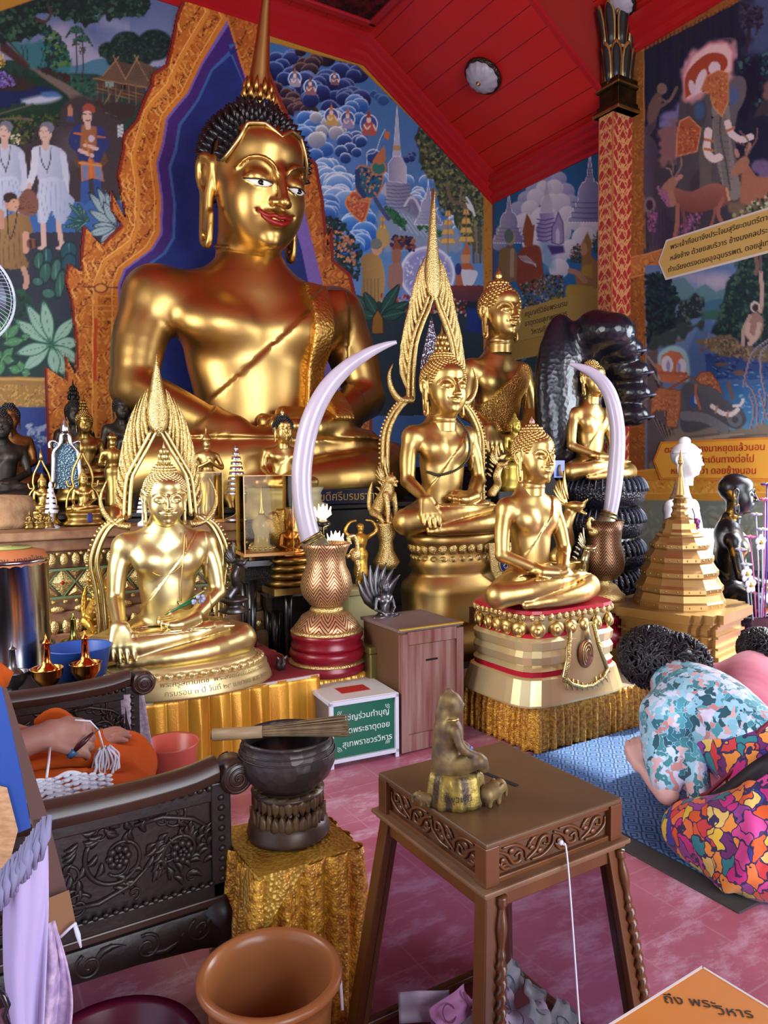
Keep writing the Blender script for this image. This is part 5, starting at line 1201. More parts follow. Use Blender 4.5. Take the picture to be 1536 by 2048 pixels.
# ------------------------------------------------------------------ writing on the wall plaques
INK=mat('dark_ink',(48,34,30),.6);INKR=mat('red_ink',(176,52,30),.6)
def plaque(name,label,corners,face_m,rim_m,lines,size,ink,y_up=0.0):
 """corners: (y_far, y_near, z_top, z_bottom) on the right wall; pointed ends"""
 ya,yb,z1,z0=corners;t=thing(name,label,'sign',(XW-.02,(ya+yb)/2,(z0+z1)/2));L=(ya-yb)/2;h=(z1-z0)/2
 P=[(-L,0),(-L+h*.5,h),(L-h*.5,h),(L,0),(L-h*.5,-h),(-L+h*.5,-h)]
 Q=[(x*(1+.02/L),y*(1+.02/h))for x,y in P]
 MB().prism(Q,(0,0,0),(0,-1,0),(0,0,1),(.008,0,0)).build('rim',rim_m,t)
 MB().prism(P,(-.003,0,0),(0,-1,0),(0,0,1),(.006,0,0)).build('plate',face_m,t)
 for i,s in enumerate(lines):
  text_mesh('lettering',s,size,ink,.001,t,None).matrix_local=frame_mw((-.006,0,h*.62-i*h*1.24/max(1,len(lines)-1)),(0,-1,0),(0,0,1))
PLY=mat('plaque_ochre',(196,160,88),.6);PLW=mat('plaque_white_rim',(206,196,184),.6);PLB=mat('plaque_bright_yellow',(236,170,60),.6)
plaque('wall_plaque','ochre pointed plaque with three lines of Thai text between the two elephant murals',(4.72,3.50,3.60,3.27),PLY,PLW,['พระเจ้ากือนาจึงประโจมสุริยะดนตรีตาม','หลังช้าง ด้วยยสบริวาร ช้างมงคลประคิ','ทำเฉียงตรงดอยอุจฉุบรรพต, ดอยสู่เทพ'],.066,INK)
plaque('wall_plaque','bright yellow pointed plaque with red Thai text under the river mural',(4.75,3.52,1.72,1.40),PLB,mat('plaque_orange',(226,140,50),.6),['ตลอดเดินทางมาหยุดแล้วนอน','เล็กครู่ และเดินทางต่อไป','หยุดเรียกว่า ดอยช้างนอน'],.085,INKR)
tx=thing('wall_plaque','dull yellow board with dark Thai lines behind the black serpent hood','sign',(XW-.02,6.25,3.17))
MB().box((0,0,0),(.008,1.6,.36)).build('plate',mat('plaque_dull',(150,124,62),.6),tx)
for i,s in enumerate(['ครูบาศรีวิชัยพระบรม','ธาตุดอยสุเทพราชวร','วิหารเชียงใหม่']):text_mesh('lettering',s,.085,INK,.001,tx).matrix_local=frame_mw((-.006,0,.11-.11*i),(0,-1,0),(0,0,1))
# ------------------------------------------------------------------ altars and cloth-covered platforms
GREENG=mat('altar_green',(96,118,78),.5);ALT_RED=mat('altar_red',(150,48,40),.5,noise=(10,(120,70,50),.5));STONE=mat('worn_plaster_gold',(158,124,88),.6,.2,noise=(14,(120,70,52),.45))
def altar():
 x0,x1,y0,z1=-1.5,1.78,4.6,1.17
 t=thing('altar_table','tiered altar front with gilded diamonds on red, under the small statues at left','altar',((x0+x1)/2,5.2,0));c=Vector(t.location)
 W=x1-x0;b=MB()
 for za,zb,ext in((1.12,1.17,.10),(1.05,1.12,.06),(.95,1.05,.03),(.78,.95,0),(.70,.78,.03),(.58,.70,.05),(.46,.58,.08),(.30,.46,.12),(0,.30,.16)):
  b.box((0,-.6+(.37-ext)/2,(za+zb)/2),(W+ext,.37+ext,zb-za))
 b.build('body',STONE,t,bevel=.008)
 R=MB();R.box((0,-.604-.003,.865),(W-.02,.012,.15));R.box((0,-.635,.64),(W,.02,.10));R.box((0,-.65,.52),(W,.02,.09));R.build('red_panels',ALT_RED,t)
 D=MB();G=MB();P=MB();n=int(W/.145)
 for k in range(n):
  x=-W/2+.08+k*(W-.1)/n
  D.put([(x-.066,-.615,.865),(x,-.615,.785),(x+.066,-.615,.865),(x,-.615,.945),(x,-.634,.865)],[(0,1,4),(1,2,4),(2,3,4),(3,0,4)],False)
  G.tube([(x+.008,-.618,.785),(x+.072,-.62,.865),(x+.008,-.618,.945)],.006,4);G.tube([(x+.137,-.618,.785),(x+.072,-.62,.865),(x+.137,-.618,.945)],.006,4)
  for sg in(-1,1):P.put([(x+.072-.045,-.616,.865+sg*.078),(x+.072+.045,-.616,.865+sg*.078),(x+.072,-.616,.865+sg*.02),(x+.072,-.628,.865+sg*.055)],[(0,1,3),(1,2,3),(2,0,3)],False)
 D.build('gilded_diamonds',GOLD_CARVED,t);P.build('gilded_triangles',GOLD_CARVED,t);G.build('green_bands',GREENG,t)
 C=MB();C.mi=0
 for k in range(n):x=-W/2+.08+k*(W-.1)/n;C.put([(x-.014,-.63,.865),(x,-.63,.85),(x+.014,-.63,.865),(x,-.63,.88),(x,-.64,.865)],[(0,1,4),(1,2,4),(2,3,4),(3,0,4)],False)
 C.build('red_glass_inlays',mat('red_glass',(170,30,24),.2),t)
 L=MB();m=int(W/.062)
 for k in range(m):
  x=-W/2+.03+k*W/m
  L.ball((x,-.652,1.0),(.024,.014,.042),8,6);L.ball((x,-.668,.615),(.026,.016,.045),8,6);L.ball((x+.03,-.682,.50),(.024,.018,.028),8,5)
 for k in range(m//2):L.ball((-W/2+.05+k*W*2/m,-.655,.715),(.04,.012,.022),8,5)
 for k in range(m):x=-W/2+.03+k*W/m;L.ball((x,-.70,.40),(.024,.016,.036),8,6);L.ball((x,-.655,.76),(.016,.012,.014),6,5);L.ball((x+.03,-.66,1.035),(.012,.01,.012),6,5)
 L.build('gilded_lotus_petals',GOLD_CARVED,t);Z=MB();[Z.box((0,-.662,z),(W+.04,.012,.012))for z in(.945,.785,.60,.56)];Z.box((0,-.70,.44),(W+.06,.02,.03));Z.build('green_lines',GREENG,t)
 return t
altar()
DARKW=mat('dark_altar_wood',(34,26,24),.4,0,.5,noise=(10,(20,16,16),.5))
def block(name,label,cat,x0,x1,y0,y1,z,m,lip=.03):
 t=thing(name,label,cat,((x0+x1)/2,(y0+y1)/2,0))
 MB().box((0,0,z/2-.02),(x1-x0,y1-y0,z-.04)).build('body',m,t,bevel=.01)
 MB().box((0,0,z-.02),(x1-x0+lip*2,y1-y0+lip*2,.04)).build('top',m,t,bevel=.008)
 return t
BIGY=6.0
block('altar_platform','high dark platform carrying the biggest statue','platform',-.8,4.05,4.985,7.1,1.24,DARKW)
block('altar_platform','low wide dark platform behind the flame-backed statue and the seated figures at right','platform',2.55,5.9,4.3,4.9,.42,DARKW)
block('altar_platform','high dark platform carrying the statue with the patterned shoulder cloth','platform',4.2,5.3,5.0,6.9,1.52,DARKW)
def fit(px,y_seat,y_sh,y_chin,y_crown,sh_px,knee_px,d,cosf=.93):
 """photo measurements at depth d -> seat point and metres"""
 k=d/FPX;o=at_d(px,y_seat,d)
 return dict(loc=tuple(o),S=sh_px/2*k/cosf,W=knee_px/2*k/cosf,ZS=(y_seat-y_sh)*k,ZC=(y_seat-y_chin)*k,HH=(y_chin-y_crown)*k)
 # ------------------------------------------------------------------ the great statue
def big_face(ho,u):
 I=MB();Lp=MB();Ln=MB()
 for s in(-1,1):
  up=spline([(.085*s,-.545,-.035),(.16*s,-.556,-.020),(.25*s,-.518,-.020),(.345*s,-.42,-.030)],4);lo_=spline([(.085*s,-.545,-.035),(.15*s,-.548,-.068),(.25*s,-.512,-.072),(.345*s,-.42,-.025)],4)
  E=MB();E.rings([[tuple(x*u for x in a),tuple(x*u for x in((a[0]+b_[0])/2,(a[1]+b_[1])/2-.012,(a[2]+b_[2])/2)),tuple(x*u for x in b_)]for a,b_ in zip(up,lo_)],close=False,capa=False,capb=False);E.build('eye',WHITE_EYE,ho,fix=False)
  I.ball((.205*s*u,-.541*u,-.044*u),(.038*u,.014*u,.024*u),12,8)
  Ln.tube([tuple(x*u for x in(p[0],p[1]-.006,p[2]+.004))for p in up],.008*u,6)
 m_=.03
 Lp.tube([tuple(x*u for x in p)for p in spline([(-.20,-.47,-.305+m_),(-.12,-.545,-.325),(-.05,-.585,-.318),(0,-.588,-.330),(.05,-.585,-.318),(.12,-.545,-.325),(.20,-.47,-.305+m_)],4)],[.004*u]+[.022*u]*23+[.004*u],8)
 Lp.tube([tuple(x*u for x in p)for p in spline([(-.17,-.49,-.325+m_*.5),(-.08,-.555,-.37),(0,-.575,-.385),(.08,-.555,-.37),(.17,-.49,-.325+m_*.5)],4)],[.004*u]+[.028*u]*15+[.004*u],8)
 I.build('pupil',mat('pupil_black',(14,12,14),.2),ho);Ln.build('eyelid_line',mat('brow_line',(50,40,24),.4),ho);Lp.build('lips',LIP,ho)
 # gilded hairline band
 P=[]
 for x in np.linspace(-.47,.47,41):
  zz=.46+.06*(1-(x/.42)**2)-.10*max(0,1-abs(x)/.14)-max(0,abs(x)-.30)*1.9
  q=1-(x/.53)**2-((zz-.20)/.60)**2;P.append((x*u,(.09-.60*math.sqrt(max(q,0.004)))*u,zz*u))
 MB().tube(P,.018*u,6).build('hairline_band',GOLD_PALE,ho)
F0=fit(520,1002,552,480,226,452,540,6.32,.92);F0['loc']=(F0['loc'][0],F0['loc'][1],1.245)
SASH=mat('patterned_gold_sash',(206,160,84),.42,1.0,bump=(44,.4,'voronoi',.012))
T0,v0,pr0,u0,h0=seated_buddha('buddha_statue','giant golden seated statue with red lips and black spiked hair in the blue niche','statue',rz=-.03,m=GOLD_BIG,mh=HAIR_BLACK,mf=GOLD_BIG,pose='earth',h=.021,arm=1.22,curl=.078,style='spike',fin='spire',robe=True,strip=(SASH,.105,.165,.26,.745,.03),peak=.10,low=.42,face=big_face,tilt=.24,turn=.12,fins=.60,finh=1.25,hdz=-.10,ush=(.24,.16),neck=1.28,hx=.58,**F0)
jb=MB()
for k in range(9):
 a=2*PI*k/9;jb.mi=k%3;jb.ball((.15*u0*math.cos(a),.15*u0*math.sin(a)+.13*u0,(.80)*u0),(.02*u0,.02*u0,.025*u0),8,6)
jb.build('crown_jewel',[mat('jewel_red',(150,20,40),.15),mat('jewel_blue',(30,50,120),.15),mat('jewel_green',(30,90,60),.15)],h0)
# ------------------------------------------------------------------ flame aureole (pointed arch of feathered flames)
def leaf_blade(mb,base,tip,width,bend,nrm,thick):
 """curved flame leaf lying in the plane normal to nrm"""
 base,tip,nrm=Vector(base),Vector(tip),Vector(nrm);d=tip-base;s=nrm.cross(d).normalized();R=[]
 for t,w in((0,.35),(.2,.85),(.45,1.0),(.7,.7),(.88,.33),(1,.02)):
  c=base+d*t+s*bend*math.sin(PI*t*.9)*d.length;ww=width*w
  R.append([c-s*ww,c-s*ww*.5-nrm*thick*.8,c-nrm*thick*.3,c+s*ww*.5-nrm*thick*.8,c+s*ww,c+nrm*thick*.5])
 mb.rings(R)
def aureole(t,out,inn,peak_z,m,m2,y=.0,thick=.03,nfl=13,curl=None,foot=None,inner_w=.03,tw=.06,fw=.03,bd=-.20):
 """out/inn: half outlines [(x, z)...] from the shoulder up to the point; built for both sides as children of t"""
 n=Vector((0,-1,0))
 for s in(-1,1):
  B=MB();Q=spline(inn,6)
  B.tube([(x*s,y-thick*.5,z)for x,z in Q],[inner_w*(1 if i<len(Q)*.8 else .8)for i in range(len(Q))],8,flat=.6)
  B.tube([(x*s+s*inner_w*1.5,y-thick*.2,z)for x,z in Q],inner_w*.9,8,flat=.6)
  B.build('arch_band',m,t)
  Fm=MB();O=spline(out,4);I2=spline(inn,4)
  for k in range(nfl):
   f=(k+.3)/nfl;i=f*(len(I2)-1);j=int(i);a=np.array(I2[j])*(1-i+j)+np.array(I2[min(j+1,len(I2)-1)])*(i-j)
   f2=min(1,f+.24);i=f2*(len(O)-1);j=int(i);o_=np.array(O[j])*(1-i+j)+np.array(O[min(j+1,len(O)-1)])*(i-j)
   L=np.hypot(*(o_-a));leaf_blade(Fm,(a[0]*s,y+.004*(k%2),a[1]),(o_[0]*s,y+.004*(k%2),o_[1]),fw*(1-.35*f),bd*s,n,thick*.6)
  Fm.build('flame_fringe',m2,t)
 S=MB();zt=inn[-1][1]
 S.rings([[(-w,y,z),(-w*.5,y-thick,z),(0,y-thick*1.2,z),(w*.5,y-thick,z),(w,y,z),(0,y+thick*.5,z)]for w,z in((.3*tw,zt-.5*tw),(tw*.9,zt+tw*.5),(tw,zt+(peak_z-zt)*.25),(.62*tw,zt+(peak_z-zt)*.52),(.28*tw,zt+(peak_z-zt)*.8),(.001,peak_z))])
 S.build('flame_tip',m2,t)
 if curl:
  for s in(-1,1):
   c=MB();P=[(x*s,y-.01,z)for x,z in spline(curl,5)];c.tube(P,[curl_r*(1-.95*i/(len(P)-1))**.8 for i,curl_r in enumerate([inner_w*2.0]*len(P))],8,flat=.6);c.build('side_curl',m2,t)
 if foot:
  for s in(-1,1):
   c=MB();P=[(x*s,y-.01,z)for x,z in spline(foot,6)];c.tube(P,inner_w*1.3,8,flat=.6);c.tube([(x+s*inner_w*1.6,yy,z)for x,yy,z in P],inner_w*.9,8,flat=.6)
   for i in range(0,len(P)-1):
    q=Vector(P[i]);c.ball((q.x+s*inner_w*2.6,q.y,q.z),inner_w*.45,6,5)
   c.build('side_post',m,t)
def lotus_base(t,prof,petals,m,mp,sx=1.0,sy=.62,n=64,name='pedestal',power=2.4,rot=0):
 if prof:MB().lathe(prof,(0,0,0),n,sx,sy,power=power,rot=rot).build(name,m,t)
 for(r,z,h,cnt,dirn)in petals:
  q=MB()
  for j in range(cnt):
   a=2*PI*j/cnt;ca,sa=math.cos(a),math.sin(a);mm=(abs(ca)**power+abs(sa)**power)**(-1/power);x,y=r*mm*ca*sx,r*mm*sa*sy
   w=PI*r*(sx+sy)/2/cnt*1.02;rz=math.atan2(sa/sy,ca/sx)
   q.T=Matrix.Translation((x,y,z))@Matrix.Rotation(rz,4,'Z')
   q.ball((0,0,0),(w*.55,w*1.0,h*.5),10,8);q.ball((w*.35,0,-.1*h*dirn),(w*.35,w*.55,h*.3),8,6)
  q.T=None;q.build('lotus_petal_ring',mp,t)
CREAM_GOLD=mat('cream_gold_paint',(226,206,150),.36,.75,noise=(3,(214,190,130),.5))
# left flame-backed statue
F1=fit(338,1312,1052,1042,938,192,318,3.78,.95)
T1,v1,pr1,u1,h1=seated_buddha('buddha_statue','pale gold seated statue with a feathered flame arch, front left, leaf offering in its lap','statue',rz=-.12,m=GOLD_PALE,pose='earth',h=.0056,curl=.085,fin='flame',tilt=.10,fins=.75,**F1)
k1=3.78/FPX
base1=thing('statue_pedestal','oval cream-gold lotus pedestal under the front left statue, Thai dedication engraved','pedestal',(F1['loc'][0]+.055,F1['loc'][1]-.06,.425),-.10)
hz=F1['loc'][2]-.425
lotus_base(base1,[(.455,0),(.455,.01),(.44,.055),(.432,.065),(.43,.09),(.40,.10),(.385,hz-.03),(.375,hz-.01),(.36,hz+.012),(.001,hz+.014)],[(.385,hz*.60+.02,.05,44,1),(.40,.105,.04,44,-1)],CREAM_GOLD,CREAM_GOLD,1.0,.66,power=2.0)
def kpx(dx,dy):return(dx*k1,dy*k1)
outl=[kpx(x,y)for x,y in((80,268),(88,312),(82,372),(70,432),(54,487),(36,526),(14,556))]
innl=[kpx(x,y)for x,y in((62,1312-1020),(58,1312-970),(54,1312-940),(48,1312-925),(26,1312-885),(3,1312-842))]
k1=3.96/FPX;oa=at_d(328,1312,3.96)
a1=thing('flame_aureole','tall feathered golden flame arch rising behind the front left statue','aureole',(oa.x,oa.y,oa.z),-.12)
aureole(a1,outl,innl,(1312-716)*k1,GOLD_PALE,GOLD_CARVED,thick=.022,nfl=14,tw=.060,fw=.017,bd=-.10,curl=[kpx(x,y)for x,y in((58,262),(84,268),(104,290),(110,320),(96,356))],foot=[kpx(x,y)for x,y in((112,0),(108,60),(112,140),(120,200),(100,255),(70,280))],inner_w=.018)
# central flame-backed statue
d3=4.98;F3=fit(888,1066,842,828,716,156,232,d3,.93)
T3,v3,pr3,u3,h3=seated_buddha('buddha_statue','golden seated statue with a bead chain and the tallest flame arch, centre right','statue',rz=-.10,m=GOLD,pose='earth',h=.0075,curl=.085,fin='flame',fins=.8,**F3)
k3=d3/FPX;c3=F3['loc']
base3=thing('statue_pedestal','tall gold stepped pedestal with arched panels under the bead-chained statue','pedestal',(c3[0]+.03,c3[1]-.04,.42),-.10);hz=c3[2]-.42
lotus_base(base3,[(.40,-.15),(.40,-.02),(.375,.0),(.375,.08),(.36,.10),(.33,.12),(.345,hz*.42),(.335,hz*.50),(.28,hz*.58),(.265,hz*.62),(.29,hz*.68),(.27,hz*.76),(.25,hz*.82),(.30,hz*.92),(.31,hz*.97),(.29,hz+.012),(.001,hz+.013)],[(.275,hz*.88,.09,26,1),(.26,hz*.76,.05,26,-1)],GOLD,GOLD_CARVED,1.0,.72,power=2.6)
K3=lambda L:[(x*k3,y*k3)for x,y in L]
a3=thing('flame_aureole','tallest feathered flame arch with a needle tip, behind the bead-chained statue','aureole',at_d(868,1066,5.2),-.10);k3=5.2/FPX
aureole(a3,K3(((66,262),(66,346),(54,414),(40,459),(24,516),(12,540))),K3(((48,262),(46,320),(40,370),(26,410),(12,440),(2,466))),672*k3,GOLD_CARVED,GOLD_CARVED,thick=.03,nfl=12,tw=.062,fw=.021,bd=-.14,curl=K3(((50,262),(76,262),(94,284),(98,310),(90,330))),foot=K3(((110,20),(104,80),(104,150),(100,200),(80,240),(52,268))),inner_w=.022)
MB().prism(K3([(-26,300),(26,300),(24,340),(0,430),(-24,340)]),(0,.02,0),(1,0,0),(0,0,1),(0,.01,0)).build('mirror_panel',mat('mirror_mosaic',(130,130,150),.2,.9,bump=(60,1.0,'voronoi',.01)),a3)
# bead chain
ch=thing('bead_necklace','dark bead chain slung across the chest of the flame-backed statue','necklace',c3,-.10);g3=pr3[4]if len(pr3)>4 else pr3[3];bb=MB()
p_,q_,w_,g_=pr3
for x,y,z in spline([(.075,-.03,.80),(.13,-.085,.70),(.14,-.115,.60),(.11,-.125,.50),(.02,-.115,.43),(-.10,-.09,.40),(-.165,-.03,.42)],9):bb.ball((x*p_,y*g_-.012,z*q_),.011*p_,6,5)
bb.build('beads',mat('dark_beads',(70,62,48),.4,.5),ch)
# meditating statue right
d4=4.12;F4=fit(1066,1203,983,959,860,146,268,d4,.93)
T4,v4,pr4,u4,h4=seated_buddha('buddha_statue','bronze-gold meditating statue, both hands in its lap, on the white and red base','statue',rz=.0,m=GOLD,pose='medit',h=.0065,curl=.10,fin='bud',fins=.62,mf=mat('pink_bud',(196,150,130),.3,.6),**F4)
# back right statue with patterned cloth
d5=6.2;F5=fit(1000,905,688,652,550,154,216,d5,.93);F5['loc']=(F5['loc'][0],F5['loc'][1],1.53)
T5,v5,pr5,u5,h5=seated_buddha('buddha_statue','golden seated statue with a lotus-bud topknot and a glittering cloth over one shoulder','statue',rz=-.05,m=GOLD,pose='earth',h=.0095,arm=1.1,curl=.105,fin='bud',fins=.9,robe=False,**F5)
p_,q_,w_,g_=pr5
link('sash',v5.piece(lambda X,Y,Z:np.maximum.reduce([((.10-X/p_)*.66-(.66-Z/q_)*.75)*p_+0*Y,(-(.16-X/p_)-.30)*p_+0*Y+0*Z,(np.abs(X/p_)-.232)*p_+0*Z+0*Y,(Z/q_-.715)*q_+0*X+0*Y,(.22-Z/q_)*q_+0*X+0*Y]),.02*g_).mesh('sash'),mat('glitter_cloth',(220,180,100),.4,.9,bump=(90,1.0,'voronoi',.012)),T5)
# ------------------------------------------------------------------ cloth-covered tables
SATIN=mat('gold_satin',(222,170,60),.34,.4,.6,noise=(7,(196,134,40),.6),bump=(240,.35,'noise',.003),sheen=.3)
LACE=mat('gold_sequin_lace',(236,176,58),.36,.25,.7,noise=(60,(166,108,32),.25),bump=(140,.8,'voronoi',.004))
PLEAT=mat('gold_table_satin',(226,168,54),.33,.45,.6,noise=(14,(196,128,36),.5,(1,1,.2)),bump=(200,.3,'noise',.003))
def skirt(name,m,parent,P,z0,z1,amp,freq,seed=0,box=False,closed=False,hem=.0,flare=.0,top=.0):
 """pleated cloth hung along the polyline P (outside on the right of travel)"""
 g=np.random.default_rng(seed);pts=[];L=0
 n=len(P)
 for i in range(n-1):
  a,b=Vector(P[i]).to_2d()if len(P[i])>2 else Vector(P[i]),Vector(P[i+1]);d=(b-a);l=d.length;d/=l;nr=Vector((d.y,-d.x));m_=max(2,int(l/.006))
  for j in range(m_):pts.append((a+d*l*j/m_,nr,L+l*j/m_))
  L+=l
 pts.append((Vector(P[-1]),nr,L));rows=14;V=[];F=[]
 ph=g.uniform(0,6,4)
 for r in range(rows+1):
  t=r/rows
  for p,nr_,s in pts:
   if box:w=(abs(((s*freq)%1)-.5)*2)**.6*(.55+.3*math.sin(s*7+ph[0]))+.15*math.sin(s*40+ph[1])
   else:w=.5+.5*math.sin(s*freq*6.28+1.3*math.sin(s*9+ph[0])+.5*t*math.sin(s*17))+.25*math.sin(s*freq*15+ph[1]+t*2)
   o=amp*w*(.25+.75*min(1,t*2.2+top))+flare*t
   z=z1+(z0-z1)*t+(hem*math.sin(s*freq*3.1+ph[2])+hem*.6*math.sin(s*5+ph[3]))*t
   q=p+nr_*o;V.append((q.x,q.y,z))
 c=len(pts)
 for r in range(rows):
  for j in range(c-1):F.append((r*c+j,r*c+j+1,(r+1)*c+j+1,(r+1)*c+j))
 me=mesh_np(name,V,F);o=link(name,me,m,parent);sm=o.modifiers.new('thick','SOLIDIFY');sm.thickness=.003
 return o
def cloth_table(label,x0,x1,y0,y1,z,m,amp,freq,seed,top_m,box=False,hem=0,edge=None,cat='table'):
 t=thing('cloth_covered_table',label,cat,(x0,y0,0));X,Y=x1-x0,y1-y0
 MB().box((X/2,Y/2,z-.012),(X,Y,.024)).build('table_top',top_m,t,bevel=.004)
 for a,b in((.04,.04),(X-.04,.04),(.04,Y-.04),(X-.04,Y-.04)):MB().box((a,b,(z-.026)/2),(.05,.05,z-.03)).build('leg',DARKW,t)
 skirt('cloth_skirt',m,t,[(0,Y),(0,0),(X,0),(X,Y)],.006,z-.004,amp,freq,seed,box,hem=hem,top=.2)
 if edge:MB().box((X/2,-.004,z-.008),(X+.01,.008,.012)).build('edge_strip',edge,t)
 return t
TOPR=mat('red_table_cloth',(150,56,62),.5)
cloth_table('low table skirted in yellow-gold satin, carrying the front left statue',.50,1.70,3.50,4.42,.42,PLEAT,.045,9.5,1,TOPR,box=True,edge=mat('white_edge_trim',(196,186,180),.4))
cloth_table('small gold-satin table behind the white sign stand, under the carved tusk vase',1.72,2.06,3.56,4.0,.37,SATIN,.016,22,2,SATIN)
cloth_table('low table skirted in glittering gold lace under the meditating statue and gold stupa',2.63,3.60,2.83,3.62,.26,LACE,.020,20,3,mat('dusty_glass_top',(150,140,124),.3),hem=.012)
block('stupa_platform','low dark platform under the golden stupa','platform',3.66,4.72,2.66,3.70,.20,DARKW,lip=.01)
# ------------------------------------------------------------------ base of the meditating statue
RIM=mat('cream_gold_body',(226,208,158),.32,.6,noise=(4,(214,190,134),.5));REDP=mat('crimson_paint',(176,24,44),.35)
c4=F4['loc'];b4=thing('statue_pedestal','cream-gold and crimson tiered pedestal with a hanging emblem cloth, under the meditating statue','pedestal',(c4[0]+.10,c4[1]+.03,.262),0)
H4=c4[2]-.262
def ring_slab(name,m,rows,sx=1.0,sy=.8,pw=5,n=48):return MB().lathe([(r,z*H4)for r,z in rows],(0,0,0),n,sx,sy,power=pw,smooth=False).build(name,m,b4)
ring_slab('foot',RIM,[(.40,0),(.40,.02),(.365,.27),(.35,.29),(.001,.29)])
ring_slab('lower_red_band',REDP,[(.345,.28),(.345,.33),(.34,.345),(.001,.345)])
ring_slab('body',RIM,[(.335,.34),(.35,.35),(.33,.40),(.345,.42),(.35,.50),(.335,.56),(.345,.575),(.35,.66),(.33,.70),(.001,.70)])
ring_slab('upper_red_band',REDP,[(.33,.69),(.33,.73),(.32,.745),(.001,.745)])
ring_slab('throat',RIM,[(.30,.74),(.31,.80),(.33,.90),(.34,.945),(.001,.945)])
ring_slab('seat_slab',REDP,[(.335,.94),(.345,.96),(.34,.995),(.001,1.0)])
lotus_base(b4,None,[(.33,.79*H4,.085,22,1)],RIM,GOLD,1.0,.8,power=5)
q=MB();R=[]
for j in range(48):
 a=2*PI*j/48;mm=(abs(math.cos(a))**5+abs(math.sin(a))**5)**-.2;q.ball((.338*mm*math.cos(a),.8*.338*mm*math.sin(a),.925*H4),(.016,.016,.022),6,5)
q.build('bead_frieze',GOLD_CARVED,b4)
e=thing('emblem_cloth','gilded fan-shaped drape with an oval royal emblem hanging on the front of the crimson pedestal','drape',(c4[0]+.13,c4[1]-.262,.262+H4*.47),-.05)
P=[(-.10,.17),(-.13,-.02),(-.17,-.13),(-.12,-.17),(-.04,-.195),(.04,-.195),(.12,-.17),(.17,-.12),(.11,.04),(.08,.17)]
MB().prism([(x,z)for x,z in P],(0,0,0),(1,0,0),(0,.10,1),(0,.03,0)).build('drape_panel',RIM,e,bevel=.006)
q=MB();[q.tube([(x*.93,-.008+z*.1,z*.93)for x,z in P[0:3]],.010,6),q.tube([(x*.93,-.008+z*.1,z*.93)for x,z in P[7:10]],.010,6),q.tube([(x*.9,-.01+(z+.03)*.1,z+.03)for x,z in P[2:8]],.010,6)]
for k in range(9):a=-.145+.036*k;q.tube([(a*.9,-.012,-.135-.02*math.cos(k-4)),(a,-.014-.016,-.165-.02*math.cos((k-4)*.4))],[.009,.002],6)
q.build('drape_border',GOLD_CARVED,e)
q=MB();q.ball((0,-.012,.01),(.055,.014,.080),20,10);q.build('emblem_oval',mat('emblem_bronze',(150,96,66),.4,.5),e)
q=MB();
for r in(.045,.032,.018):q.tube([(r*.8*math.cos(a),-.026,.01+r*1.5*math.sin(a))for a in np.linspace(-.3,4.2,20)],.0035,5)
q.build('emblem_scrolls',GOLD_PALE,e);MB().tube([(0,-.022,.09),(0,-.02,.17)],[.02,.002],6).build('emblem_crown',GOLD_PALE,e)
# shield of the pedestal behind
sh=thing('emblem_cloth','cream drape with a dark blue royal oval badge, beside the bead-chained statue','drape',at_d(1000,1125,4.86),-.25)
MB().prism([(-.08,.13),(-.06,-.05),(-.01,-.16),(.06,-.17),(.10,-.10),(.11,.13)],(0,0,0),(1,0,0),(0,0,1),(0,.02,0)).build('drape_panel',GOLD_CARVED,sh,bevel=.004)
q=MB();q.ball((.03,-.008,0),(.042,.008,.068),20,8);q.build('badge_rim',RIM,sh);q=MB();q.ball((.03,-.013,0),(.034,.008,.060),20,8);q.build('badge',mat('royal_blue',(20,40,110),.4),sh)
q=MB();q.tube([(.03,-.024,.045),(.03,-.024,.0)],[.003,.014],6);q.tube([(.03+.014*math.cos(a),-.023,-.022+.014*math.sin(a))for a in np.linspace(0,6.3,14)],.003,5);q.build('badge_crown',GOLD_PALE,sh)
# ------------------------------------------------------------------ elephant tusks in carved vases
IVORY=mat('ivory',(190,178,192),.30,0,.5,noise=(14,(176,164,182),.5,(1,1,.25)),bump=(30,.08,'noise',.004),coat=.3)
VRED=None
def vase_mat():
 m=mat('red_gold_lattice',(196,160,96),.4,.7);nt=m.node_tree;bs=nt.nodes['Principled BSDF']
 tc=nt.nodes.new('ShaderNodeTexCoord');sp=nt.nodes.new('ShaderNodeSeparateXYZ');nt.links.new(tc.outputs['Object'],sp.inputs[0])
 at=nt.nodes.new('ShaderNodeMath');at.operation='ARCTAN2';nt.links.new(sp.outputs[1],at.inputs[0]);nt.links.new(sp.outputs[0],at.inputs[1])
 def M(op,a,b=None,c=None):
  n=nt.nodes.new('ShaderNodeMath');n.operation=op
  for i,x in enumerate((a,b,c)):
   if x is None:continue
   if isinstance(x,(int,float)):n.inputs[i].default_value=x
   else:nt.links.new(x,n.inputs[i])
  return n.outputs[0]
 u=M('MULTIPLY',at.outputs[0],11/(2*PI));v=M('MULTIPLY',sp.outputs[2],15)
 fu=M('ABSOLUTE',M('SUBTRACT',M('FRACT',u),.5));fv=M('FRACT',M('SUBTRACT',v,M('MULTIPLY',fu,1.6)))
 g=M('LESS_THAN',M('FRACT',M('MULTIPLY',fv,3)),.36)
 mx=nt.nodes.new('ShaderNodeMixRGB');mx.inputs[1].default_value=lin((196,168,118))+(1,);mx.inputs[2].default_value=lin((128,20,36))+(1,);nt.links.new(g,mx.inputs[0]);nt.links.new(mx.outputs[0],bs.inputs['Base Color'])
 bp=nt.nodes.new('ShaderNodeBump');bp.inputs['Distance'].default_value=.004;bp.invert=True;nt.links.new(g,bp.inputs['Height']);nt.links.new(bp.outputs[0],bs.inputs['Normal']);return m
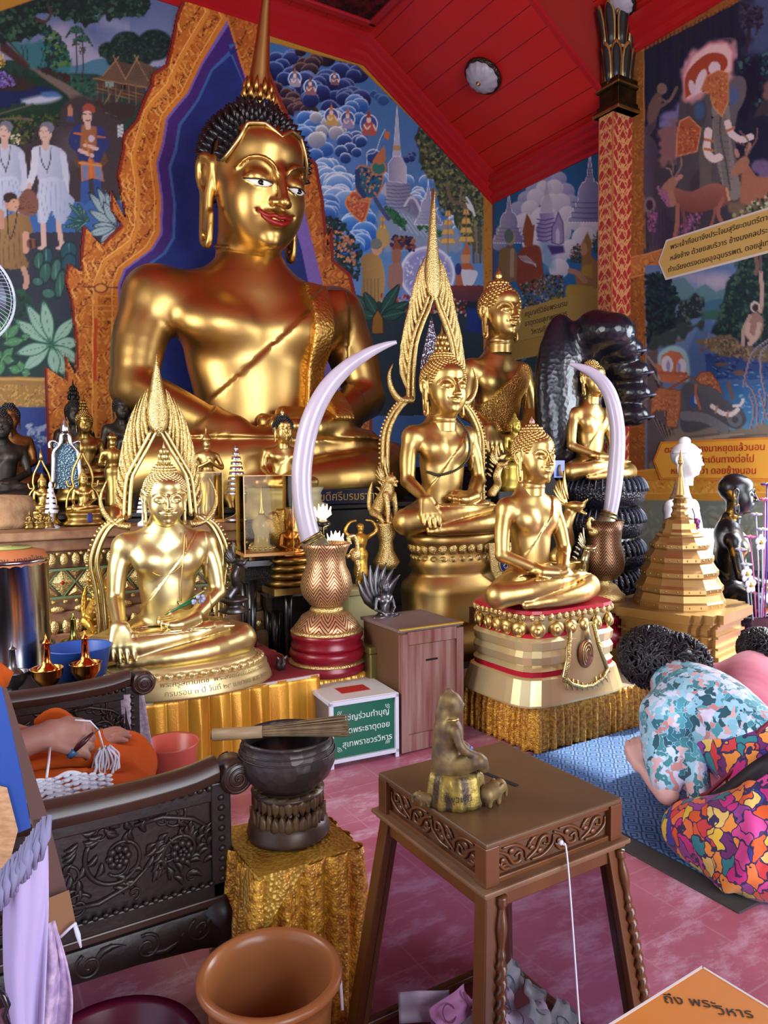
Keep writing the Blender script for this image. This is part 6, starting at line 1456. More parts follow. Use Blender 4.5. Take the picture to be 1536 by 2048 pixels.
LATT=vase_mat();SLEEVE=mat('engraved_pewter',(150,156,128),.4,.85,bump=(60,.5,'noise',.004))
def tusk(label,d,path,sleeve):
 P=[at_d(x,y,d+dd)for x,y,r,dd in path];R=[r*d/FPX for x,y,r,dd in path]
 Q=spline([tuple(p)+(r,)for p,r in zip(P,R)],8);t=thing('elephant_tusk',label,'tusk',P[0])
 o=MB().tube([Vector(q[:3])-P[0]for q in Q],[max(q[3],.002)for q in Q],28).build('ivory_shaft',IVORY,t)
 S=[at_d(x,y,d+dd)-P[0]for x,y,r,dd in sleeve];SR=[r*d/FPX for x,y,r,dd in sleeve]
 q=MB();q.tube(S,SR,28);q.build('metal_sleeve',SLEEVE,t);q=MB()
 for p,r in zip(S[-2:],SR[-2:]):pass
 ax=(S[-1]-S[-2]).normalized();q.tube([S[-1]-ax*.006,S[-1]+ax*.006],SR[-1]*1.08,28);q.tube([S[-1]-ax*.03,S[-1]-ax*.02],SR[-1]*1.12,28);q.build('sleeve_rings',GOLD_OLD,t)
 return t
tusk('long pale tusk curving up to the right, in the vase beside the wooden box',4.2,[(625,1092,21,0),(613,1045,20.5,0),(605,1000,20,0),(603,950,20,0),(608,900,20,0),(619,850,20,0),(636,808,19,0),(661,768,17.5,0),(696,733,14.5,0),(735,707,11,0),(770,691,7,0),(793,684,3.5,0)],[(645,1122,30,0),(636,1100,27,0),(622,1076,22.5,0)])
tusk('tusk curving up to the left in front of the serpent coils',5.0,[(1212,1052,14,0),(1222,1015,14.5,0),(1230,955,16,0),(1235,880,15,0),(1231,831,14.5,0),(1220,790,14,0),(1203,762,12.5,0),(1180,743,9.5,0),(1157,733,6.5,0),(1139,728,3,0)],[(1204,1072,19,0),(1210,1050,18,0),(1218,1026,15.5,0)])
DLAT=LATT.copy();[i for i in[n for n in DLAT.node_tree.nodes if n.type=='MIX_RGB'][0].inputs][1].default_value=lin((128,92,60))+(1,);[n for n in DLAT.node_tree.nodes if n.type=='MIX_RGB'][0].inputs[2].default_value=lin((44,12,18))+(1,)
def vase(label,px,y0,y1,d,prof,tiers,rot=0):
 """prof/tiers in photo pixels: (radius, y)"""
 o=at_d(px,y0,d);k=d/FPX;t=thing('carved_vase',label,'vase',o)
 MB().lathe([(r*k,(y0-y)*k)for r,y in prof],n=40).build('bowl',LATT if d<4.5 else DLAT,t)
 for i,(nm,m,pr)in enumerate(tiers):MB().lathe([(r*k,(y0-y)*k)for r,y in pr],n=40 if 'oct' not in nm else 8,smooth=True).build(nm,m,t)
 return t,k
VR=mat('vase_red_tiers',(136,16,34),.3,.1,.6,noise=(30,(112,14,30),.5))
v1_,k_=vase('red and gold flame-carved vase holding the long tusk, on stepped red tiers',655,1338,1090,4.2,[(18,1212),(34,1206),(48,1188),(52,1168),(48,1148),(40,1130),(38,1112),(44,1096),(50,1086),(46,1084),(30,1110),(.1,1112)],[('stem_ring',GOLD_CARVED,[(30,1222),(34,1216),(30,1211),(22,1207),(.1,1206)]),('lattice_foot',LATT,[(64,1258),(66,1250),(58,1240),(50,1228),(36,1220),(.1,1219)]),('upper_red_tier',VR,[(70,1292),(72,1284),(66,1278),(72,1268),(72,1262),(66,1257),(.1,1256)]),('gold_band',GOLD_CARVED,[(68,1262),(73,1258),(68,1253),(.1,1252)]),('lower_red_tier',VR,[(74,1338),(76,1326),(68,1318),(72,1310),(76,1302),(74,1294),(68,1290),(.1,1290)]),('lower_gold_band',GOLD_CARVED,[(70,1322),(77.5,1318),(70,1314),(.1,1313)])])
h_=MB();P=[(-40*k_,0,232*k_),(44*k_,-.01,222*k_),(66*k_,-.02,236*k_),(62*k_,-.02,262*k_),(48*k_,-.02,262*k_),(50*k_,-.02,248*k_)];h_.tube(spline(P[1:],6),.012,8);h_.ball((62*k_,-.02,226*k_),(.035,.03,.04));h_.tube([(62*k_,-.02,222*k_),(68*k_,-.03,200*k_),(60*k_,-.035,170*k_)],[.02,.012,.004],8);h_.build('elephant_head_spout',GOLD_CARVED,v1_)
v2_,k_=vase('smaller red and gold lattice vase holding the left-curving tusk',1207,1200,1040,5.0,[(12,1162),(26,1156),(38,1140),(41,1122),(38,1104),(33,1086),(34,1062),(38,1040),(34,1042),(24,1064),(.1,1066)],[('carved_foot',GOLD_CARVED,[(40,1200),(42,1188),(34,1182),(26,1170),(16,1164),(18,1158),(.1,1157)]),('red_tier',VR,[(46,1240),(50,1226),(44,1214),(46,1202),(38,1198),(.1,1197)]),('low_tier',VR,[(52,1290),(54,1262),(48,1244),(.1,1242)])])
h_=MB();h_.ball((-36*k_,-.02,140*k_),(.04,.035,.035));h_.tube(spline([(-40*k_,-.03,142*k_),(-52*k_,-.03,150*k_),(-50*k_,-.03,166*k_),(-40*k_,-.03,162*k_)],5),[.016]*8+[.010]*8,8);h_.build('elephant_head_spout',GOLD_CARVED,v2_)
# ------------------------------------------------------------------ serpent throne
SCALE=mat('black_serpent_scales',(20,20,30),.28,0,.6,bump=(60,.7,'voronoi',.008));BAND=mat('serpent_belly_bands',(58,62,78),.3,.3,.6)
d6=5.6;k6=d6/FPX;F6=fit(1183,962,808,790,728,98,176,d6,.93)
T6,v6,pr6,u6,h6=seated_buddha('buddha_statue','golden meditating statue seated on black serpent coils under a hood of serpent heads','statue',rz=-.05,m=GOLD,pose='medit',h=.008,curl=.10,fin=None,**F6)
c6=Vector(F6['loc']);cc=thing('serpent_coils','stack of five black ribbed serpent coils under the hooded golden statue','sculpture',(c6.x+.10,c6.y-.03,0));zc=c6.z
for i in range(6):
 z=zc-.085-i*62*k6;r=(86-(i%2)*3)*k6;q=MB();R=[]
 for j in range(64):
  a=2*PI*j/64;ring=[]
  for m_ in range(14):
   b_=2*PI*m_/14;rr=r-.085+.092*math.cos(b_)*(abs(math.cos(b_))**-.15 if abs(math.cos(b_))>.05 else 1);ring.append(((rr)*math.cos(a)*1.02,rr*math.sin(a)*.86,z+.110*math.sin(b_)))
  R.append(ring)
 V=[p for ring in R for p in ring];q.put(V,[(j*14+m_,((j+1)%64)*14+m_,((j+1)%64)*14+(m_+1)%14,j*14+(m_+1)%14)for j in range(64)for m_ in range(14)]);q.build('coil',SCALE,cc)
 g_=MB()
 for j in range(40):
  a=2*PI*j/40;P=[]
  for b_ in np.linspace(.05,1.25,6):rr=r-.085+.095*math.cos(b_);P.append((rr*math.cos(a)*1.02,rr*math.sin(a)*.86,z+.113*math.sin(b_)))
  g_.tube(P,.019,6,flat=.35,up=(-math.sin(a),math.cos(a),0))
 g_.build('belly_plates',BAND,cc)
MB().lathe([(.26,0),(.26,zc-.02),(.001,zc-.015)],n=32,sy=.84).build('core',BLACK,cc)
SCH=mat('black_hood_skin',(20,19,28),.25,0,.6,bump=(30,.25,'voronoi',.01))
hd=thing('serpent_hood','black hood of seven serpent heads fanned behind the golden meditating statue','sculpture',c6)
hv=Vol((-.46,-.30,-.15),(.50,.42,1.52),.013)
H_=lambda x,y:((x-1183)*k6/.93,(962-y)*k6)
heads=[(1196,664,42),(1236,696,30),(1258,738,28),(1266,782,27),(1262,826,26)]
for x,y,r in heads:
 hx,hz=H_(x,y);rr=r*k6
 hv.chain([(.0,.22,.10,.13),(hx*.55,.26,hz*.35,.12),(hx*.95,.20,hz*.80,rr*.9),(hx,.02,hz,rr)],.03)
 hv.ell((hx+rr*.25,-.06,hz-rr*.1),(rr*1.15,rr*1.3,rr*.9),.04);hv.ell((hx+rr*.4,-.13,hz-rr*.2),(rr*.8,rr*.8,rr*.65),.04)
hv.ell((-.16,.16,.64),(.25,.13,.62),.06);hv.ell((.06,.26,.55),(.26,.08,.55),.06);hv.ell((-.22,.14,.42),(.14,.10,.38),.05)
link('hood',hv.mesh('hood',2),SCH,hd);q=MB();q2=MB()
for x,y,r in heads:
 hx,hz=H_(x,y);rr=r*k6
 for s in(-1,1):q.ball((hx+rr*.3+s*rr*.75,-.13,hz+rr*.12),rr*.16,8,6)
 q2.tube([(hx-rr*.1,-.17,hz-rr*.5),(hx+rr*.5,-.26,hz-rr*.35),(hx+rr*1.1,-.17,hz-rr*.5)],rr*.12,6)
q.build('serpent_eyes',SILVER_OLD,hd);q2.build('serpent_lips',BAND,hd)
# ------------------------------------------------------------------ golden stupa
STG=mat('stupa_gold',(172,142,92),.42,.85,noise=(6,(168,128,72),.5));k7=4.85/FPX
o7=at_d(1357,1206,4.85);st=thing('stupa_model','golden tiered stupa with a needle spire behind the bowing woman','stupa',(o7.x,o7.y,.20),rad(13));H7=o7.z-.20
prof=[];y=1206;r=87
rows=[(87,1206),(87,1196),(84,1192),(80,1180),(83,1176),(83,1168),(78,1162),(72,1150),(74,1146),(74,1138),(69,1132),(63,1122),(65,1118),(65,1110),(60,1104),(54,1096),(56,1092),(56,1085),(50,1080),(45,1072),(46,1069),(40,1066)]
MB().lathe([(r*k7,H7+(1206-y)*k7)for r,y in rows]+[(.001,H7+141*k7)],n=12,smooth=False).build('stepped_tiers',STG,st)
MB().lathe([(r*k7,H7+(1206-y)*k7)for r,y in((38,1068),(38,1062),(33,1056),(32,1045),(28,1038),(16,1033),(17,1028),(14,1022),(14,1018),(16,1014),(12,1010),(12,1006),(15,1002),(11,998),(10,994),(.1,993))],n=12,smooth=False).build('bell',STG,st)
sp=[(17,997),(17,993)];r_=12;y_=992
while y_>955:sp+=[(r_,y_),(r_-.8,y_-3.5)];y_-=4.5;r_-=.75
sp+=[(5,952),(3.4,936),(2.6,930),(5,928),(5,922),(3,920),(4.2,918),(3,914),(1.4,905),(.1,900)]
MB().lathe([(r*k7,H7+(1206-y)*k7)for r,y in sp],n=20).build('spire',STG,st)
q=MB()
for(za,zb,e)in((H7-.055,H7,116),(H7-.075,H7-.055,108),(H7-.095,H7-.075,102),(H7-.14,H7-.095,98),(H7-.155,H7-.14,104),(H7-.21,H7-.155,98),(H7-.225,H7-.21,104),(H7-.265,H7-.225,98),(H7-.29,H7-.265,106),(H7-.335,H7-.29,114),(.03,H7-.335,122),(0,.03,128)):
 w=e*k7
 if zb<=za:continue
 P=[]
 for qd in range(4):
  a=PI/2*qd;ca,sa=math.cos(a),math.sin(a)
  for x,y in((w,-w*.62),(w,w*.62),(w*.90,w*.62),(w*.90,w*.74),(w*.78,w*.74),(w*.78,w*.90),(w*.62,w*.90)):P.append((x*ca-y*sa,x*sa+y*ca))
 q.rings([[(x,y,za)for x,y in P],[(x,y,zb)for x,y in P]],smooth=False)
q.build('redented_base',STG,st)
q=MB()
for r,y in((87,1201),(83,1172),(74,1142),(65,1114),(56,1088)):
 for j in range(24):a=2*PI*(j+.5)/24;rr=r*k7*math.cos(PI/12)*(1 if j%1==0 else 1)*.995;q.ball((rr*math.cos(a),rr*math.sin(a),H7+(1206-y)*k7),(.007,.007,.009),6,4)
q.build('tier_bosses',STG,st)
gl=thing('flower_garland','small purple flower garland hung on the neck of the golden stupa','garland',(o7.x+.03,o7.y-.07,o7.z+178*k7))
q=MB();q.tube([(0,0,.04),(.01,-.01,.0),(.012,-.012,-.06)],.004,5);q.build('string',mat('garland_string',(120,60,120),.7),gl);q=MB();[q.ball((.012+random.uniform(-.02,.02),-.012+random.uniform(-.02,.02),-.06+random.uniform(-.03,.03)),.014,8,6)for _ in range(10)];q.build('blossoms',mat('purple_blossom',(120,40,110),.6),gl)
# ------------------------------------------------------------------ white seated statue and black monk statue
MARB=mat('white_marble',(232,228,226),.35,0,.5);d8=6.0
F8=fit(1368,1150,992,950,884,96,160,d8,.93)
T8,v8,pr8,u8,h8=seated_buddha('buddha_statue','sunlit white marble seated statue at the right, in front of the river mural','statue',rz=.15,m=MARB,pose='medit',h=.0085,arm=1.15,curl=.35,fin=None,**F8)
for o in list(h8.children):bpy.data.objects.remove(o)
MB().ball((0,.10*u8,.22*u8),(.53*u8,.58*u8,.52*u8),32,20).build('hair',MARB,h8);MB().ball((0,.12*u8,.76*u8),(.24*u8,.24*u8,.2*u8),20,12).build('topknot',MARB,h8)
q=MB();q.tube([(.545*u8*math.sin(a),(.10-.60*math.cos(a))*u8,(.40-.1*abs(math.sin(a)))*u8)for a in np.linspace(-2.0,2.0,24)],.05*u8,8);q.build('head_band',MARB,h8)
q=MB()
for j in range(7):q.tube([(.25+.02*j*.5,-.02-.02*j,.36),(.32+.008*j,-.06-.02*j,.22),(.30+.01*j,-.10-.02*j,.05)],[.02,.03,.02],8)
q.build('robe_folds',MARB,T8)
block('altar_platform','tall dark platform beneath the white marble statue','platform',4.95,5.9,3.55,4.25,F8['loc'][2]-.004,DARKW,lip=.01)
MONK=mat('black_bronze_gold_leaf',(18,17,20),.3,.2,.6)
def leafpatch():
 nt=MONK.node_tree;bs=nt.nodes['Principled BSDF'];tc=nt.nodes.new('ShaderNodeTexCoord');n=nt.nodes.new('ShaderNodeTexNoise');n.inputs['Scale'].default_value=9;n.inputs['Detail'].default_value=5;nt.links.new(tc.outputs['Object'],n.inputs['Vector'])
 r=nt.nodes.new('ShaderNodeValToRGB');r.color_ramp.elements[0].position=.58;r.color_ramp.elements[1].position=.62;nt.links.new(n.outputs['Fac'],r.inputs[0])
 m=nt.nodes.new('ShaderNodeMixRGB');m.inputs[1].default_value=lin((18,17,20))+(1,);m.inputs[2].default_value=lin((150,124,66))+(1,);nt.links.new(r.outputs[0],m.inputs[0]);nt.links.new(m.outputs[0],bs.inputs['Base Color']);nt.links.new(r.outputs[0],bs.inputs['Metallic'])
leafpatch()
F9=fit(1466,1212,1052,1022,944,150,226,5.4,.93)
T9,v9,pr9,u9,h9=seated_buddha('monk_statue','black seated monk statue flecked with gold leaf, at the right edge','statue',rz=.7,m=MONK,pose='medit',h=.0085,arm=.82,curl=.35,fin=None,robe=True,tilt=.05,neck=.9,**F9)
for o in list(h9.children):bpy.data.objects.remove(o)
q=thing('monk_statue_pedestal','round black tiered pedestal under the monk statue','pedestal',(T9.location.x,T9.location.y,0));zt=T9.location.z
MB().lathe([(.34,0),(.36,.05),(.33,.15),(.30,.2),(.29,zt-.12),(.33,zt-.09),(.31,zt-.06),(.345,zt-.03),(.34,zt),(.001,zt)],n=40).build('body',BLACK,q)
cl=thing('shoulder_cloth','small white cloth folded over the shoulder of the black monk statue','cloth',(T9.location.x+.12,T9.location.y+.10,zt+F9['ZS']*.93));q=MB()
for j in range(5):q.tube([(-.04+.02*j,.06,-.08),(-.03+.02*j,.01,.03),(.0+.02*j,-.05,-.05),(.02+.02*j,-.08,-.16)],.018,8)
q.build('folds',mat('white_cloth',(214,220,236),.8),cl)
# ------------------------------------------------------------------ wooden donation box and sign stand
WOOD=mat('weathered_red_wood',(112,56,46),.55,0,.4,noise=(9,(156,122,114),.45,(3,3,.22)),bump=(40,.2,'noise',.004));WOODS=mat('old_side_wood',(100,72,48),.5,0,.4,noise=(7,(92,62,44),.5,(2,2,.3)));WOODT=mat('dusty_wood_top',(104,88,88),.45,0,.4,noise=(7,(128,104,96),.5))
A=at_z(797,1262,.65);Bq=at_z(930,1230,.65);ang=math.atan2(Bq.y-A.y,Bq.x-A.x);wd_=.50;dp=.40
A0=at_z(800,1510,0)
wb=thing('offertory_box','tall weathered wooden offertory box with a slot, right of the green sign','box',(2.045,3.235,0),-.03);wd_=.40;dp=.42;hh=.66
MB().box((wd_/2,dp/2,hh/2),(wd_-.02,dp-.004,hh-.02)).build('carcass',WOODS,wb,bevel=.004)
MB().box((wd_/2,dp/2,hh-.008),(wd_+.012,dp+.01,.018)).build('top_board',WOODT,wb,bevel=.003)
q=MB();[q.box(c,d)for c,d in(((.0225,-.004,hh/2-.01),(.045,.03,hh-.03)),((wd_-.0225,-.004,hh/2-.01),(.045,.03,hh-.03)),((wd_/2,-.004,hh-.05),(wd_-.09,.028,.07)),((wd_/2,-.004,.05),(wd_-.09,.028,.09)))];q.build('front_frame',WOOD,wb,bevel=.003)
MB().box((wd_/2,.004,hh/2),(wd_-.09,.016,hh-.18)).build('door_panel',WOOD,wb);MB().box((wd_/2+.0,-.0045,hh-.18),(.075,.004,.010)).build('slot',mat('slot_dark',(8,6,6),.9),wb);MB().box((wd_/2,-.008,hh+.0),(wd_,.02,.006)).build('yellow_tape',mat('yellow_tape',(196,160,60),.4),wb)
WHT=mat('white_painted_metal',(206,206,222),.4);
s1=at_z(680,1535,0);s2=at_z(797,1512,0);ang=math.atan2(s2.y-s1.y,s2.x-s1.x)
L=.385;hs_=.34;dd=.36
sg=thing('sign_stand','low white-framed glass donation case with a green Thai sign on its front','sign stand',(s2.x-L*math.cos(ang),s2.y-L*math.sin(ang),0),ang)
q=MB();[q.box((x,y,hs_/2),(.02,.02,hs_))for x,y in((.01,0),(L-.01,0),(.01,dd),(L-.01,dd))];[q.box((L/2,y,z),(L,.02,.02))for y in(0,dd)for z in(.035,hs_-.012)];[q.box((x,dd/2,z),(.02,dd,.02))for x in(.01,L-.01)for z in(.035,hs_-.012)];q.build('frame',WHT,sg,bevel=.002)
MB().box((L/2,dd/2,hs_-.002),(L-.01,dd-.01,.006)).build('top_panel',mat('pale_top_panel',(214,212,208),.3),sg);MB().box((L*.5,dd*.42,hs_+.003),(.16,.10,.003)).build('red_card',mat('red_card',(176,50,40),.5),sg)
MB().box((L/2,.012,hs_/2+.01),(L-.04,.005,hs_-.07)).build('sign_board',mat('sign_green',(10,92,70),.3),sg);MB().box((.015,dd/2,hs_/2+.01),(.004,dd-.03,hs_-.06)).build('side_glass',mat('grey_side_glass',(96,96,100),.2),sg)
SW=mat('sign_white',(220,228,224),.5)
for i,s in enumerate(['เชิญร่วมทำบุญ','วัดพระธาตุดอย','สุเทพราชวรวิหาร']):text_mesh('lettering',s,.043,SW,.0006,sg).matrix_local=frame_mw((L/2+.02,.0085,.245-i*.068),(1,0,0),(0,0,1))
q=MB()
for cx,cz,a0 in((.045,.075,0),(L-.045,.075,PI/2),(.045,hs_-.055,-PI/2),(L-.045,hs_-.055,PI)):
 for k in range(3):q.tube([(cx+(.008+.008*k)*math.cos(a0+t),.0085,cz+(.008+.008*k)*math.sin(a0+t))for t in np.linspace(0,1.6,7)],.0018,4)
q.build('corner_scrolls',SW,sg)
# ------------------------------------------------------------------ smaller statues and altar pieces
def small_buddha(name,label,m,px,y_seat,y_sh,d,pose='earth',mh=None,fin='flame',curl=.13,group=None,style='curl',rz=-.05,pz=None,z=None,base=None,ww=1.6,fins=.8):
 """small seated statue measured like the big ones; sits on its own pedestal part"""
 k=d/FPX;o=at_d(px,y_seat,d);H=(y_seat-y_sh)*k;S=H*.40
 if z is not None:o.z=z
 t,v,pr,u,h=seated_buddha(name,label,'statue',tuple(o),rz,S,S*ww,H,H*1.08,H*.45,m,mh=mh,pose=pose,h=S/15,curl=curl,style=style,fin=fin,lowres=True,fins=fins)
 if base:
  W=S*ww;q=MB();q.lathe([(W*1.12,-base),(W*1.12,-base*.8),(W*.95,-base*.62),(W*.9,-base*.4),(W*1.0,-base*.2),(W*1.02,-.0),(.001,.003)],n=24,sy=.66,power=2.6);q.build('pedestal',m,t,fix=True)
 return t,S,H
ALT=1.172
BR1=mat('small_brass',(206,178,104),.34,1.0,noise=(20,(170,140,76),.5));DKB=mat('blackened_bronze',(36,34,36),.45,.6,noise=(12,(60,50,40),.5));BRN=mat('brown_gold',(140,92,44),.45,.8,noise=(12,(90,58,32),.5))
def arch_small(t,S,H,m):
 Z=H*1.0;out=[(S*1.5,Z*.1),(S*1.55,Z*.75),(S*1.35,Z*1.0),(S*1.05,Z*1.15)]
 for s in(-1,1):
  q=MB();q.tube([(x*s,.03,z)for x,z in spline([(S*1.55,.0),(S*1.5,Z*.45),(S*1.25,Z*.8),(S*.85,Z*1.02),(S*.95,Z*1.3),(S*.80,Z*1.7),(S*.35,Z*2.1),(0,Z*2.45)],5)],S*.13,6)
  q.tube([(x*s,.03,z)for x,z in spline([(S*.95,Z*1.02),(S*1.35,Z*1.05),(S*1.5,Z*1.3)],5)],[S*.16]*5+[S*.1]*5+[S*.02],6);q.build('arch_side',m,t)
 q=MB();q.tube([(0,.03,Z*2.35),(0,.03,Z*2.6),(0,.03,Z*2.95)],[S*.22,S*.18,S*.01],6);q.build('arch_tip',m,t)
def put(px,ybase,Y,z=ALT):
 p=at_y(px,ybase,Y);return p.x
specs=[(168,1024,974,4.55,'small brass statue under a pointed arch on the altar, right of its twin','small arched brass statues'),(86,1020,978,4.5,'small brass statue under a pointed arch on the altar, left of its twin','small arched brass statues')]
for px,ys,ysh,d,lab,grp in specs:
 o=at_d(px,ys,d);t,S,H=small_buddha('small_statue',lab,BR1,px,ys,ysh,d,base=o.z-ALT-.002,ww=1.75);t['group']=grp;arch_small(t,S,H,BR1)
q=MB();q.box((0,0,0),(.03,.012,.055));o=thing('altar_badge','small blue badge on the base of the right-hand small arched statue','badge',at_d(180,1036,4.36));q.build('plate',mat('badge_blue',(40,40,110),.4),o,bevel=.006)
small_buddha('small_statue','mid-sized golden statue with a flame finial, behind the small arched statues',GOLD_OLD,172,962,872,5.15,base=.14,fin='flame',fins=1.2)
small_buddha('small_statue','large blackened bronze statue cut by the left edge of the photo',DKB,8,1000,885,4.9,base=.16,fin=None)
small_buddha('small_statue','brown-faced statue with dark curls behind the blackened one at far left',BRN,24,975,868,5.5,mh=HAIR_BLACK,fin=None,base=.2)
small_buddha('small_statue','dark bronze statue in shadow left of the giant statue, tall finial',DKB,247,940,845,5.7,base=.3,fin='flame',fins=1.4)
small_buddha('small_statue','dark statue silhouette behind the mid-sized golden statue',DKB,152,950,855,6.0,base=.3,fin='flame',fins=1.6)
k=5.2/FPX;o=at_d(568,975,5.2)
tt=seated_buddha('small_statue','gold statue with black hair and bud topknot, just left of the long tusk','statue',tuple(o),-.05,44*k,70*k,82*k,92*k,48*k,GOLD,mh=HAIR_BLACK,mf=GOLD_PALE,pose='earth',h=.009,curl=.12,style='spike',fin='bud',lowres=True)[0]
MB().lathe([(.30,-.30),(.30,-.12),(.26,-.1),(.26,-.04),(.28,0),(.001,.002)],n=24,sy=.6,power=3).build('pedestal',mat('pale_stone_base',(196,184,140),.5,.3),tt)
small_buddha('small_statue','greenish gold statue head and shoulders showing behind the meditating statue',mat('green_gold',(170,150,70),.4,.9),1030,925,868,5.15,base=.2,fin='flame',ww=1.4)
# tiny figures on the altar lip
for i,(x,w)in enumerate(((60,15),(82,19),(99,14))):
 t=small_buddha('tiny_statue',['leftmost','middle','rightmost'][i]+' of the three tiny brass figures at the altar edge',GOLD_OLD,x,1054,1054-w,4.32,base=.028,fin='flame',curl=.25)[0];t['group']='tiny brass figures';t.location.z=ALT+.03;t.location.y=max(t.location.y,4.64)
 # standing figures
def standing(name,label,m,px,y0,y1,d,arms='front',cat='statue',rz=-.05,base=0,crown='tall',z=None):
 k=d/FPX;H=(y0-y1)*k;o=at_d(px,y0,d)
 if z is not None:o.z=z
 t=thing(name,label,cat,o,rz);v=Vol((-.34*H,-.26*H,-.02),(.34*H,.2*H,1.12*H),H/62)
 C=lambda P,k_=.02,**a:v.chain([tuple(c*H for c in p)for p in P],k_*H,**a)
 for s in(-1,1):
  C([(.045*s,0,.50,.075),(.045*s,0,.28,.055),(.05*s,0,.04,.035)]);C([(.05*s,0,.03,.035),(.055*s,-.09,.015,.025)])
 C([(0,0,.50,.10),(0,0,.60,.075),(0,-.005,.72,.105),(0,0,.78,.06),(0,0,.84,.04)],.03)
 v.cap((-.10*H,0,.76*H),(.10*H,0,.76*H),.042*H,.042*H,.04*H);v.ell((0,-.005*H,.90*H),(.052*H,.058*H,.066*H),.01*H);v.ell((0,-.06*H,.89*H),(.012*H,.018*H,.014*H),.01*H)
 v.cap((0,0,.04*H),(0,0,.45*H),.12*H,.085*H,.02*H)if arms!='up' else v.cap((0,0,.22*H),(0,0,.46*H),.12*H,.08*H,.02*H)
 for s in(-1,1):
  if arms=='front':C([(.13*s,0,.75,.036),(.17*s,.01,.60,.03),(.12*s,-.12,.58,.022)],.01);v.ell((.115*s*H,-.14*H,.62*H),(.02*H,.012*H,.04*H),.01*H)
  elif arms=='pray':C([(.13*s,0,.75,.036),(.19*s,-.02,.60,.03),(.03*s,-.13,.66,.022),(.01*s,-.14,.72,.012)],.01)
  elif arms=='down':C([(.13*s,0,.75,.036),(.17*s,.01,.58,.03),(.17*s,-.02,.42,.022)],.01)
  elif arms=='up':C([(.13*s,0,.76,.036),(.27*s,-.02,.86,.03),(.20*s,-.03,1.0,.024),(.09*s,-.03,1.03,.02)],.01)
 link('body',v.mesh('body'),m,t)
 q=MB()
 if crown=='tall':q.lathe([(.06*H,0),(.065*H,.015*H),(.05*H,.04*H),(.035*H,.07*H),(.02*H,.09*H),(.012*H,.14*H),(.001,.2*H)],(0,0,.945*H),12)
 elif crown=='flat':q.lathe([(.058*H,0),(.075*H,.05*H),(.05*H,.06*H),(.03*H,.09*H),(.001,.11*H)],(0,0,.94*H),12)
 else:q.ball((0,.0,.93*H),(.06*H,.064*H,.055*H),12,8)
 q.build('crown' if crown in('tall','flat')else 'hair',m,t)
 if base:MB().lathe([(.16*H,-base),(.17*H,-base*.7),(.13*H,-base*.5),(.15*H,-.003),(.001,0)],n=16).build('pedestal',m,t)
 return t
standing('standing_statue','crowned golden standing figure with a raised palm on the left altar',BR1,228,1012,872,4.75,'front',crown='flat',base=.15)
standing('standing_statue','golden figure with hands joined at the chest above the acrylic case',GOLD,416,1030,873,5.0,'pray',base=.08)
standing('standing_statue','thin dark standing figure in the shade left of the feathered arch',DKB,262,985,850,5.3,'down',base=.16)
up=standing('dancing_statue','golden figure lifting both arms over its head, between tusk and central statue',mat('ochre_gold',(206,164,76),.45,.9,bump=(40,.5,'voronoi',.006)),722,1172,1044,4.75,'up',crown='none')
blk=block('altar_stand','cream and green stand beneath the golden arm-lifting figure','stand',up.location.x-.14,up.location.x+.14,up.location.y-.10,up.location.y+.10,up.location.z,mat('cream_green_stand',(190,182,130),.5),lip=.01)
# tiered parasols
def tiered(label,m,px,y0,y1,d,r,n=9,pole=.35,group=None):
 k=d/FPX;H=(y0-y1)*k;o=at_d(px,y0,d);t=thing('tiered_parasol',label,'ornament',o,0,group)
 MB().lathe([(.28*H*.6,0),(.26*H*.6,.02),(.06*H,.035),(.012,.05),(.012,pole*H),(.008,H*.98),(.001,H)],n=16).build('stand',m,t)
 for i in range(n):
  f=i/n;z=pole*H+(1-pole)*H*f;rr=r*k*(1-f)**.8+.004;MB().lathe([(rr,z),(rr*1.02,z+.002),(rr*.93,z+(1-pole)*H/n*.62),(.001,z+(1-pole)*H/n*.7)],n=20).build('tier',m,t)
tiered('silver nine-tiered parasol on a stand beside the acrylic case',SILVER,475,1042,890,4.75,21,10)
tiered('white tiered parasol between the two small arched statues',mat('white_parasol',(214,214,232),.4),104,1060,963,4.36,11,6)
tiered('white tiered parasol partly hidden behind the feathered arch',mat('white_parasol',(214,214,232),.4),288,1052,975,4.5,12,6)
tiered('orange tiered parasol in front of the crowned standing figure',mat('orange_parasol',(196,120,50),.5),244,1040,965,4.45,9,4)
ca=thing('crystal_arch','silvery crystal arch with a pale bud tip on the left altar','ornament',at_d(133,950,4.9));k=4.9/FPX
q=MB()
for s in(-1,1):q.tube([(x*s*k,0,z*k)for x,z in spline([(26,-20),(24,20),(22,45),(10,62),(7,78),(0,84)],5)],.016,8);q.tube([(x*s*k,0,z*k)for x,z in spline([(12,62),(24,68),(30,62),(29,52)],4)],.010,6)
q.lathe([(.02,0),(.03,.02),(.022,.06),(.006,.09),(.001,.12)],(0,0,82*k),12);q.build('arch',SILVER,ca)
MB().box((0,.01,18*k),(44*k,.01,90*k)).build('backing',mat('blue_glitter',(110,140,160),.3,.6,bump=(80,1,'voronoi',.01)),ca)
rb=thing('rock_pedestal','worn stone pedestal at the left end of the altar','pedestal',at_d(12,1062,4.42));rb.location.z=ALT;rb.location.y=max(rb.location.y,4.75);q=MB();q.lathe([(.20,0),(.21,.04),(.17,.06),(.18,.10),(.19,.12),(.16,.16),(.14,.19),(.001,.2)],n=24,sy=.7);q.build('tiers',mat('worn_stone',(170,134,96),.8,.1,noise=(12,(130,96,70),.5),bump=(20,.6,'noise',.02)),rb)
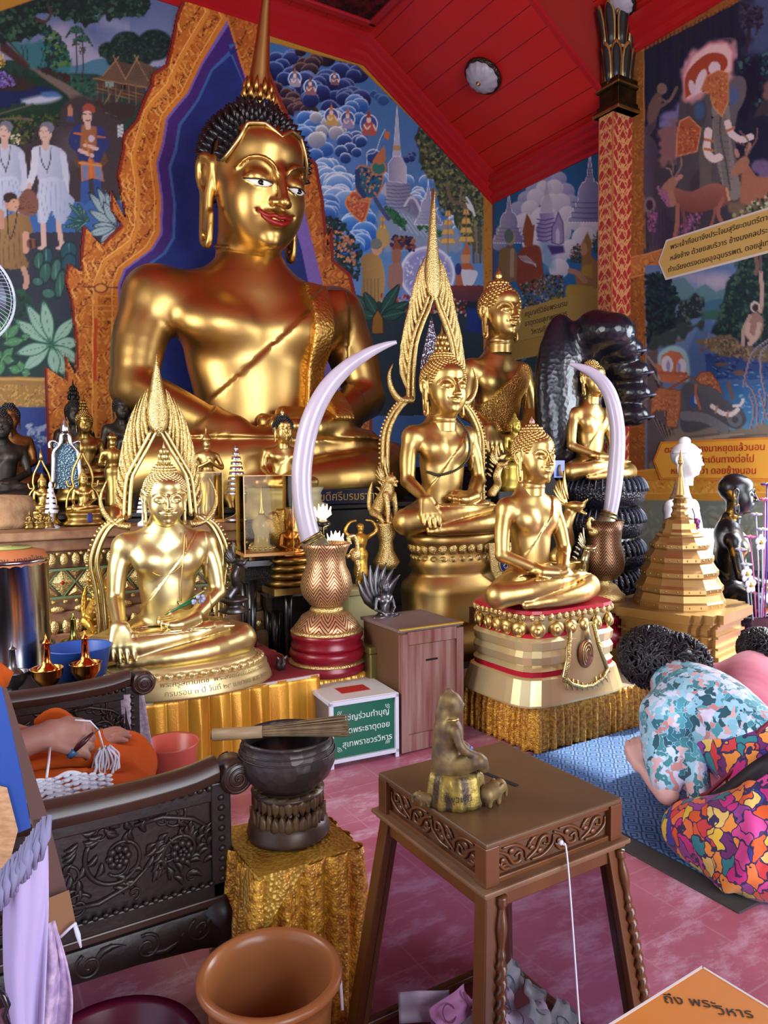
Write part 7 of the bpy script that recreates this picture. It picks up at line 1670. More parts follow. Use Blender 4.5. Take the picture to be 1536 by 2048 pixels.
# acrylic cases
ACR=glass('clear_acrylic',(246,242,228),.3);ACE=mat('amber_acrylic_edge',(200,150,60),.2,0,.5)
def acase(label,x0,x1,y0,y1,d,dep,inside=True):
 a=at_d(x0,y0,d);k=d/FPX;W=(x1-x0)*k;H=(y0-y1)*k;t=thing('acrylic_case',label,'case',a,-.15);e=.004
 q=MB();[q.box(c,s)for c,s in(((W/2,0,H/2),(W,e,H)),((W/2,dep,H/2),(W,e,H)),((0,dep/2,H/2),(e,dep,H)),((W,dep/2,H/2),(e,dep,H)),((W/2,dep/2,H),(W,dep,e)))];q.build('panes',ACR,t)
 q=MB();[q.box((x,y,H/2),(.006,.006,H))for x in(0,W)for y in(0,dep)];[q.box((W/2,y,H),(W,.005,.005))for y in(0,dep)];[q.box((x,dep/2,H),(.005,dep,.005))for x in(0,W)];q.build('glued_edges',ACE,t)
 MB().box((W/2,dep/2,-.010),(W+.02,dep+.02,.02)).build('base_board',mat('amber_base',(190,130,60),.3),t,bevel=.003);return t,W,H
c1,W,H=acase('large clear acrylic case holding a crystal stupa, on the black carved stand',490,590,1108,952,4.35,.22)
cs=thing('crystal_stupa','crystal stupa with a gold spire inside the large acrylic case','stupa',(c1.location.x+W*.42+.02,c1.location.y+.09,c1.location.z+.001));CRY=mat('crystal',(222,206,170),.1,0,.8,alpha=.55)
MB().lathe([(.075,0),(.08,.02),(.05,.04),(.045,.10),(.06,.14),(.058,.18),(.03,.21),(.02,.22),(.001,.222)],n=16).build('bell',CRY,cs);MB().lathe([(.02,.22),(.016,.24),(.008,.26),(.004,.34),(.001,.42)],n=10).build('spire',GOLD_PALE,cs);q=MB();[q.ball((.076*math.cos(a),.076*math.sin(a),.02),.010,6,5)for a in np.linspace(0,6.28,16)];q.build('beads',GOLD_PALE,cs)
c2,W,H=acase('narrow acrylic case below the praying golden figure',398,446,1040,945,4.72,.16)
cs=thing('tiny_stupa','tiny silver and gold stupa inside the narrow acrylic case','stupa',(c2.location.x+W*.5,c2.location.y+.06,c2.location.z+.001));MB().lathe([(.035,0),(.035,.02),(.02,.03),(.022,.08),(.012,.10),(.010,.14),(.004,.16),(.001,.24)],n=10).build('body',GOLD_PALE,cs)
for(lab,x0,x1,ya,yb,d)in(('black carved stand below the large acrylic case',484,600,1122,1300,4.45),('lower black carved stand behind the lattice vase',535,720,1185,1330,4.6)):
 a=at_d(x0,ya,d);k=d/FPX;W=(x1-x0)*k;t=thing('carved_stand',lab,'stand',(a.x,a.y,0),-.15);z=a.z
 MB().box((W/2,.13,z-.02),(W,.28,.04)).build('top',BLACK,t,bevel=.004);MB().box((W/2,.13,z-.09),(W*.9,.24,.10)).build('apron',mat('black_carved',(30,22,18),.35,.2,bump=(50,1,'wave',.01)),t)
 for x in(.06,W-.06):
  for y in(.03,.23):MB().tube([(x,y,z-.12),(x*1.0,y,z*.55),(x,y,.0)],[.035,.025,.03],8).build('leg',BLACK,t)
  # small hooded statue behind the tusk
hs2=small_buddha('small_statue','copper-gold hooded statue on coils behind the long tusk',mat('copper_gold',(190,130,70),.35,1.0),582,1112,1062,4.52,pose='medit',base=None)[0];q=MB()
for j in range(7):a=-.9+.3*j;q.tube([(0,.06,.0),(.10*math.sin(a),.07,.14),(.19*math.sin(a),.03,.13+.16*math.cos(a))],[.02,.045,.028],8)
q.build('hood',GOLD_CARVED,hs2);q=MB()
for j in range(4):q.lathe([(.10+.008*j,0),(.125+.008*j,.02),(.10+.008*j,.042)],(0,0,-.045*(j+1)),24,sy=.8)
q.box((0,0,-.20),(.30,.22,.04));q.build('coils',GOLD_OLD,hs2)
# lit lotus lamps
LIT=mat('lit_lotus_petal',(255,236,200),.4,emit=((255,226,176),9.0))
for(x,y,lab)in((646,1038,'upper glowing white lotus lamp right of the tusk'),(671,1092,'lower glowing white lotus lamp above the lattice vase')):
 t=thing('lotus_lamp',lab,'lamp',at_d(x,y,4.42),0,'glowing lotus lamps');k=4.42/FPX
 for ring,(n,r,hgt)in enumerate(((8,16,20),(6,9,24))):
  for j in range(n):
   a=2*PI*j/n;q=MB();q.rings([[(k*(rr*math.cos(a)-w*math.sin(a)),k*(rr*math.sin(a)+w*math.cos(a)),k*z)for w in(-ww,0,ww)]for rr,ww,z in((4,3,0),(r,6.5,hgt*.45),(r*.95,4,hgt*.8),(r*1.1,.3,hgt*1.25))],close=False,capa=False,capb=False);q.build('petal',LIT,t,fix=False)
 MB().lathe([(.004,-.30),(.006,-.05),(.05,-.035),(.045,-.02),(.02,0),(.001,.002)],n=16).build('stem',BLACK,t)
 # guardian lions and serpents
def beast(name,label,m,px,y0,y1,d,rz,kind='lion',base=None,cat='statue'):
 k=d/FPX;H=(y0-y1)*k;t=thing(name,label,cat,at_d(px,y0,d),rz);v=Vol((-.40*H,-.36*H,-.01),(.40*H,.45*H,1.05*H),H/70);C=lambda P,k_=.015:v.chain([tuple(c*H for c in p)for p in P],k_*H)
 if kind=='lion':
  C([(0,.18,.16,.12),(0,.08,.34,.12),(0,-.04,.50,.11),(0,-.06,.62,.075)]);
  for s in(-1,1):
   C([(.09*s,-.08,.46,.055),(.10*s,-.12,.24,.04),(.10*s,-.13,.04,.035)]);C([(.10*s,-.13,.03,.035),(.10*s,-.19,.02,.03)]);C([(.11*s,.16,.16,.08),(.14*s,.02,.10,.05),(.13*s,-.04,.03,.035)])
   C([(.05*s,-.10,.74,.02),(.09*s,-.07,.82,.012)])
  v.ell((0,-.10*H,.70*H),(.085*H,.10*H,.08*H),.02*H);v.ell((0,-.19*H,.67*H),(.05*H,.06*H,.035*H),.015*H);C([(0,-.19,.62,.035),(0,-.22,.60,.02)]);C([(0,.24,.12,.05),(0,.34,.26,.045),(0,.33,.48,.04),(0,.28,.66,.012)])
 else:
  C([(0,.10,.03,.10),(.08,.0,.22,.085),(-.06,-.05,.42,.08),(.02,-.08,.60,.07)]);v.ell((0,-.14*H,.66*H),(.07*H,.13*H,.06*H),.02*H);C([(0,-.24,.68,.03),(0,-.30,.74,.015)]);C([(0,-.2,.60,.025),(0,-.28,.57,.02)])
 link('body',v.mesh('body'),m,t);q=MB()
 for j in range(9):
  a=-1.2+.3*j;leaf_blade(q,(0,(.0-.04)*H,(.66)*H),((.19*math.sin(a))*H,(.06)*H,(.70+.27*max(.15,math.cos(a)))*H),.03*H,.12,(0,-1,0),.02*H)
 for j in range(3):leaf_blade(q,(0,(.06+.03*j)*H,(.60-.1*j)*H),(0,(.17+.03*j)*H,(.68-.1*j)*H),.025*H,.1,(1,0,0),.02*H)
 leaf_blade(q,(0,-.05*H,.74*H),(0,.0,1.08*H),.04*H,.08,(0,-1,0),.02*H);q.build('flame_mane',m,t)
 if base:MB().lathe([(base[0]*.7,-base[1]),(base[0],-base[1]*.85),(base[0]*.55,-base[1]*.6),(base[0]*.5,-base[1]*.4),(base[0]*.9,-.01),(base[0]*.9,0),(.001,.001)],n=24).build('pedestal',m,t)
 return t
YG=mat('yellow_gold_carving',(222,180,78),.38,.85,bump=(50,.6,'voronoi',.006))
beast('guardian_lion','yellow-gold guardian lion seated at the left foot of the feathered arch',YG,200,1263,1128,3.92,.5,base=(.11,.12))
beast('guardian_lion','slim gold guardian lion on a fluted post beside the central arch',GOLD_CARVED,772,1046,922,4.85,.35,base=(.09,.30))
beast('guardian_serpent','old silver-gold serpent head rising right of the front left statue',SILVER_OLD,468,1196,1088,4.05,.7,'naga',base=(.09,.08))
beast('guardian_serpent','carved gold serpent between the central statue and the meditating one',GOLD_CARVED,992,990,898,5.0,.4,'naga')
beast('guardian_serpent','shiny gold serpent head right of the meditating statue',GOLD,1128,1120,955,4.9,.3,'naga',base=(.14,.3))
beast('guardian_serpent','silvery-gold crouching serpent below the small lattice vase',mat('silver_gold',(190,180,140),.3,1.0),1166,1160,1062,4.75,.5,'naga',base=(.10,.3))
# small silver hooded figure beside the box
sf=small_buddha('small_statue','small dark silver figure under a leafy hood beside the wooden box',SILVER_OLD,770,1240,1188,4.25,pose='medit',base=.12,rz=0)[0];sf.location.z=max(sf.location.z,.3);q=MB()
for j in range(7):a=-1.0+.33*j;leaf_blade(q,(0,.04,.05),(.17*math.sin(a),.05,.13+.20*math.cos(a)),.035,.1,(0,-1,0),.012)
q.build('leafy_hood',SILVER_OLD,sf)
block('altar_stand','low green-gold stand under the small dark silver figure','stand',sf.location.x-.16,sf.location.x+.16,sf.location.y-.1,sf.location.y+.12,sf.location.z-.12,mat('green_gold_stand',(110,100,50),.4,.5),lip=.005)
np_=thing('name_plate','dark blue plate with gold Thai letters below the giant statue','sign',at_y(694,993,4.93),.0);MB().box((0,0,0),(.46,.02,.11)).build('plate',mat('navy_plate',(16,22,60),.3),np_,bevel=.003);text_mesh('lettering','ขดีศรีบรมธาตุ',.085,GOLD_DULL,.001,np_).matrix_local=frame_mw((0,-.012,0),(1,0,0),(0,0,1))
np2=thing('name_plate','brown engraved plate with gold letters low on the central pedestal','sign',at_d(962,1228,4.72),-.1);MB().box((0,0,0),(.17,.02,.11)).build('plate',mat('brown_plate',(96,52,30),.4,.3),np2,bevel=.003)
for i,s in enumerate(('พระพุทธชินราช','เชียงใหม่')):text_mesh('lettering',s,.026,GOLD_DULL,.001,np2).matrix_local=frame_mw((0,-.012,.015-.04*i),(1,0,0),(0,0,1))
# dedication engraved round the front pedestal
for ln,(s,z,sz)in enumerate((('พระครูสถานเดช  พระสงฆ์เจ้าที่ปรึกษาวัดป่าไม้',.078,.034),('ครบรอบ ๓ ปี วันที่ ๒๙ เมษายน พ.ศ. ๒๕๕๑',.036,.034))):
 o=text_mesh('engraved_text',s,sz,mat('engraving_brown',(150,128,84),.5),.0004,base1);me=o.data;co=np.zeros(len(me.vertices)*3,np.float32);me.vertices.foreach_get('co',co);co=co.reshape(-1,3)
 a=co[:,0]/.40*1.0+rad(-68);R_=.452 if z>.05 else .458;R_=np.interp(co[:,1]+z,[0,.01,.055,.065],[.457,.456,.4425,.436])
 rr=R_+.0015+co[:,2];me.vertices.foreach_set('co',np.stack([rr*np.cos(a),rr*.66*np.sin(a),co[:,1]+z],1).ravel().astype(np.float32));me.update()
 # leaf offering in the lap
lf=thing('leaf_offering','folded green leaf cone with small pale flowers in the lap of the front left statue','offering',at_d(372,1213,3.52));q=MB()
q.tube([(-.10,0,-.03),(-.02,0,.005),(.04,0,.03)],[.002,.014,.022],10,flat=.6);q.build('leaf_cone',mat('banana_leaf',(24,92,48),.35),lf);q=MB();random.seed(4)
[q.ball((.05+random.uniform(-.03,.04),random.uniform(-.02,.02),.03+random.uniform(-.02,.015)),.010,8,6)for _ in range(14)];q.build('blossoms',mat('pale_blossom',(160,165,200),.6),lf);q=MB();[q.tube([(.02,0,.03),(.06+.01*j,0,.05+.006*j)],.003,5)for j in range(4)];q.build('stalks',mat('yellow_stalk',(190,180,80),.6),lf)
for(lab,P)in(('thin gold cord with a pendant on the chest of the front left statue',[(-.13,-.02,.54),(-.06,-.13,.50),(.03,-.125,.52),(.10,-.10,.60),(.115,-.04,.72)]),):
 t=thing('cord_pendant',lab,'cord',F1['loc'],-.12);p_,q_,w_,g_=pr1;MB().tube([(x*p_,y*g_,z*q_)for x,y,z in spline(P,6)],.0022,5).build('cord',GOLD,t);MB().tube([(x*p_,y*g_,z*q_)for x,y,z in spline([(.105,-.05,.74),(.085,-.108,.60),(.07,-.118,.50),(.065,-.10,.34)],6)],.003,5).build('hanging_strand',GOLD,t);q=MB();[q.ball((.065*p_+random.uniform(-.01,.01),-.105*g_,.33*q_+random.uniform(-.014,.01)),.006,6,5)for _ in range(7)];q.build('pendant',GOLD_PALE,t)
 # small silver ornament at the corner of the front table
so2=thing('incense_ornament','small silver double-headed ornament at the right end of the satin-skirted table','ornament',at_z(562,1338,.425));so2.location.x=min(so2.location.x,1.66);q=MB()
for s in(-1,1):q.tube([(0,0,0),(.02*s,0,.03),(.015*s,-.01,.06),(.03*s,-.02,.075)],[.02,.014,.012,.004],8)
q.build('figures',SILVER_OLD,so2)
# yellow picture and green case near the serpent coils
pc=thing('small_picture','small blue-backed picture card between the meditating statue and the coils','picture',at_d(1118,938,5.2),.2);MB().box((0,0,0),(.13,.006,.12)).build('card',mat('card_blue',(30,60,140),.3),pc);MB().tube([(0,0,-.06),(0,.01,-pc.location.z+.42)],.008,6).build('stand_rod',BLACK,pc);MB().tube([(0,-.006,-.05),(-.01,-.006,0),(0,-.006,.03)],[.03,.02,.01],8,flat=.3).build('printed_figure',mat('card_tan',(150,130,90),.4),pc)
# ------------------------------------------------------------------ donation table with glass sides
TW=mat('varnished_teak',(106,62,30),.32,0,.5,noise=(6,(80,46,24),.5,(1,1,.3)),bump=(60,.12,'noise',.003),coat=.2);TWT=mat('dusty_table_top',(78,54,34),.38,0,.5,noise=(5,(104,76,50),.5))
tb=thing('donation_table','splayed teak donation case with glass sides, fretwork frieze and a slotted top, at the front','table',(1.11,1.335,0));cx_,cy__=1.11,1.335
hx,hy,zt=.198,.21,.75
MB().box((0,0,zt-.006),(2*hx,2*hy,.012)).build('table_top',TWT,tb,bevel=.004,seg=3)
q=MB();[q.box(c,d)for c,d in(((0,-hy+.025,zt-.052),(2*hx-.03,.015,.080)),((0,hy-.025,zt-.052),(2*hx-.03,.015,.080)),((-hx+.025,0,zt-.052),(.015,2*hy-.03,.080)),((hx-.025,0,zt-.052),(.015,2*hy-.03,.080)))];q.build('frieze_boards',mat('frieze_backing_wood',(84,52,32),.5),tb)  # darker wood backing boards behind the fretwork
q=MB()
for s in(-1,1):
 for s2 in(-1,1):q.box((s*(hx-.018),s2*(hy-.018),zt-.052),(.036,.036,.082))
 q.box((0,s*(hy-.015),zt-.016),(2*hx-.06,.016,.012));q.box((0,s*(hy-.015),zt-.088),(2*hx-.06,.016,.012));q.box((s*(hx-.015),0,zt-.016),(.016,2*hy-.06,.012));q.box((s*(hx-.015),0,zt-.088),(.016,2*hy-.06,.012))
q.build('frieze_frame',TW,tb,bevel=.002)
def fret(L,H):
 """scroll fretwork in the plane x (length) / z (height), centred"""
 q=MB();g=random.Random(3)
 def strip(P,w):q.tube([(x,0,z)for x,z in spline(P,5)],[w*(.55+.45*math.sin(PI*min(1,(i+1)/(len(P)*4))))for i in range((len(P)-1)*5+1)],6,flat=1.0)
 n=4
 for k in range(n):
  x0=-L/2+(k+.5)*L/n;s=1 if k%2 else-1;a=L/n*.5;h=H*.5
  strip([(x0-a,-h*.7*s),(x0-a*.3,-h*.2*s),(x0+a*.1,h*.55*s),(x0+a*.6,h*.55*s),(x0+a*.6,-h*.05*s),(x0+a*.25,h*.1*s)],.0045)
  strip([(x0-a*.6,-h*.8*s),(x0+a*.2,-h*.75*s),(x0+a*.9,-h*.2*s),(x0+a,h*.5*s)],.0042)
  strip([(x0-a*.9,h*.2*s),(x0-a*.5,h*.75*s),(x0-a*.1,h*.8*s)],.004);strip([(x0-a*.5,0),(x0-a*.75,h*.5*s),(x0-a*.3,h*.5*s)],.0036)
  q.ball((x0+a*.05,0,-h*.35*s),(.010,.004,.007),8,6);q.ball((x0-a*.55,0,h*.1*s),(.009,.004,.006),8,6)
 return q
for(o,rz,L)in(((0,-hy+.015,zt-.052),0,2*hx-.08),((-hx+.015,0,zt-.052),PI/2,2*hy-.08)):fret(L,.058).build('fretwork',TW,tb,o,(0,0,rz))
q=MB();q.box((0,0,zt-.098),(2*hx+.028,2*hy+.028,.010));q.box((0,0,zt-.107),(2*hx+.012,2*hy+.012,.010));q.build('ledge_moulding',mat('ledge_wood',(100,66,42),.4,0,.5,noise=(9,(128,96,70),.5)),tb,bevel=.003)
zb=.085;za=zt-.112;fl=.075
def leg_pt(s,s2,z):f=(za-z)/za;return(s*(hx-.022+fl*f),s2*(hy-.022+fl*f))
for s in(-1,1):
 for s2 in(-1,1):
  x1,y1=leg_pt(s,s2,za);x0,y0=leg_pt(s,s2,0);w=.019
  q=MB();q.rings([[(x0-w*1.1,y0-w*1.1,0),(x0+w*1.1,y0-w*1.1,0),(x0+w*1.1,y0+w*1.1,0),(x0-w*1.1,y0+w*1.1,0)],[(x1-w,y1-w,za),(x1+w,y1-w,za),(x1+w,y1+w,za),(x1-w,y1+w,za)]],smooth=False);q.build('leg',TW,tb,bevel=.003)
for s in(-1,1):
 x1,y1=leg_pt(s,-1,za);x0,y0=leg_pt(s,-1,0);q=MB();ox,oy=(.012*s if s>0 else .018),-.024;R=[];N=150
 for i in range(N+1):
  f=i/N;z=za-.004-(za-.01)*f;x=x1+(x0-x1)*f+ox;y=y1+(y0-y1)*f+oy
  if f<.03:r=.011
  elif f<.16:r=.007+.005*math.sin((f-.03)/.13*PI)**2
  elif f<.20:r=.010-.003*abs(f-.18)/.02
  else:r=None
  ring=[]
  for j in range(16):
   a=2*PI*j/16;rr=r if r else .0098+.0034*math.cos(2*(a+f*75));ring.append((x+rr*math.cos(a),y+rr*math.sin(a),z))
  R.append(ring)
 q.rings(R);q.build('twisted_column',TW,tb)
 # glazed sides, top rails, base board
for(a,b_)in(((-1,-1),(1,-1)),((-1,-1),(-1,1)),((-1,1),(1,1)),((1,-1),(1,1))):
 P=[leg_pt(*a,zb)+(zb,),leg_pt(*b_,zb)+(zb,),leg_pt(*b_,za-.03)+(za-.03,),leg_pt(*a,za-.03)+(za-.03,)]
 n=(Vector(P[1])-Vector(P[0])).cross(Vector(P[3])-Vector(P[0])).normalized()*.004
 q=MB();V=P+[tuple(Vector(p)+n)for p in P];q.put(V,[(0,1,2,3),(7,6,5,4),(0,4,5,1),(1,5,6,2),(2,6,7,3),(3,7,4,0)],False);q.build('glass_pane',MATS.get('case_glass')or glass('case_glass',(232,228,236),.5),tb)
 p1,p2=leg_pt(*a,za-.018),leg_pt(*b_,za-.018);q=MB();d=Vector(p2)-Vector(p1);q.box(((p1[0]+p2[0])/2,(p1[1]+p2[1])/2,za-.018),(d.length,.024,.036),math.atan2(d.y,d.x));q.build('top_rail',TW,tb,bevel=.003)
 p1,p2=leg_pt(*a,zb-.02),leg_pt(*b_,zb-.02);q=MB();d=Vector(p2)-Vector(p1);q.box(((p1[0]+p2[0])/2,(p1[1]+p2[1])/2,zb-.02),(d.length,.024,.04),math.atan2(d.y,d.x));q.build('bottom_rail',TW,tb,bevel=.003)
MB().box((0,0,zb-.02),(2*(hx+fl*.85),2*(hy+fl*.85),.012)).build('base_board',mat('red_base_board',(112,40,40),.5),tb)
MB().box((.03,.02,zt+.0004),(.012,.11,.002),.18).build('coin_slot',mat('slot_dark',(8,6,6),.9),tb)
stg=thing('tied_string','white string tied to the fretwork and hanging down the front of the donation case','string',(1.11,1.0,0));a=at_y(1122,1685,cy__-hy-.012);b_=a.copy()
q=MB();P=[Vector((a.x,a.y-.004,a.z)),Vector((a.x+.006,a.y-.014,a.z-.04)),Vector((a.x+.010,a.y-.05,.30)),Vector((a.x+.014,a.y-.075,.05))];q.tube([tuple(np.array(p)-np.array((1.11,1.0,0)))for p in spline([tuple(p)for p in P],8)],.0022,6);q.ball(tuple(a-Vector((1.11,1.0,0))),.006,8,6);q.build('cord',mat('white_cotton',(206,204,216),.8),stg)
# bank notes
NOTE=[mat('banknote_grey_green',(176,186,170),.7,noise=(18,(110,124,120),.5)),mat('banknote_pale',(206,196,196),.7,noise=(20,(150,140,150),.5)),mat('banknote_pink',(206,150,176),.7,noise=(18,(170,110,140),.5)),mat('paper_white',(214,208,206),.7)]
random.seed(11)
labs=['upright grey banknote leaning at the back of the case','pink-toned paper note standing in the case','folded white paper fan at the left of the notes','pale green banknote with a dark band at the right of the case','crumpled pale banknote behind the front leg of the case','creased grey banknote lying low in the middle of the case','bent greenish banknote at the right end of the heap','white slip of paper lying under the other notes','curled lilac note near the left glass']
for i,(px,py,z,rz,tl,mi)in enumerate(((1020,1960,.17,.5,1.0,0),(905,2020,.16,.2,.9,2),(845,2010,.15,-.5,.8,3),(1075,2010,.15,.9,.55,0),(985,2025,.14,.1,1.1,1),(1045,2040,.13,-.3,.4,1),(1140,2035,.13,.6,.6,0),(940,2040,.12,.3,.2,3),(880,2035,.12,1.0,.5,2))):
 o=at_z(px,py,z);o.x=min(max(o.x,.94),1.28);o.y=min(max(o.y,1.17),1.48)
 t=thing('banknote',labs[i],'banknote',o,0,'banknotes in the donation case');nx_,ny_=14,8;V=[];F=[]
 for a in range(nx_+1):
  for c in range(ny_+1):
   u,v_=a/nx_-.5,c/ny_-.5;V.append((u*.13,v_*.065,.010*math.sin(u*7+i)+.006*math.cos(v_*9+i)+.012*abs(u)*(i%3)))
 for a in range(nx_):
  for c in range(ny_):F.append((a*(ny_+1)+c,a*(ny_+1)+c+1,(a+1)*(ny_+1)+c+1,(a+1)*(ny_+1)+c))
 o2=link('sheet',mesh_np('sheet',V,F),NOTE[mi],t,rot=(tl,0,rz));s_=o2.modifiers.new('t','SOLIDIFY');s_.thickness=.0006
 q=MB();q.T=Matrix.Rotation(rz,4,'Z')@Matrix.Rotation(tl,4,'X')
 if mi in(0,1,2):q.tube([(-.02+.02*math.cos(a),.02*math.sin(a),.010)for a in np.linspace(0,6.28,12)],.0016,4);q.box((.045,0,.012),(.010,.04,.001));q.T=None;q.build('printed_medallion',mat('note_ink_'+str(mi),((70,90,90),(96,84,100),(140,70,100))[mi],.7),t)
 # ------------------------------------------------------------------ deity figurine on the table
FG=mat('dusty_gilt',(136,112,64),.55,.45,noise=(26,(84,68,54),.35),bump=(50,.3,'noise',.004));FR=mat('gilt_rock',(158,134,62),.45,.6,noise=(50,(74,58,46),.25,(1,1,.18)),bump=(50,.7,'noise',.006))
fo=at_z(912,1602,.751);d_=1.60;kf=d_/FPX;fo=Vector((fo.x,fo.y+.0,.7515))
fg=thing('deity_figurine','dusty gilt seated deity on a rock with small elephants, on the donation case','figurine',fo,rad(74));rk=MB()
R=[]
for z,r in((0,.066),(.01,.068),(.03,.064),(.06,.060),(.072,.056),(.074,.001)):
 R.append([(r*(1+.05*math.sin(9*a)+.03*math.sin(17*a+z*40))*math.cos(a)*.85,r*(1+.05*math.sin(9*a)+.03*math.sin(17*a))*math.sin(a)*1.0,z)for a in np.linspace(0,2*PI,65)[:-1]])
rk.rings(R);rk.build('rock',FR,fg)
v=Vol((-.075,-.075,.06),(.075,.06,.29),.0021);C=lambda P,k_=.006:v.chain(P,k_)
C([(0,.015,.085,.030),(0,.015,.12,.022),(0,.012,.155,.028),(0,.012,.178,.020)],.012);v.cap((-.028,.012,.172),(.028,.012,.172),.013,.013,.012);C([(0,.012,.175,.013),(0,.010,.205,.012)])
v.ell((0,.005,.218),(.021,.023,.026),.006);v.ell((0,-.016,.220),(.004,.006,.005),.003);v.ell((0,.012,.232),(.021,.023,.020),.004);v.ell((0,.016,.250),(.008,.009,.010),.006)
C([(.02,0,.088,.022),(.048,-.03,.088,.018),(.02,-.055,.082,.013),(-.01,-.05,.080,.010)]);C([(-.02,0,.088,.022),(-.045,-.035,.105,.018),(-.03,-.055,.082,.012)])
C([(0,.026,.235,.014),(0,.034,.205,.014),(0,.036,.17,.012),(0,.038,.10,.018)],.008)
C([(-.032,.012,.172,.011),(-.048,.002,.138,.010),(-.045,-.035,.115,.008)]);C([(.032,.012,.172,.011),(.046,.0,.138,.010),(.03,-.04,.108,.008)]);v.cap((0,.032,.07),(0,.035,.17),.022,.014,.012)
link('figure',v.mesh('figure'),FG,fg)
q=MB();q.tube([(.018*math.cos(a),.012+.016*math.sin(a),.186-.006*math.sin(a+1.5))for a in np.linspace(0,6.28,24)],.003,6);q.tube([(.014*math.cos(a),-.006+.006*math.sin(a),.165-.03*abs(math.sin(a/2)))for a in np.linspace(0,3.1,10)],.002,5);q.build('gold_necklace',GOLD,fg)
for sx,yy,sc_ in((-.035,-.072,1.0),(.0,.075,.6),(.045,-.062,.7)):
 e=Vol((-.04,-.05,-.002),(.04,.04,.06),.002);e.chain([(0,.015,.026,.020),(0,-.008,.030,.019)],.008);e.ell((0,-.026,.036),(.013,.014,.014),.006)
 for s in(-1,1):e.cap((.011*s,.018,.02),(.011*s,.018,.004),.007,.006,.004);e.cap((.011*s,-.010,.02),(.011*s,-.010,.004),.007,.006,.004);e.ell((.016*s,-.020,.036),(.004,.010,.012),.003)
 e.chain([(0,-.038,.034,.007),(0,-.045,.020,.005),(0,-.046,.006,.004)],.004);o_=link('small_elephant',e.mesh('small_elephant'),FG,fg,loc=(sx,yy,.0),rot=(0,0,.4 if yy<0 else 2.6));o_.scale=(sc_,)*3
q=MB();random.seed(5);[q.ball((.035+random.uniform(-.01,.012),-.045+random.uniform(-.008,.008),.088+random.uniform(-.01,.02)),.006,6,5)for _ in range(7)];q.build('beads',mat('blue_grey_beads',(90,96,150),.3),fg)
lt=text_mesh('handwriting','ริพุวพุยิ',.021,mat('marker_black',(30,26,24),.6),.0004,None);me=lt.data;co=np.zeros(len(me.vertices)*3,np.float32);me.vertices.foreach_get('co',co);co=co.reshape(-1,3)
bd=mat('rock_label_gold',(120,104,60),.5,.3);a=-co[:,0]*0+co[:,0]/.068+rad(166);rr=.0705+co[:,2];me.vertices.foreach_set('co',np.stack([rr*np.cos(a)*.87,rr*np.sin(a)*1.0,co[:,1]+.030],1).ravel().astype(np.float32));me.update();lt.parent=fg;lt.name='handwriting'
# ------------------------------------------------------------------ stool with lace cloth, alms bowl, whisk
sx0,sx1,sy0,sy1,sz=.655,.95,1.71,2.0,.48
stt=cloth_table('square stool draped in glittering gold lace, carrying the dark alms bowl',sx0,sx1,sy0,sy1,sz,LACE,.030,12,8,mat('lace_top',(186,146,50),.4,.4,.6,noise=(24,(150,104,30),.5),bump=(90,1.0,'voronoi',.004)),hem=.01,cat='stool')
skirt('cloth_skirt',LACE,stt,[(sx1-sx0,sy1-sy0),(0,sy1-sy0)],.006,sz-.004,.03,12,9)
q=MB();n=10;V=[(0,0,sz+.002)];
q.put([(0,-.006,sz+.003),(.14,-.008,sz+.002),(.05,-.030,sz-.07),(.0,-.034,sz-.13),(-.030,.02,sz-.10),(-.008,.13,sz+.002)],[(0,2,1),(0,3,2),(0,4,3),(0,5,4)],True);q.build('lace_corner',MATS['lace_top'],stt,fix=False)
bo=at_z(577,1662,sz+.003);kb=bo and(depth(bo)/FPX);kb=2.05/FPX
ls=thing('lotus_stand','round brown double-lotus stand between the lace-covered stool and the bowl','stand',bo);STM=mat('brown_stained_stand',(84,62,48),.4,.3,.6,noise=(12,(58,44,38),.5))
MB().lathe([(82*kb,0),(84*kb,.012),(80*kb,.022),(80*kb,.038),(74*kb,.045),(62*kb,.075),(56*kb,.085),(64*kb,.098),(72*kb,.12),(74*kb,.128),(40*kb,.130),(.001,.130)],n=48).build('body',STM,ls)
for zc_,r_,up_ in((.058,72,1),(.108,68,-1)):
 q=MB()
 for j in range(32):
  a=2*PI*j/32;h_=1 if j%2 else .8;q.T=Matrix.Rotation(a,4,'Z')@Matrix.Translation((r_*kb-.003*(j%2),0,zc_));q.rings([[(-.012,w,z*h_),(.003,w*.6,z*h_),(.007,0,z*h_),(.003,-w*.6,z*h_),(-.012,-w,z*h_)]for w,z in((.016,-.022*up_),(.019,-.004*up_),(.014,.014*up_),(.001,.030*up_))])
 q.T=None;q.build('lotus_petals',mat('ochre_petals',(112,88,56),.45,.3,.5,noise=(10,(76,56,42),.5)),ls)
ab=thing('alms_bowl','large dark embossed metal alms bowl on the lotus stand','bowl',(bo.x,bo.y,bo.z+.131));BOWL=mat('dark_embossed_metal',(52,46,46),.42,.5,.6,noise=(14,(78,68,66),.5),bump=(34,.6,'voronoi',.006))
H_=.148;MB().lathe([(.001,-.001),(44*kb,0),(66*kb,.014),(86*kb,.04),(96*kb,.072),(97*kb,.095),(92*kb,.122),(88*kb,.132),(90*kb,.140),(92*kb,.148),(88*kb,.150),(84*kb,.142),(84*kb,.13),(90*kb,.10),(80*kb,.05),(50*kb,.02),(.001,.018)],n=64).build('bowl',BOWL,ab)
MB().lathe([(.001,.098),(88*kb,.10)],n=48).build('dried_water_surface',mat('bowl_rust_water',(86,48,36),.25,0,.6,noise=(9,(50,32,28),.5)),ab,fix=False)
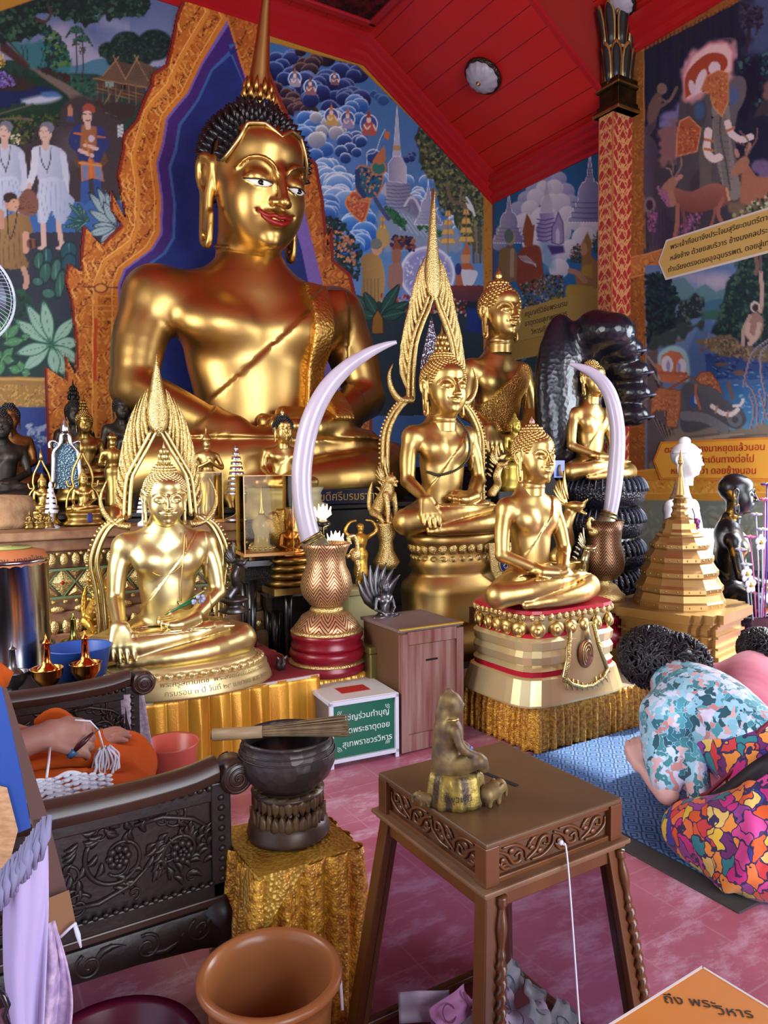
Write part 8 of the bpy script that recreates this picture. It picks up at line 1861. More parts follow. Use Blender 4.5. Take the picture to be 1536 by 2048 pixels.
q=MB();[q.tube([(r*kb*math.cos(a),r*kb*math.sin(a),z)for a in np.linspace(0,2*PI,65)],.0022,5)for r,z in((93.5,.122),(96.5,.106))];q.build('rim_rings',BOWL,ab)
wz=bo.z+.131+.168;w0=at_z(425,1470,wz);w1=at_z(700,1452,wz+.012);w2=w0.lerp(w1,.36)
wk=thing('holy_water_whisk','bundle whisk of thin sticks with a taped handle lying across the alms bowl','whisk',w0);q=MB();dr=(w1-w0);q.tube([Vector((0,0,0)),w2-w0],.0165,20);q.build('taped_handle',mat('tan_tape',(150,124,92),.5),wk)
q=MB();random.seed(2);side=dr.cross(Vector((0,0,1))).normalized();upv=Vector((0,0,1))
for i in range(110):
 a=random.uniform(0,2*PI);r=math.sqrt(random.random());p0=side*(math.cos(a)*r*.014)+upv*(math.sin(a)*r*.013);p1=dr*random.uniform(.93,1.0)+side*(math.cos(a)*r*.040)+upv*(math.sin(a)*r*.030);q.tube([p0+(w2-w0)*.96,(w2-w0).lerp(p1,.5)+p0*.5,p1],.0016,4,cap=False)
q.build('stick_bristles',mat('dry_sticks',(140,116,84),.7,noise=(30,(96,76,56),.5)),wk);q=MB();[q.tube([p,p+dr*-.012],.002,4)for p in[side*(math.cos(a)*.010)+upv*math.sin(a)*.010 for a in np.linspace(0,6,20)]];q.build('stick_ends',mat('dry_sticks',(140,116,84),.7),wk)
# ------------------------------------------------------------------ bins
BIN=mat('amber_plastic',(150,94,54),.3,0,.5,sub=.3);
bn=thing('plastic_bin','round amber plastic bin with a rolled rim, empty, at the bottom of the photo','bin',(.598,1.495,0));zt_=.385;R_=.150
MB().lathe([(.001,0),(.105,0),(.112,.01),(R_-.012,zt_-.06),(R_-.010,zt_-.055),(R_-.006,zt_-.02),(R_+.004,zt_-.018),(R_+.012,zt_-.010),(R_+.010,zt_),(R_+.002,zt_+.004),(R_-.008,zt_+.001),(R_-.014,zt_-.02),(R_-.022,zt_-.06),(.104,.018),(.001,.012)],n=72).build('tub',BIN,bn)
q=MB();q.tube([(R_+.006,-.02,zt_-.012),(R_+.010,-.03,zt_-.06),(R_+.004,-.05,zt_-.12)],.004,8);q.build('handle_loop',mat('white_plastic',(220,214,220),.4),bn)
mb_=thing('plastic_basin','dark wine-red plastic basin in the shadow under the carved chair','basin',(.30,1.72,0));MB().lathe([(.001,0),(.15,0),(.19,.14),(.205,.15),(.20,.158),(.18,.145),(.145,.012),(.001,.01)],n=56).build('tub',mat('wine_plastic',(84,16,40),.3),mb_)
# ------------------------------------------------------------------ carved chair
CW=mat('dark_carved_teak',(44,31,28),.4,0,.5,noise=(12,(30,22,22),.5),bump=(40,.4,'noise',.004));CWR=mat('rail_teak',(68,44,36),.3,0,.5,noise=(6,(48,32,28),.5,(.4,2,2)))
chx=thing('carved_armchair','dark carved teak armchair with scrolled arm ends, front left, a robed lap between its arms','chair',(.1,2.43,0))
L0,L1=-.62,.56;X_=lambda x:x
def chair_side(y,out):
 """y of the arm in chair space; out = -1 faces the camera"""
 ax=MB();z=.68
 ax.rings([[(x,y-.035,zz-.028),(x,y-.042,zz),(x,y-.03,zz+.024),(x,y,zz+.032),(x,y+.03,zz+.024),(x,y+.042,zz),(x,y+.035,zz-.028)]for x,zz in spline([(L0,.70),(-.2,.685),(.2,.675),(.42,.682),(.52,.70)],4)]);ax.build('arm_rail',CWR,chx,bevel=.003)
 vq=MB();zc=.672;cx=.568
 vq.rings([[(cx+r*math.cos(a),yy,zc+r*math.sin(a))for a in np.linspace(0,2*PI,33)[:-1]]for r,yy in((.001,y-.046),(.036,y-.046),(.046,y-.036),(.047,y+.036),(.036,y+.046),(.001,y+.046))],capa=False,capb=False)
 for s in(-1,1):
  P=[]
  for t in np.linspace(0,1,60):r=.040*(1-t)+.003;a=t*2*PI*2.6+1.5;P.append((cx+r*math.cos(a),y+s*.047,zc+r*math.sin(a)))
  vq.tube(P,.0034,6)
 vq.build('arm_scroll',CWR,chx)
 fb=MB();fb.box((-.03,y,.495),(1.16,.024,.30));fb.build('side_panel',CW,chx)
 fr=MB();[fr.box(c,d)for c,d in(((-.03,y,.635),(1.16,.044,.04)),((-.03,y,.365),(1.16,.05,.055)),((.525,y,.50),(.055,.05,.33)),((-.585,y,.50),(.05,.05,.33)))];fr.build('panel_frame',CW,chx,bevel=.004)
 bd=MB()
 for i in range(44):bd.ball((-.56+i*.0245,y+out*.024,.655),(.010,.006,.010),6,5)
 for i in range(44):bd.ball((-.56+i*.0245,y+out*.026,.395),(.009,.005,.007),6,5)
 for i in range(9):bd.ball((.525,y+out*.026,.40+i*.028),(.010,.006,.009),6,5)
 bd.build('bead_moulding',CW,chx)
 cv=MB();yy=y+out*.014;g=random.Random(7)
 def sc(cx,cz,r,s,a0,turns=1.6,w=.0055):cv.tube([(cx+r*(1-.8*t)*math.cos(a0+s*t*2*PI*turns),yy,cz+r*(1-.8*t)*math.sin(a0+s*t*2*PI*turns))for t in np.linspace(0,1,34)],[w*(1-.5*t)for t in np.linspace(0,1,34)],6)
 for i,cx in enumerate((-.46,-.22,.02,.26,.42)):
  s=1 if i%2 else-1;r=.085 if i<4 else .055;cz=.515+.015*s
  sc(cx,cz,r,s,2.5*s,1.2,.007)
  for j in range(8):a=2*PI*j/8;cv.ball((cx+.022*math.cos(a),yy+out*.003,cz+.022*math.sin(a)),(.011,.008,.011),7,5)
  for j in range(5):a=2*PI*j/5;cv.ball((cx+.008*math.cos(a),yy+out*.008,cz+.008*math.sin(a)),(.007,.006,.007),6,5)
  cv.tube([(cx-.12,yy,.43 if s>0 else .60),(cx-.05,yy,.425 if s>0 else .605),(cx+.03,yy,.45 if s>0 else .58),(cx+.11,yy,.515)],[.006,.008,.007,.003],6)
  for j in range(34):
   a=g.uniform(0,6.28);rr=r*g.uniform(.45,1.4);x,z2=cx+rr*math.cos(a),cz+rr*math.sin(a)*.9
   if .41<z2<.62:leaf_blade(cv,(x,yy,z2),(x+.035*math.cos(a+.8),yy+out*.004,z2+.035*math.sin(a+.8)),.010,.25,(0,out,0),.008)
 for k in range(2):sc(-.34+.5*k,.43,.035,1,.5,1.4,.005);sc(-.10+.5*k,.60,.033,-1,.5,1.4,.005)
 for k in range(14):sc(-.53+.075*k,.425 if k%2 else .60,.018,1 if k%3 else-1,k,1.2,.0035)
 for k in range(7):sc(-.34+.12*k,.51,.03,1 if k%2 else-1,k*2,1.4,.0045)
 cv.build('carved_scrolls',CW,chx)
 ap=MB();ap.rings([[(x,y-.03,z1),(x,y-.038,(z1+z0)/2),(x,y-.02,z0),(x,y+.02,z0),(x,y+.03,z1)]for x,z1,z0 in((-.62,.33,.20),(-.3,.33,.235),(0,.33,.245),(.3,.33,.235),(.46,.33,.22),(.55,.33,.20))]);ap.build('seat_apron',CW,chx,bevel=.002)
 cv=MB();yy=y+out*.034
 for i in range(8):s=1 if i%2 else-1;cx=-.52+i*.14;cv.tube([(cx+.035*(1-.8*t)*math.cos(2+s*t*9),yy,.285+.035*(1-.8*t)*math.sin(2+s*t*9))for t in np.linspace(0,1,24)],.005,6);leaf_blade(cv,(cx,yy,.27),(cx+.09,yy,.30),.012,.3*s,(0,out,0),.008)
 cv.build('apron_scrolls',CW,chx)
 lg=MB();lg.tube([(.50,y,.34),(.545,y,.26),(.535,y,.18),(.49,y,.10),(.50,y,.04),(.545,y,.0)],[.05,.048,.036,.028,.026,.034],12);lg.tube([(.53,y,.30),(.57,y,.33),(.585,y,.30),(.57,y,.28)],.012,8);lg.build('leg',CW,chx);lg=MB();lg.tube([(-.54,y,.34),(-.56,y,.2),(-.52,y,.1),(-.55,y,0)],[.05,.045,.028,.034],12);lg.build('leg',CW,chx)
 MB().box((.12,y,.345),(.9,.06,.022)).build('plain_rail',CWR,chx,bevel=.004)
chair_side(-.515,-1);chair_side(.535,-1)
MB().box((-.03,.01,.355),(1.12,1.0,.03)).build('seat',CWR,chx,bevel=.005)
q=MB();q.box((-.60,.01,.75),(.04,1.06,.80));q.build('backrest',CW,chx,bevel=.01)
# cloth over the far arm, and the small red bin behind
dc=thing('patterned_cloth','lilac-grey patterned cloth hanging from the far arm of the carved chair','cloth',at_d(245,1390,2.9));V=[];F=[]
for i in range(13):
 for j in range(11):u,v_=i/12,j/10;V.append((-.03+.10*u+.03*v_*u*1.5,-.03+.012*math.sin(u*9+1)+.03*u*v_,.01-.30*v_))
for i in range(12):
 for j in range(10):F.append((i*11+j,i*11+j+1,(i+1)*11+j+1,(i+1)*11+j))
o=link('cloth',mesh_np('cloth',V,F),mat('lilac_brocade',(150,134,156),.5,0,.5,noise=(60,(186,168,180),.3),bump=(120,.5,'voronoi',.002)),dc);o.modifiers.new('t','SOLIDIFY').thickness=.004
rb=thing('small_basin','coral red plastic basin beyond the chair, below the satin skirt','basin',(.80,3.06,0));MB().lathe([(.001,0),(.085,0),(.11,.36),(.12,.372),(.108,.366),(.08,.01),(.001,.008)],n=40).build('tub',mat('coral_plastic',(196,90,76),.35),rb)
# ------------------------------------------------------------------ side table with urn, ewers and bowls
sd=block('side_table','dark side table behind the chair holding the steel urn and copper ewers','table',-.35,.47,3.08,3.80,.60,DARKW,lip=.01)
uo=at_d(22,1385,3.42);ur=thing('steel_urn','polished steel drum with an orange paper lid, at the left edge','urn',(uo.x,uo.y,.601));Ht=.52;Ru=.178
MB().lathe([(.001,0),(Ru,0),(Ru+.004,.008),(Ru,.016),(Ru,Ht-.03),(Ru+.006,Ht-.025),(Ru+.006,Ht-.015),(Ru,Ht-.01),(.001,Ht-.008)],n=64).build('drum',mat('brushed_steel',(150,146,160),.18,1.0),ur);Ht_=Ht-.01
R=[];n_=96
for r,z,w in((Ru*.55,.045,0),(Ru*.9,.03,0),(Ru*1.0,-.005,.3),(Ru*1.02,-.03,1)):R.append([(r*math.cos(a),r*math.sin(a),Ht_+z+w*.008*abs(math.sin(a*12)))for a in np.linspace(0,2*PI,n_+1)[:-1]])
q=MB();q.rings(R,capb=False,capa=False);q.build('orange_paper_lid',mat('orange_brown_paper',(176,104,62),.6),ur,fix=False);MB().lathe([(.001,.05),(Ru*.62,.05),(Ru*.60,.044),(.001,.044)],(0,0,Ht_+.0),48).build('green_disc',mat('pale_green_disc',(160,170,100),.5),ur);MB().tube([(.03*math.cos(a),.03*math.sin(a),Ht_+.051)for a in np.linspace(0,6.28,24)],.0015,5).build('disc_ring',mat('engraving_brown',(150,128,84),.5),ur)
lt=text_mesh('lettering','อฐิษฐาน  มงคลโปรย',.034,INK,.0004,ur);me=lt.data;co=np.zeros(len(me.vertices)*3,np.float32);me.vertices.foreach_get('co',co);co=co.reshape(-1,3);a=co[:,0]/Ru+rad(-82);f=(co[:,1]+.012)/.04;rr=Ru*(1.012-.08*f)+.004+co[:,2];me.vertices.foreach_set('co',np.stack([rr*np.cos(a),rr*np.sin(a),Ht_-.008+co[:,1]+.01],1).ravel().astype(np.float32));me.update()
tp=MB();tp.tube([(0,0,0),(.05,0,.0),(.07,0,-.01),(.085,0,-.04)],[.014,.012,.011,.009],10);tp.box((.04,0,.025),(.012,.05,.012));tp.build('tap',SILVER_OLD,ur,loc=(Ru*.75,Ru*-.66,.10))
COP=mat('polished_copper',(206,120,58),.16,1.0);CPG=mat('copper_gold_bowl',(196,132,60),.2,1.0)
def ewer(label,px,y0,d,m1,m2,sc_=1.0,zz=.601):
 o=at_d(px,y0,d);t=thing('libation_ewer',label,'ewer',(o.x,o.y,zz),0,'libation ewers');k=3.05/FPX*sc_
 MB().lathe([(15*k,0),(16*k,3*k),(10*k,8*k),(9*k,12*k),(20*k,20*k),(28*k,34*k),(30*k,48*k),(32*k,50*k),(29*k,49*k),(26*k,34*k),(16*k,22*k),(.001,20*k)],n=36).build('bowl',m2,t)
 MB().lathe([(.001,21*k),(15*k,23*k),(20*k,36*k),(21*k,46*k),(16*k,52*k),(10*k,57*k),(7.5*k,66*k),(6*k,98*k),(8.5*k,99*k),(7*k,102*k),(2.5*k,106*k),(2*k,112*k),(.001,118*k)],n=28).build('flask',m1,t)
ewer('copper libation ewer in its bowl nearest the steel urn',95,1370,3.02,COP,CPG);ewer('copper libation ewer standing in front of the blue basin',172,1352,3.10,COP,CPG);ewer('green-tinged brass ewer behind the blue basin',148,1300,3.5,mat('green_brass',(150,150,80),.25,1.0),mat('green_brass',(150,150,80),.25,1.0),1.0,.601);ewer('dull grey ewer in a bowl at the left edge',26,1350,3.0,SILVER_OLD,SILVER_OLD,.9)
bb_=at_d(160,1352,3.28);bt=thing('blue_basin','shallow blue plastic basin behind the copper ewers','basin',(bb_.x,bb_.y,.601));MB().lathe([(.001,0),(.105,0),(.128,.125),(.134,.128),(.130,.131),(.122,.126),(.100,.006),(.001,.005)],n=48,sx=1.05).build('tub',mat('blue_plastic',(40,76,150),.35),bt)
# ------------------------------------------------------------------ people
SKIN=mat('warm_skin',(150,104,92),.5,0,.4,sub=.1);SKINL=mat('light_skin',(206,164,156),.5,0,.4,sub=.1);ROBE=mat('orange_robe',(188,82,22),.8,0,.2,noise=(5,(166,66,18),.5))
def hair_tufts(name,c,r,m,parent,n=500,seed=1,L=.05,cut=-.5):
 q=MB();g=random.Random(seed);q.ball(c,[x*.93 for x in r],24,16);q.ball((c[0]+.04,c[1]-.10,c[2]-.01),(r[0]*.7,r[1]*.6,r[2]*.6),16,12)
 for i in range(n):
  z=g.uniform(cut,1);a=g.uniform(0,2*PI);rr=math.sqrt(1-min(z*z,.999));d=Vector((rr*math.cos(a),rr*math.sin(a),z));p=Vector((c[0]+d.x*r[0]*.93,c[1]+d.y*r[1]*.93,c[2]+d.z*r[2]*.93));t1=d.orthogonal().normalized();t1.rotate(Matrix.Rotation(g.uniform(0,6.28),3,d));p=p+(Vector((.04,-.09,-.02))if i%5==0 else Vector());q.tube([p,p+d*L*.3+t1*L*.3,p+d*L*.1+t1*L*.9-Vector((0,0,L*.35))],[.009,.007,.002],5,cap=False)
 return q.build(name,m,parent,fix=False)
 # the seated monk: body continuous, robe over it
mk=thing('person','person in orange robes seated in the carved chair, holding a knife and thread','person',(0,2.43,0));B=lambda p:tuple(Vector(p)-Vector((0,2.43,0)))
v=Vol((-.36,-.34,.38),(.74,.40,1.46),.0085)
hdR=Vector(B(at_d(140,1462,2.22)));
v.chain([(-.12,0,.50,.15),(-.10,0,.75,.14),(-.06,0,.95,.15),(-.06,0,1.06,.08),(-.03,0,1.16,.055)],.05);v.ell((-.01,0,1.27),(.10,.085,.12),.03);v.ell((.09,0,1.25),(.02,.018,.022),.015);v.ell((.06,0,1.19),(.04,.05,.04),.03)
for s in(-1,1):v.ell((-.01,.088*s,1.26),(.02,.015,.03),.01);v.ell((.082,.032*s,1.285),(.012,.014,.008),.006)
v.chain([(-.06,-.17,.98,.06),(-.08,-.24,.76,.056),tuple((hdR.x-.23,hdR.y+.01,hdR.z-.03))+(.052,),tuple(hdR+Vector((-.06,0,0)))+(.038,)],.02)
hand(v,hdR+Vector((-.055,0,0)),(1,.12,-.35),(.3,-.7,.5),.175,.014,curl=.55,side=1,spread=.04)
hL=Vector(B(at_d(212,1496,2.52)));v.chain([(-.06,.17,.98,.06),(.02,.22,.74,.05),tuple(hL+Vector((-.06,.05,-.02)))+(.03,)],.02);hand(v,hL+Vector((-.06,.05,-.02)),(.8,-.2,.5),(-.5,0,.8),.165,.012,curl=.4,side=-1,spread=.06)
link('body',v.mesh('body'),SKIN,mk)
v=Vol((-.42,-.44,.36),(.74,.46,1.10),.011)
v.chain([(-.12,0,.50,.19),(-.10,0,.75,.17),(-.07,0,.93,.155)],.06)
v.cap((-.06,.10,.98),(-.05,.17,.96),.085,.08,.05);v.chain([(-.05,.19,.95,.075),(.0,.24,.78,.08),(.02,.22,.70,.06)],.03)
for s in(-1,1):v.chain([(-.05,.13*s,.46,.13),(.24,.22*s,.49,.13),(.53,.24*s,.48,.105),(.46,.04*s,.44,.095)],.05)
v.ell((.22,0,.44),(.36,.24,.08),.06)
rnd=random.Random(3)
for i in range(7):y=-.27+.085*i;v.chain([(-.02+.05*rnd.random(),y,.575,.012),(.14+.1*rnd.random(),y+.06*(rnd.random()-.5),.605,.020),(.30+.1*rnd.random(),y*.9+.1*(rnd.random()-.5),.595,.012),(.50,y*.5,.55,.008)],.06)
link('robe',v.mesh('robe',2),ROBE,mk)
V=[];F=[]
for i in range(13):
 for j in range(9):u,w_=i/12,j/8;p=at_d(70+115*u,1452-36*math.sin(PI*min(1,u*1.15+.1))*(1-w_)+50*w_*(1-.3*u),2.34+.03*math.sin(u*6));V.append(B(p))
for i in range(12):
 for j in range(8):F.append((i*9+j,i*9+j+1,(i+1)*9+j+1,(i+1)*9+j))
V+=[B(at_d(*p))for p in((-30,1300,2.0),(2,1325,2.0),(26,1343,2.02),(14,1372,2.02),(-2,1380,2.0),(-30,1400,2.0))];b0=len(V)-6;F+=[(b0,b0+1,b0+4,b0+5),(b0+1,b0+2,b0+3,b0+4)]
link('robe_end',mesh_np('robe_end',V,F),ROBE,mk).modifiers.new('t','SOLIDIFY').thickness=.006
# robe cloth end held up behind the hand, white cord tassel, rope coil, knife
kn=thing('folding_knife','dark red handled knife with a blue grip held over the orange lap','knife',at_d(172,1478,2.2));q=MB();a_=at_d(150,1500,2.2)-kn.location;b2=at_d(186,1466,2.22)-kn.location;q.tube([a_,a_.lerp(b2,.5),b2],[.012,.014,.007],8,flat=.6);q.build('handle',mat('dark_red_handle',(60,20,28),.3),kn);q=MB();c_=at_d(205,1456,2.24)-kn.location;q.tube([b2,c_],[.006,.001],6,flat=.3);q.build('blade',SILVER_OLD,kn);q=MB();q.tube([at_d(138,1512,2.2)-kn.location,a_],[.012,.013],8);q.build('blue_grip',mat('blue_grip',(50,90,130),.4),kn)
COT=mat('white_cotton',(206,204,216),.8)
ts=thing('cotton_thread','bunch of knotted white cotton thread draped over the orange lap','thread',at_d(208,1500,2.30));q=MB();rnd=random.Random(8)
for i in range(34):
 x=rnd.uniform(-.035,.045);y0_=rnd.uniform(-.02,.02);L_=rnd.uniform(.08,.17);P=[(x*.5,y0_*.5,.0+rnd.uniform(0,.01))]
 for j in range(5):P.append((x+rnd.uniform(-.008,.008)-.02*j/5,y0_-.012*j,-L_*(j+1)/5))
 q.tube(spline(P,3),.0030,5)
q.build('threads',COT,ts);q=MB();P=[Vector((0,0,0)),at_d(197,1460,2.26)-ts.location,at_d(180,1442,2.22)-ts.location,at_d(150,1440,2.2)-ts.location];q.tube([P[0],P[1]],.003,5);q.tube(P[1:],.003,5);q.build('loose_thread',COT,ts)
rc=thing('rope_coil','mat of braided white cotton cord behind the near chair arm','rope',at_d(126,1580,2.0));q=MB();rnd=random.Random(4)
for r in range(7):
 P=[(-.10+.022*i,-.02+.03*(r/6),-.03+.011*r+.006*math.sin(i*1.5+r)-.0007*(i-4)**2-.0012*max(0,i-6)**2)for i in range(11)];q.tube(spline(P,4),.006,6)
 for i in range(11):q.ball((-.10+.022*i,-.026+.03*(r/6),-.03+.011*r-.0007*(i-4)**2),(.010,.006,.005),6,5)
q.build('braids',COT,rc);q=MB();q.tube([at_d(92,1566,1.98)-rc.location,at_d(98,1520,2.05)-rc.location,at_d(100,1496,2.15)-rc.location],.0035,6);q.build('loose_cord',COT,rc)
# kneeling women on the mat
def floral(name,cols,scale,dark,edge=.06,rough=.7):
 m=mat(name,cols[0],rough,sheen=.2);nt=m.node_tree;bs=nt.nodes['Principled BSDF'];tc=nt.nodes.new('ShaderNodeTexCoord')
 nz=nt.nodes.new('ShaderNodeTexNoise');nz.inputs['Scale'].default_value=scale*.6;nz.inputs['Detail'].default_value=2;nt.links.new(tc.outputs['Object'],nz.inputs['Vector'])
 mp=nt.nodes.new('ShaderNodeVectorMath');mp.operation='MULTIPLY_ADD';mp.inputs[1].default_value=(.10,)*3;nt.links.new(nz.outputs['Color'],mp.inputs[0]);nt.links.new(tc.outputs['Object'],mp.inputs[2])
 st=nt.nodes.new('ShaderNodeMapping');st.inputs['Scale'].default_value=(1.0,1.0,.6);nt.links.new(mp.outputs[0],st.inputs[0])
 v=nt.nodes.new('ShaderNodeTexVoronoi');v.inputs['Scale'].default_value=scale;nt.links.new(st.outputs[0],v.inputs['Vector'])
 e=nt.nodes.new('ShaderNodeTexVoronoi');e.feature='DISTANCE_TO_EDGE';e.inputs['Scale'].default_value=scale;nt.links.new(st.outputs[0],e.inputs['Vector'])
 sep=nt.nodes.new('ShaderNodeSeparateColor');nt.links.new(v.outputs['Color'],sep.inputs[0]);r=nt.nodes.new('ShaderNodeValToRGB');r.color_ramp.interpolation='CONSTANT'
 els=r.color_ramp.elements;els[0].position=0;els[0].color=lin(cols[0])+(1,);els[1].position=1/len(cols);els[1].color=lin(cols[1])+(1,)
 for i,c in enumerate(cols[2:],2):x=els.new(i/len(cols));x.color=lin(c)+(1,)
 nt.links.new(sep.outputs[0],r.inputs[0]);lt_=nt.nodes.new('ShaderNodeMath');lt_.operation='LESS_THAN';lt_.inputs[1].default_value=edge;nt.links.new(e.outputs['Distance'],lt_.inputs[0])
 mx=nt.nodes.new('ShaderNodeMixRGB');mx.inputs[2].default_value=lin(dark)+(1,);nt.links.new(lt_.outputs[0],mx.inputs[0]);nt.links.new(r.outputs[0],mx.inputs[1]);nt.links.new(mx.outputs[0],bs.inputs['Base Color']);return m
DRESS=floral('bright_floral_dress',[(220,90,30),(200,40,130),(226,190,60),(60,60,160),(232,120,60),(214,70,150),(40,130,140),(236,150,60),(110,40,110),(210,60,60),(150,60,150),(230,200,110)],23,(44,34,84),.05)
SHAWL=floral('teal_floral_shawl',[(70,150,165),(196,210,232),(40,110,130),(214,168,170),(130,190,215),(206,200,226),(60,130,140),(190,130,130),(150,200,220),(30,80,96)],34,(150,190,210),.03)
def kneeler(label,off,dress,shawl,hairm,skin,belt=True,res=.0085,seed=1,hairr=1.0):
 t=thing('person',label,'person',Vector((2.5,1.8,0))+Vector(off));c=Vector((2.5,1.8,0));Q=lambda x,y,z,r=None:(x-c.x,y-c.y,z)+((r,)if r is not None else())
 v=Vol(Q(2.20,.98,0),Q(3.02,2.42,.86),res);C=lambda P,k=.02:v.chain([Q(*p)for p in P],k)
 C([(2.60,1.48,.33,.13),(2.62,1.68,.40,.125),(2.65,1.88,.48,.13),(2.67,1.98,.52,.10)],.05);v.cap(Q(2.53,1.95,.50),Q(2.80,2.00,.54),.062,.062,.05);C([(2.68,2.02,.56,.055),(2.70,2.10,.60,.05)]);v.ell(Q(2.71,2.19,.63),(.078,.105,.09),.02,R=Matrix.Rotation(-.5,3,'X'));v.ell(Q(2.715,2.30,.56),(.016,.022,.02),.015)
 for s,x in((-1,2.41),(1,2.78)):
  C([(2.60+.09*s,1.45,.28,.11),(x,1.60,.19,.095),(x,1.76,.10,.065)]);C([(x,1.77,.075,.055),(x,1.50,.075,.052),(x+.01,1.22,.055,.036),(x+.02,1.08,.035,.028)])
  sx=2.665+.145*s;ex,ey,ez=sx+(-.10 if s<0 else .08),1.86,.215;C([(sx,1.97,.52,.055),(sx-.04*(1 if s<0 else-1),1.92,.36,.046),(ex,ey,ez,.040)],.02);hxp=Q(ex+(.0 if s<0 else-.02),ey+.12,ez+.07);C([(ex,ey,ez,.040),(ex,ey+.05,ez+.02,.036),(ex,ey+.12,ez+.07,.027)]);hand(v,hxp,(.25*-s,.5,.7),(-.8*-s,-.2,.5),.16,.012,curl=.75,side=-s,spread=.05)
 link('body',v.mesh('body'),skin,t)
 v=Vol(Q(2.18,1.10,0),Q(3.06,2.12,.78),res*1.1);C=lambda P,k=.02:v.chain([Q(*p)for p in P],k)
 C([(2.60,1.46,.32,.165),(2.62,1.62,.39,.155),(2.65,1.82,.46,.15),(2.67,1.95,.50,.12)],.06)
 for s,x in((-1,2.42),(1,2.78)):C([(2.60+.08*s,1.42,.27,.15),(x,1.58,.19,.125),(x,1.76,.11,.10),(x,1.62,.07,.085),(x,1.50,.075,.085)],.05)
 v.ell(Q(2.60,1.50,.10),(.30,.30,.12),.08);rr=random.Random(seed)
 for i in range(12):a=-1.4+.26*i;C([(2.60+.20*math.sin(a),1.50+.05*math.cos(a),.36,.010),(2.60+.30*math.sin(a),1.46-.05+.12*math.cos(a),.20,.016),(2.60+.30*math.sin(a),1.50+.16*math.cos(a),.03,.018)],.035)
 v.cap(Q(2.4,1.6,-.06),Q(2.8,1.6,-.06),.055,.055,.0,sub=True);link('dress',v.mesh('dress',2),dress,t)
 if shawl:
  v=Vol(Q(2.24,1.56,.05),Q(3.02,2.20,.80),res*1.05);C=lambda P,k=.02:v.chain([Q(*p)for p in P],k)
  C([(2.64,1.68,.44,.155),(2.66,1.84,.50,.17),(2.68,1.98,.55,.13),(2.69,2.06,.58,.085)],.06);v.cap(Q(2.50,1.92,.50),Q(2.82,1.96,.53),.10,.10,.06)
  C([(2.52,1.96,.48,.095),(2.47,1.92,.36,.085),(2.44,1.88,.26,.065)],.04);C([(2.82,1.98,.48,.095),(2.86,1.92,.34,.085),(2.86,1.88,.24,.06)],.04);C([(2.50,1.80,.36,.05),(2.45,1.72,.18,.04),(2.43,1.68,.06,.03)],.03)
  for i in range(9):C([(2.50+.035*i,1.74,.58-.003*(i-4)**2,.008),(2.50+.04*i,1.84,.635-.005*(i-4)**2,.012),(2.51+.038*i,1.98,.65-.005*(i-4)**2,.008)],.03)
  link('shawl',v.mesh('shawl',2),shawl,t);
  if belt:q=MB();q.tube([Q(2.43,1.83,.19),Q(2.44,1.70,.27),Q(2.47,1.60,.40),Q(2.56,1.57,.53),Q(2.68,1.57,.57),Q(2.80,1.62,.53)],.007,6);q.build('shawl_hem',mat('wine_hem',(120,30,50),.7),t)
 hair_tufts('hair',Q(2.715,2.175,.655),(.128*hairr,.15*hairr,.125*hairr),hairm,t,1500,seed,.06,-.75)
 if belt:
  q=MB();P=spline([Q(2.43,1.70,.22),Q(2.425,1.60,.32),Q(2.46,1.50,.44),Q(2.56,1.44,.500),Q(2.68,1.43,.505),Q(2.78,1.48,.43)],6);q.rings([[Vector(p)+Vector((0,.022,.016))+Vector(nn),Vector(p)-Vector((0,.022,.016))+Vector(nn),Vector(p)-Vector((0,.022,.016)),Vector(p)+Vector((0,.022,.016))]for p,nn in[(p,(-.004,-.003,.004))for p in P]]);q.build('belt_strap',mat('black_webbing',(26,22,28),.6),t);q=MB();q.box(Q(2.585,1.425,.518),(.065,.035,.02),.1);q.build('belt_buckle',mat('buckle_black',(20,18,22),.3),t,bevel=.004)
 return t
HB=mat('black_hair',(24,20,28),.45,0,.5)
kneeler('woman bowing on her knees in a bright floral dress and teal flowered shawl',(0,0,0),DRESS,SHAWL,HB,SKINL)
PINK=mat('pink_cotton',(196,96,116),.8,noise=(6,(214,130,146),.5),sheen=.2)
P=at_d(1496,1348,3.6);k2=kneeler('person bowing in a plain pink top beyond the floral dress, cut by the right edge',(P.x-.12-2.5,P.y+.08-1.8,0),PINK,PINK,HB,SKINL,belt=False,res=.011,seed=5,hairr=.9);k2.rotation_euler.z=-1.0;k2.scale=(.86,)*3
# ------------------------------------------------------------------ mats
MATB=mat('blue_woven_mat',(60,104,164),.8,0,.3,noise=(5,(92,124,164),.5),bump=(120,.5,'voronoi',.003))
def mat_pattern():
 nt=MATB.node_tree;bs=nt.nodes['Principled BSDF'];src=bs.inputs['Base Color'].links[0].from_socket;tc=nt.nodes.new('ShaderNodeTexCoord');ck=nt.nodes.new('ShaderNodeTexVoronoi');ck.distance='MANHATTAN';ck.inputs['Randomness'].default_value=.0;ck.inputs['Scale'].default_value=11;nt.links.new(tc.outputs['Object'],ck.inputs['Vector'])
 l=nt.nodes.new('ShaderNodeMath');l.operation='PINGPONG';l.inputs[1].default_value=.14;nt.links.new(ck.outputs['Distance'],l.inputs[0]);g=nt.nodes.new('ShaderNodeMath');g.operation='GREATER_THAN';g.inputs[1].default_value=.08;nt.links.new(l.outputs[0],g.inputs[0]);mx=nt.nodes.new('ShaderNodeMixRGB');mx.inputs[2].default_value=lin((44,60,96))+(1,);nt.links.new(g.outputs[0],mx.inputs[0]);nt.links.new(src,mx.inputs[1]);nt.links.new(mx.outputs[0],bs.inputs['Base Color'])
mat_pattern()
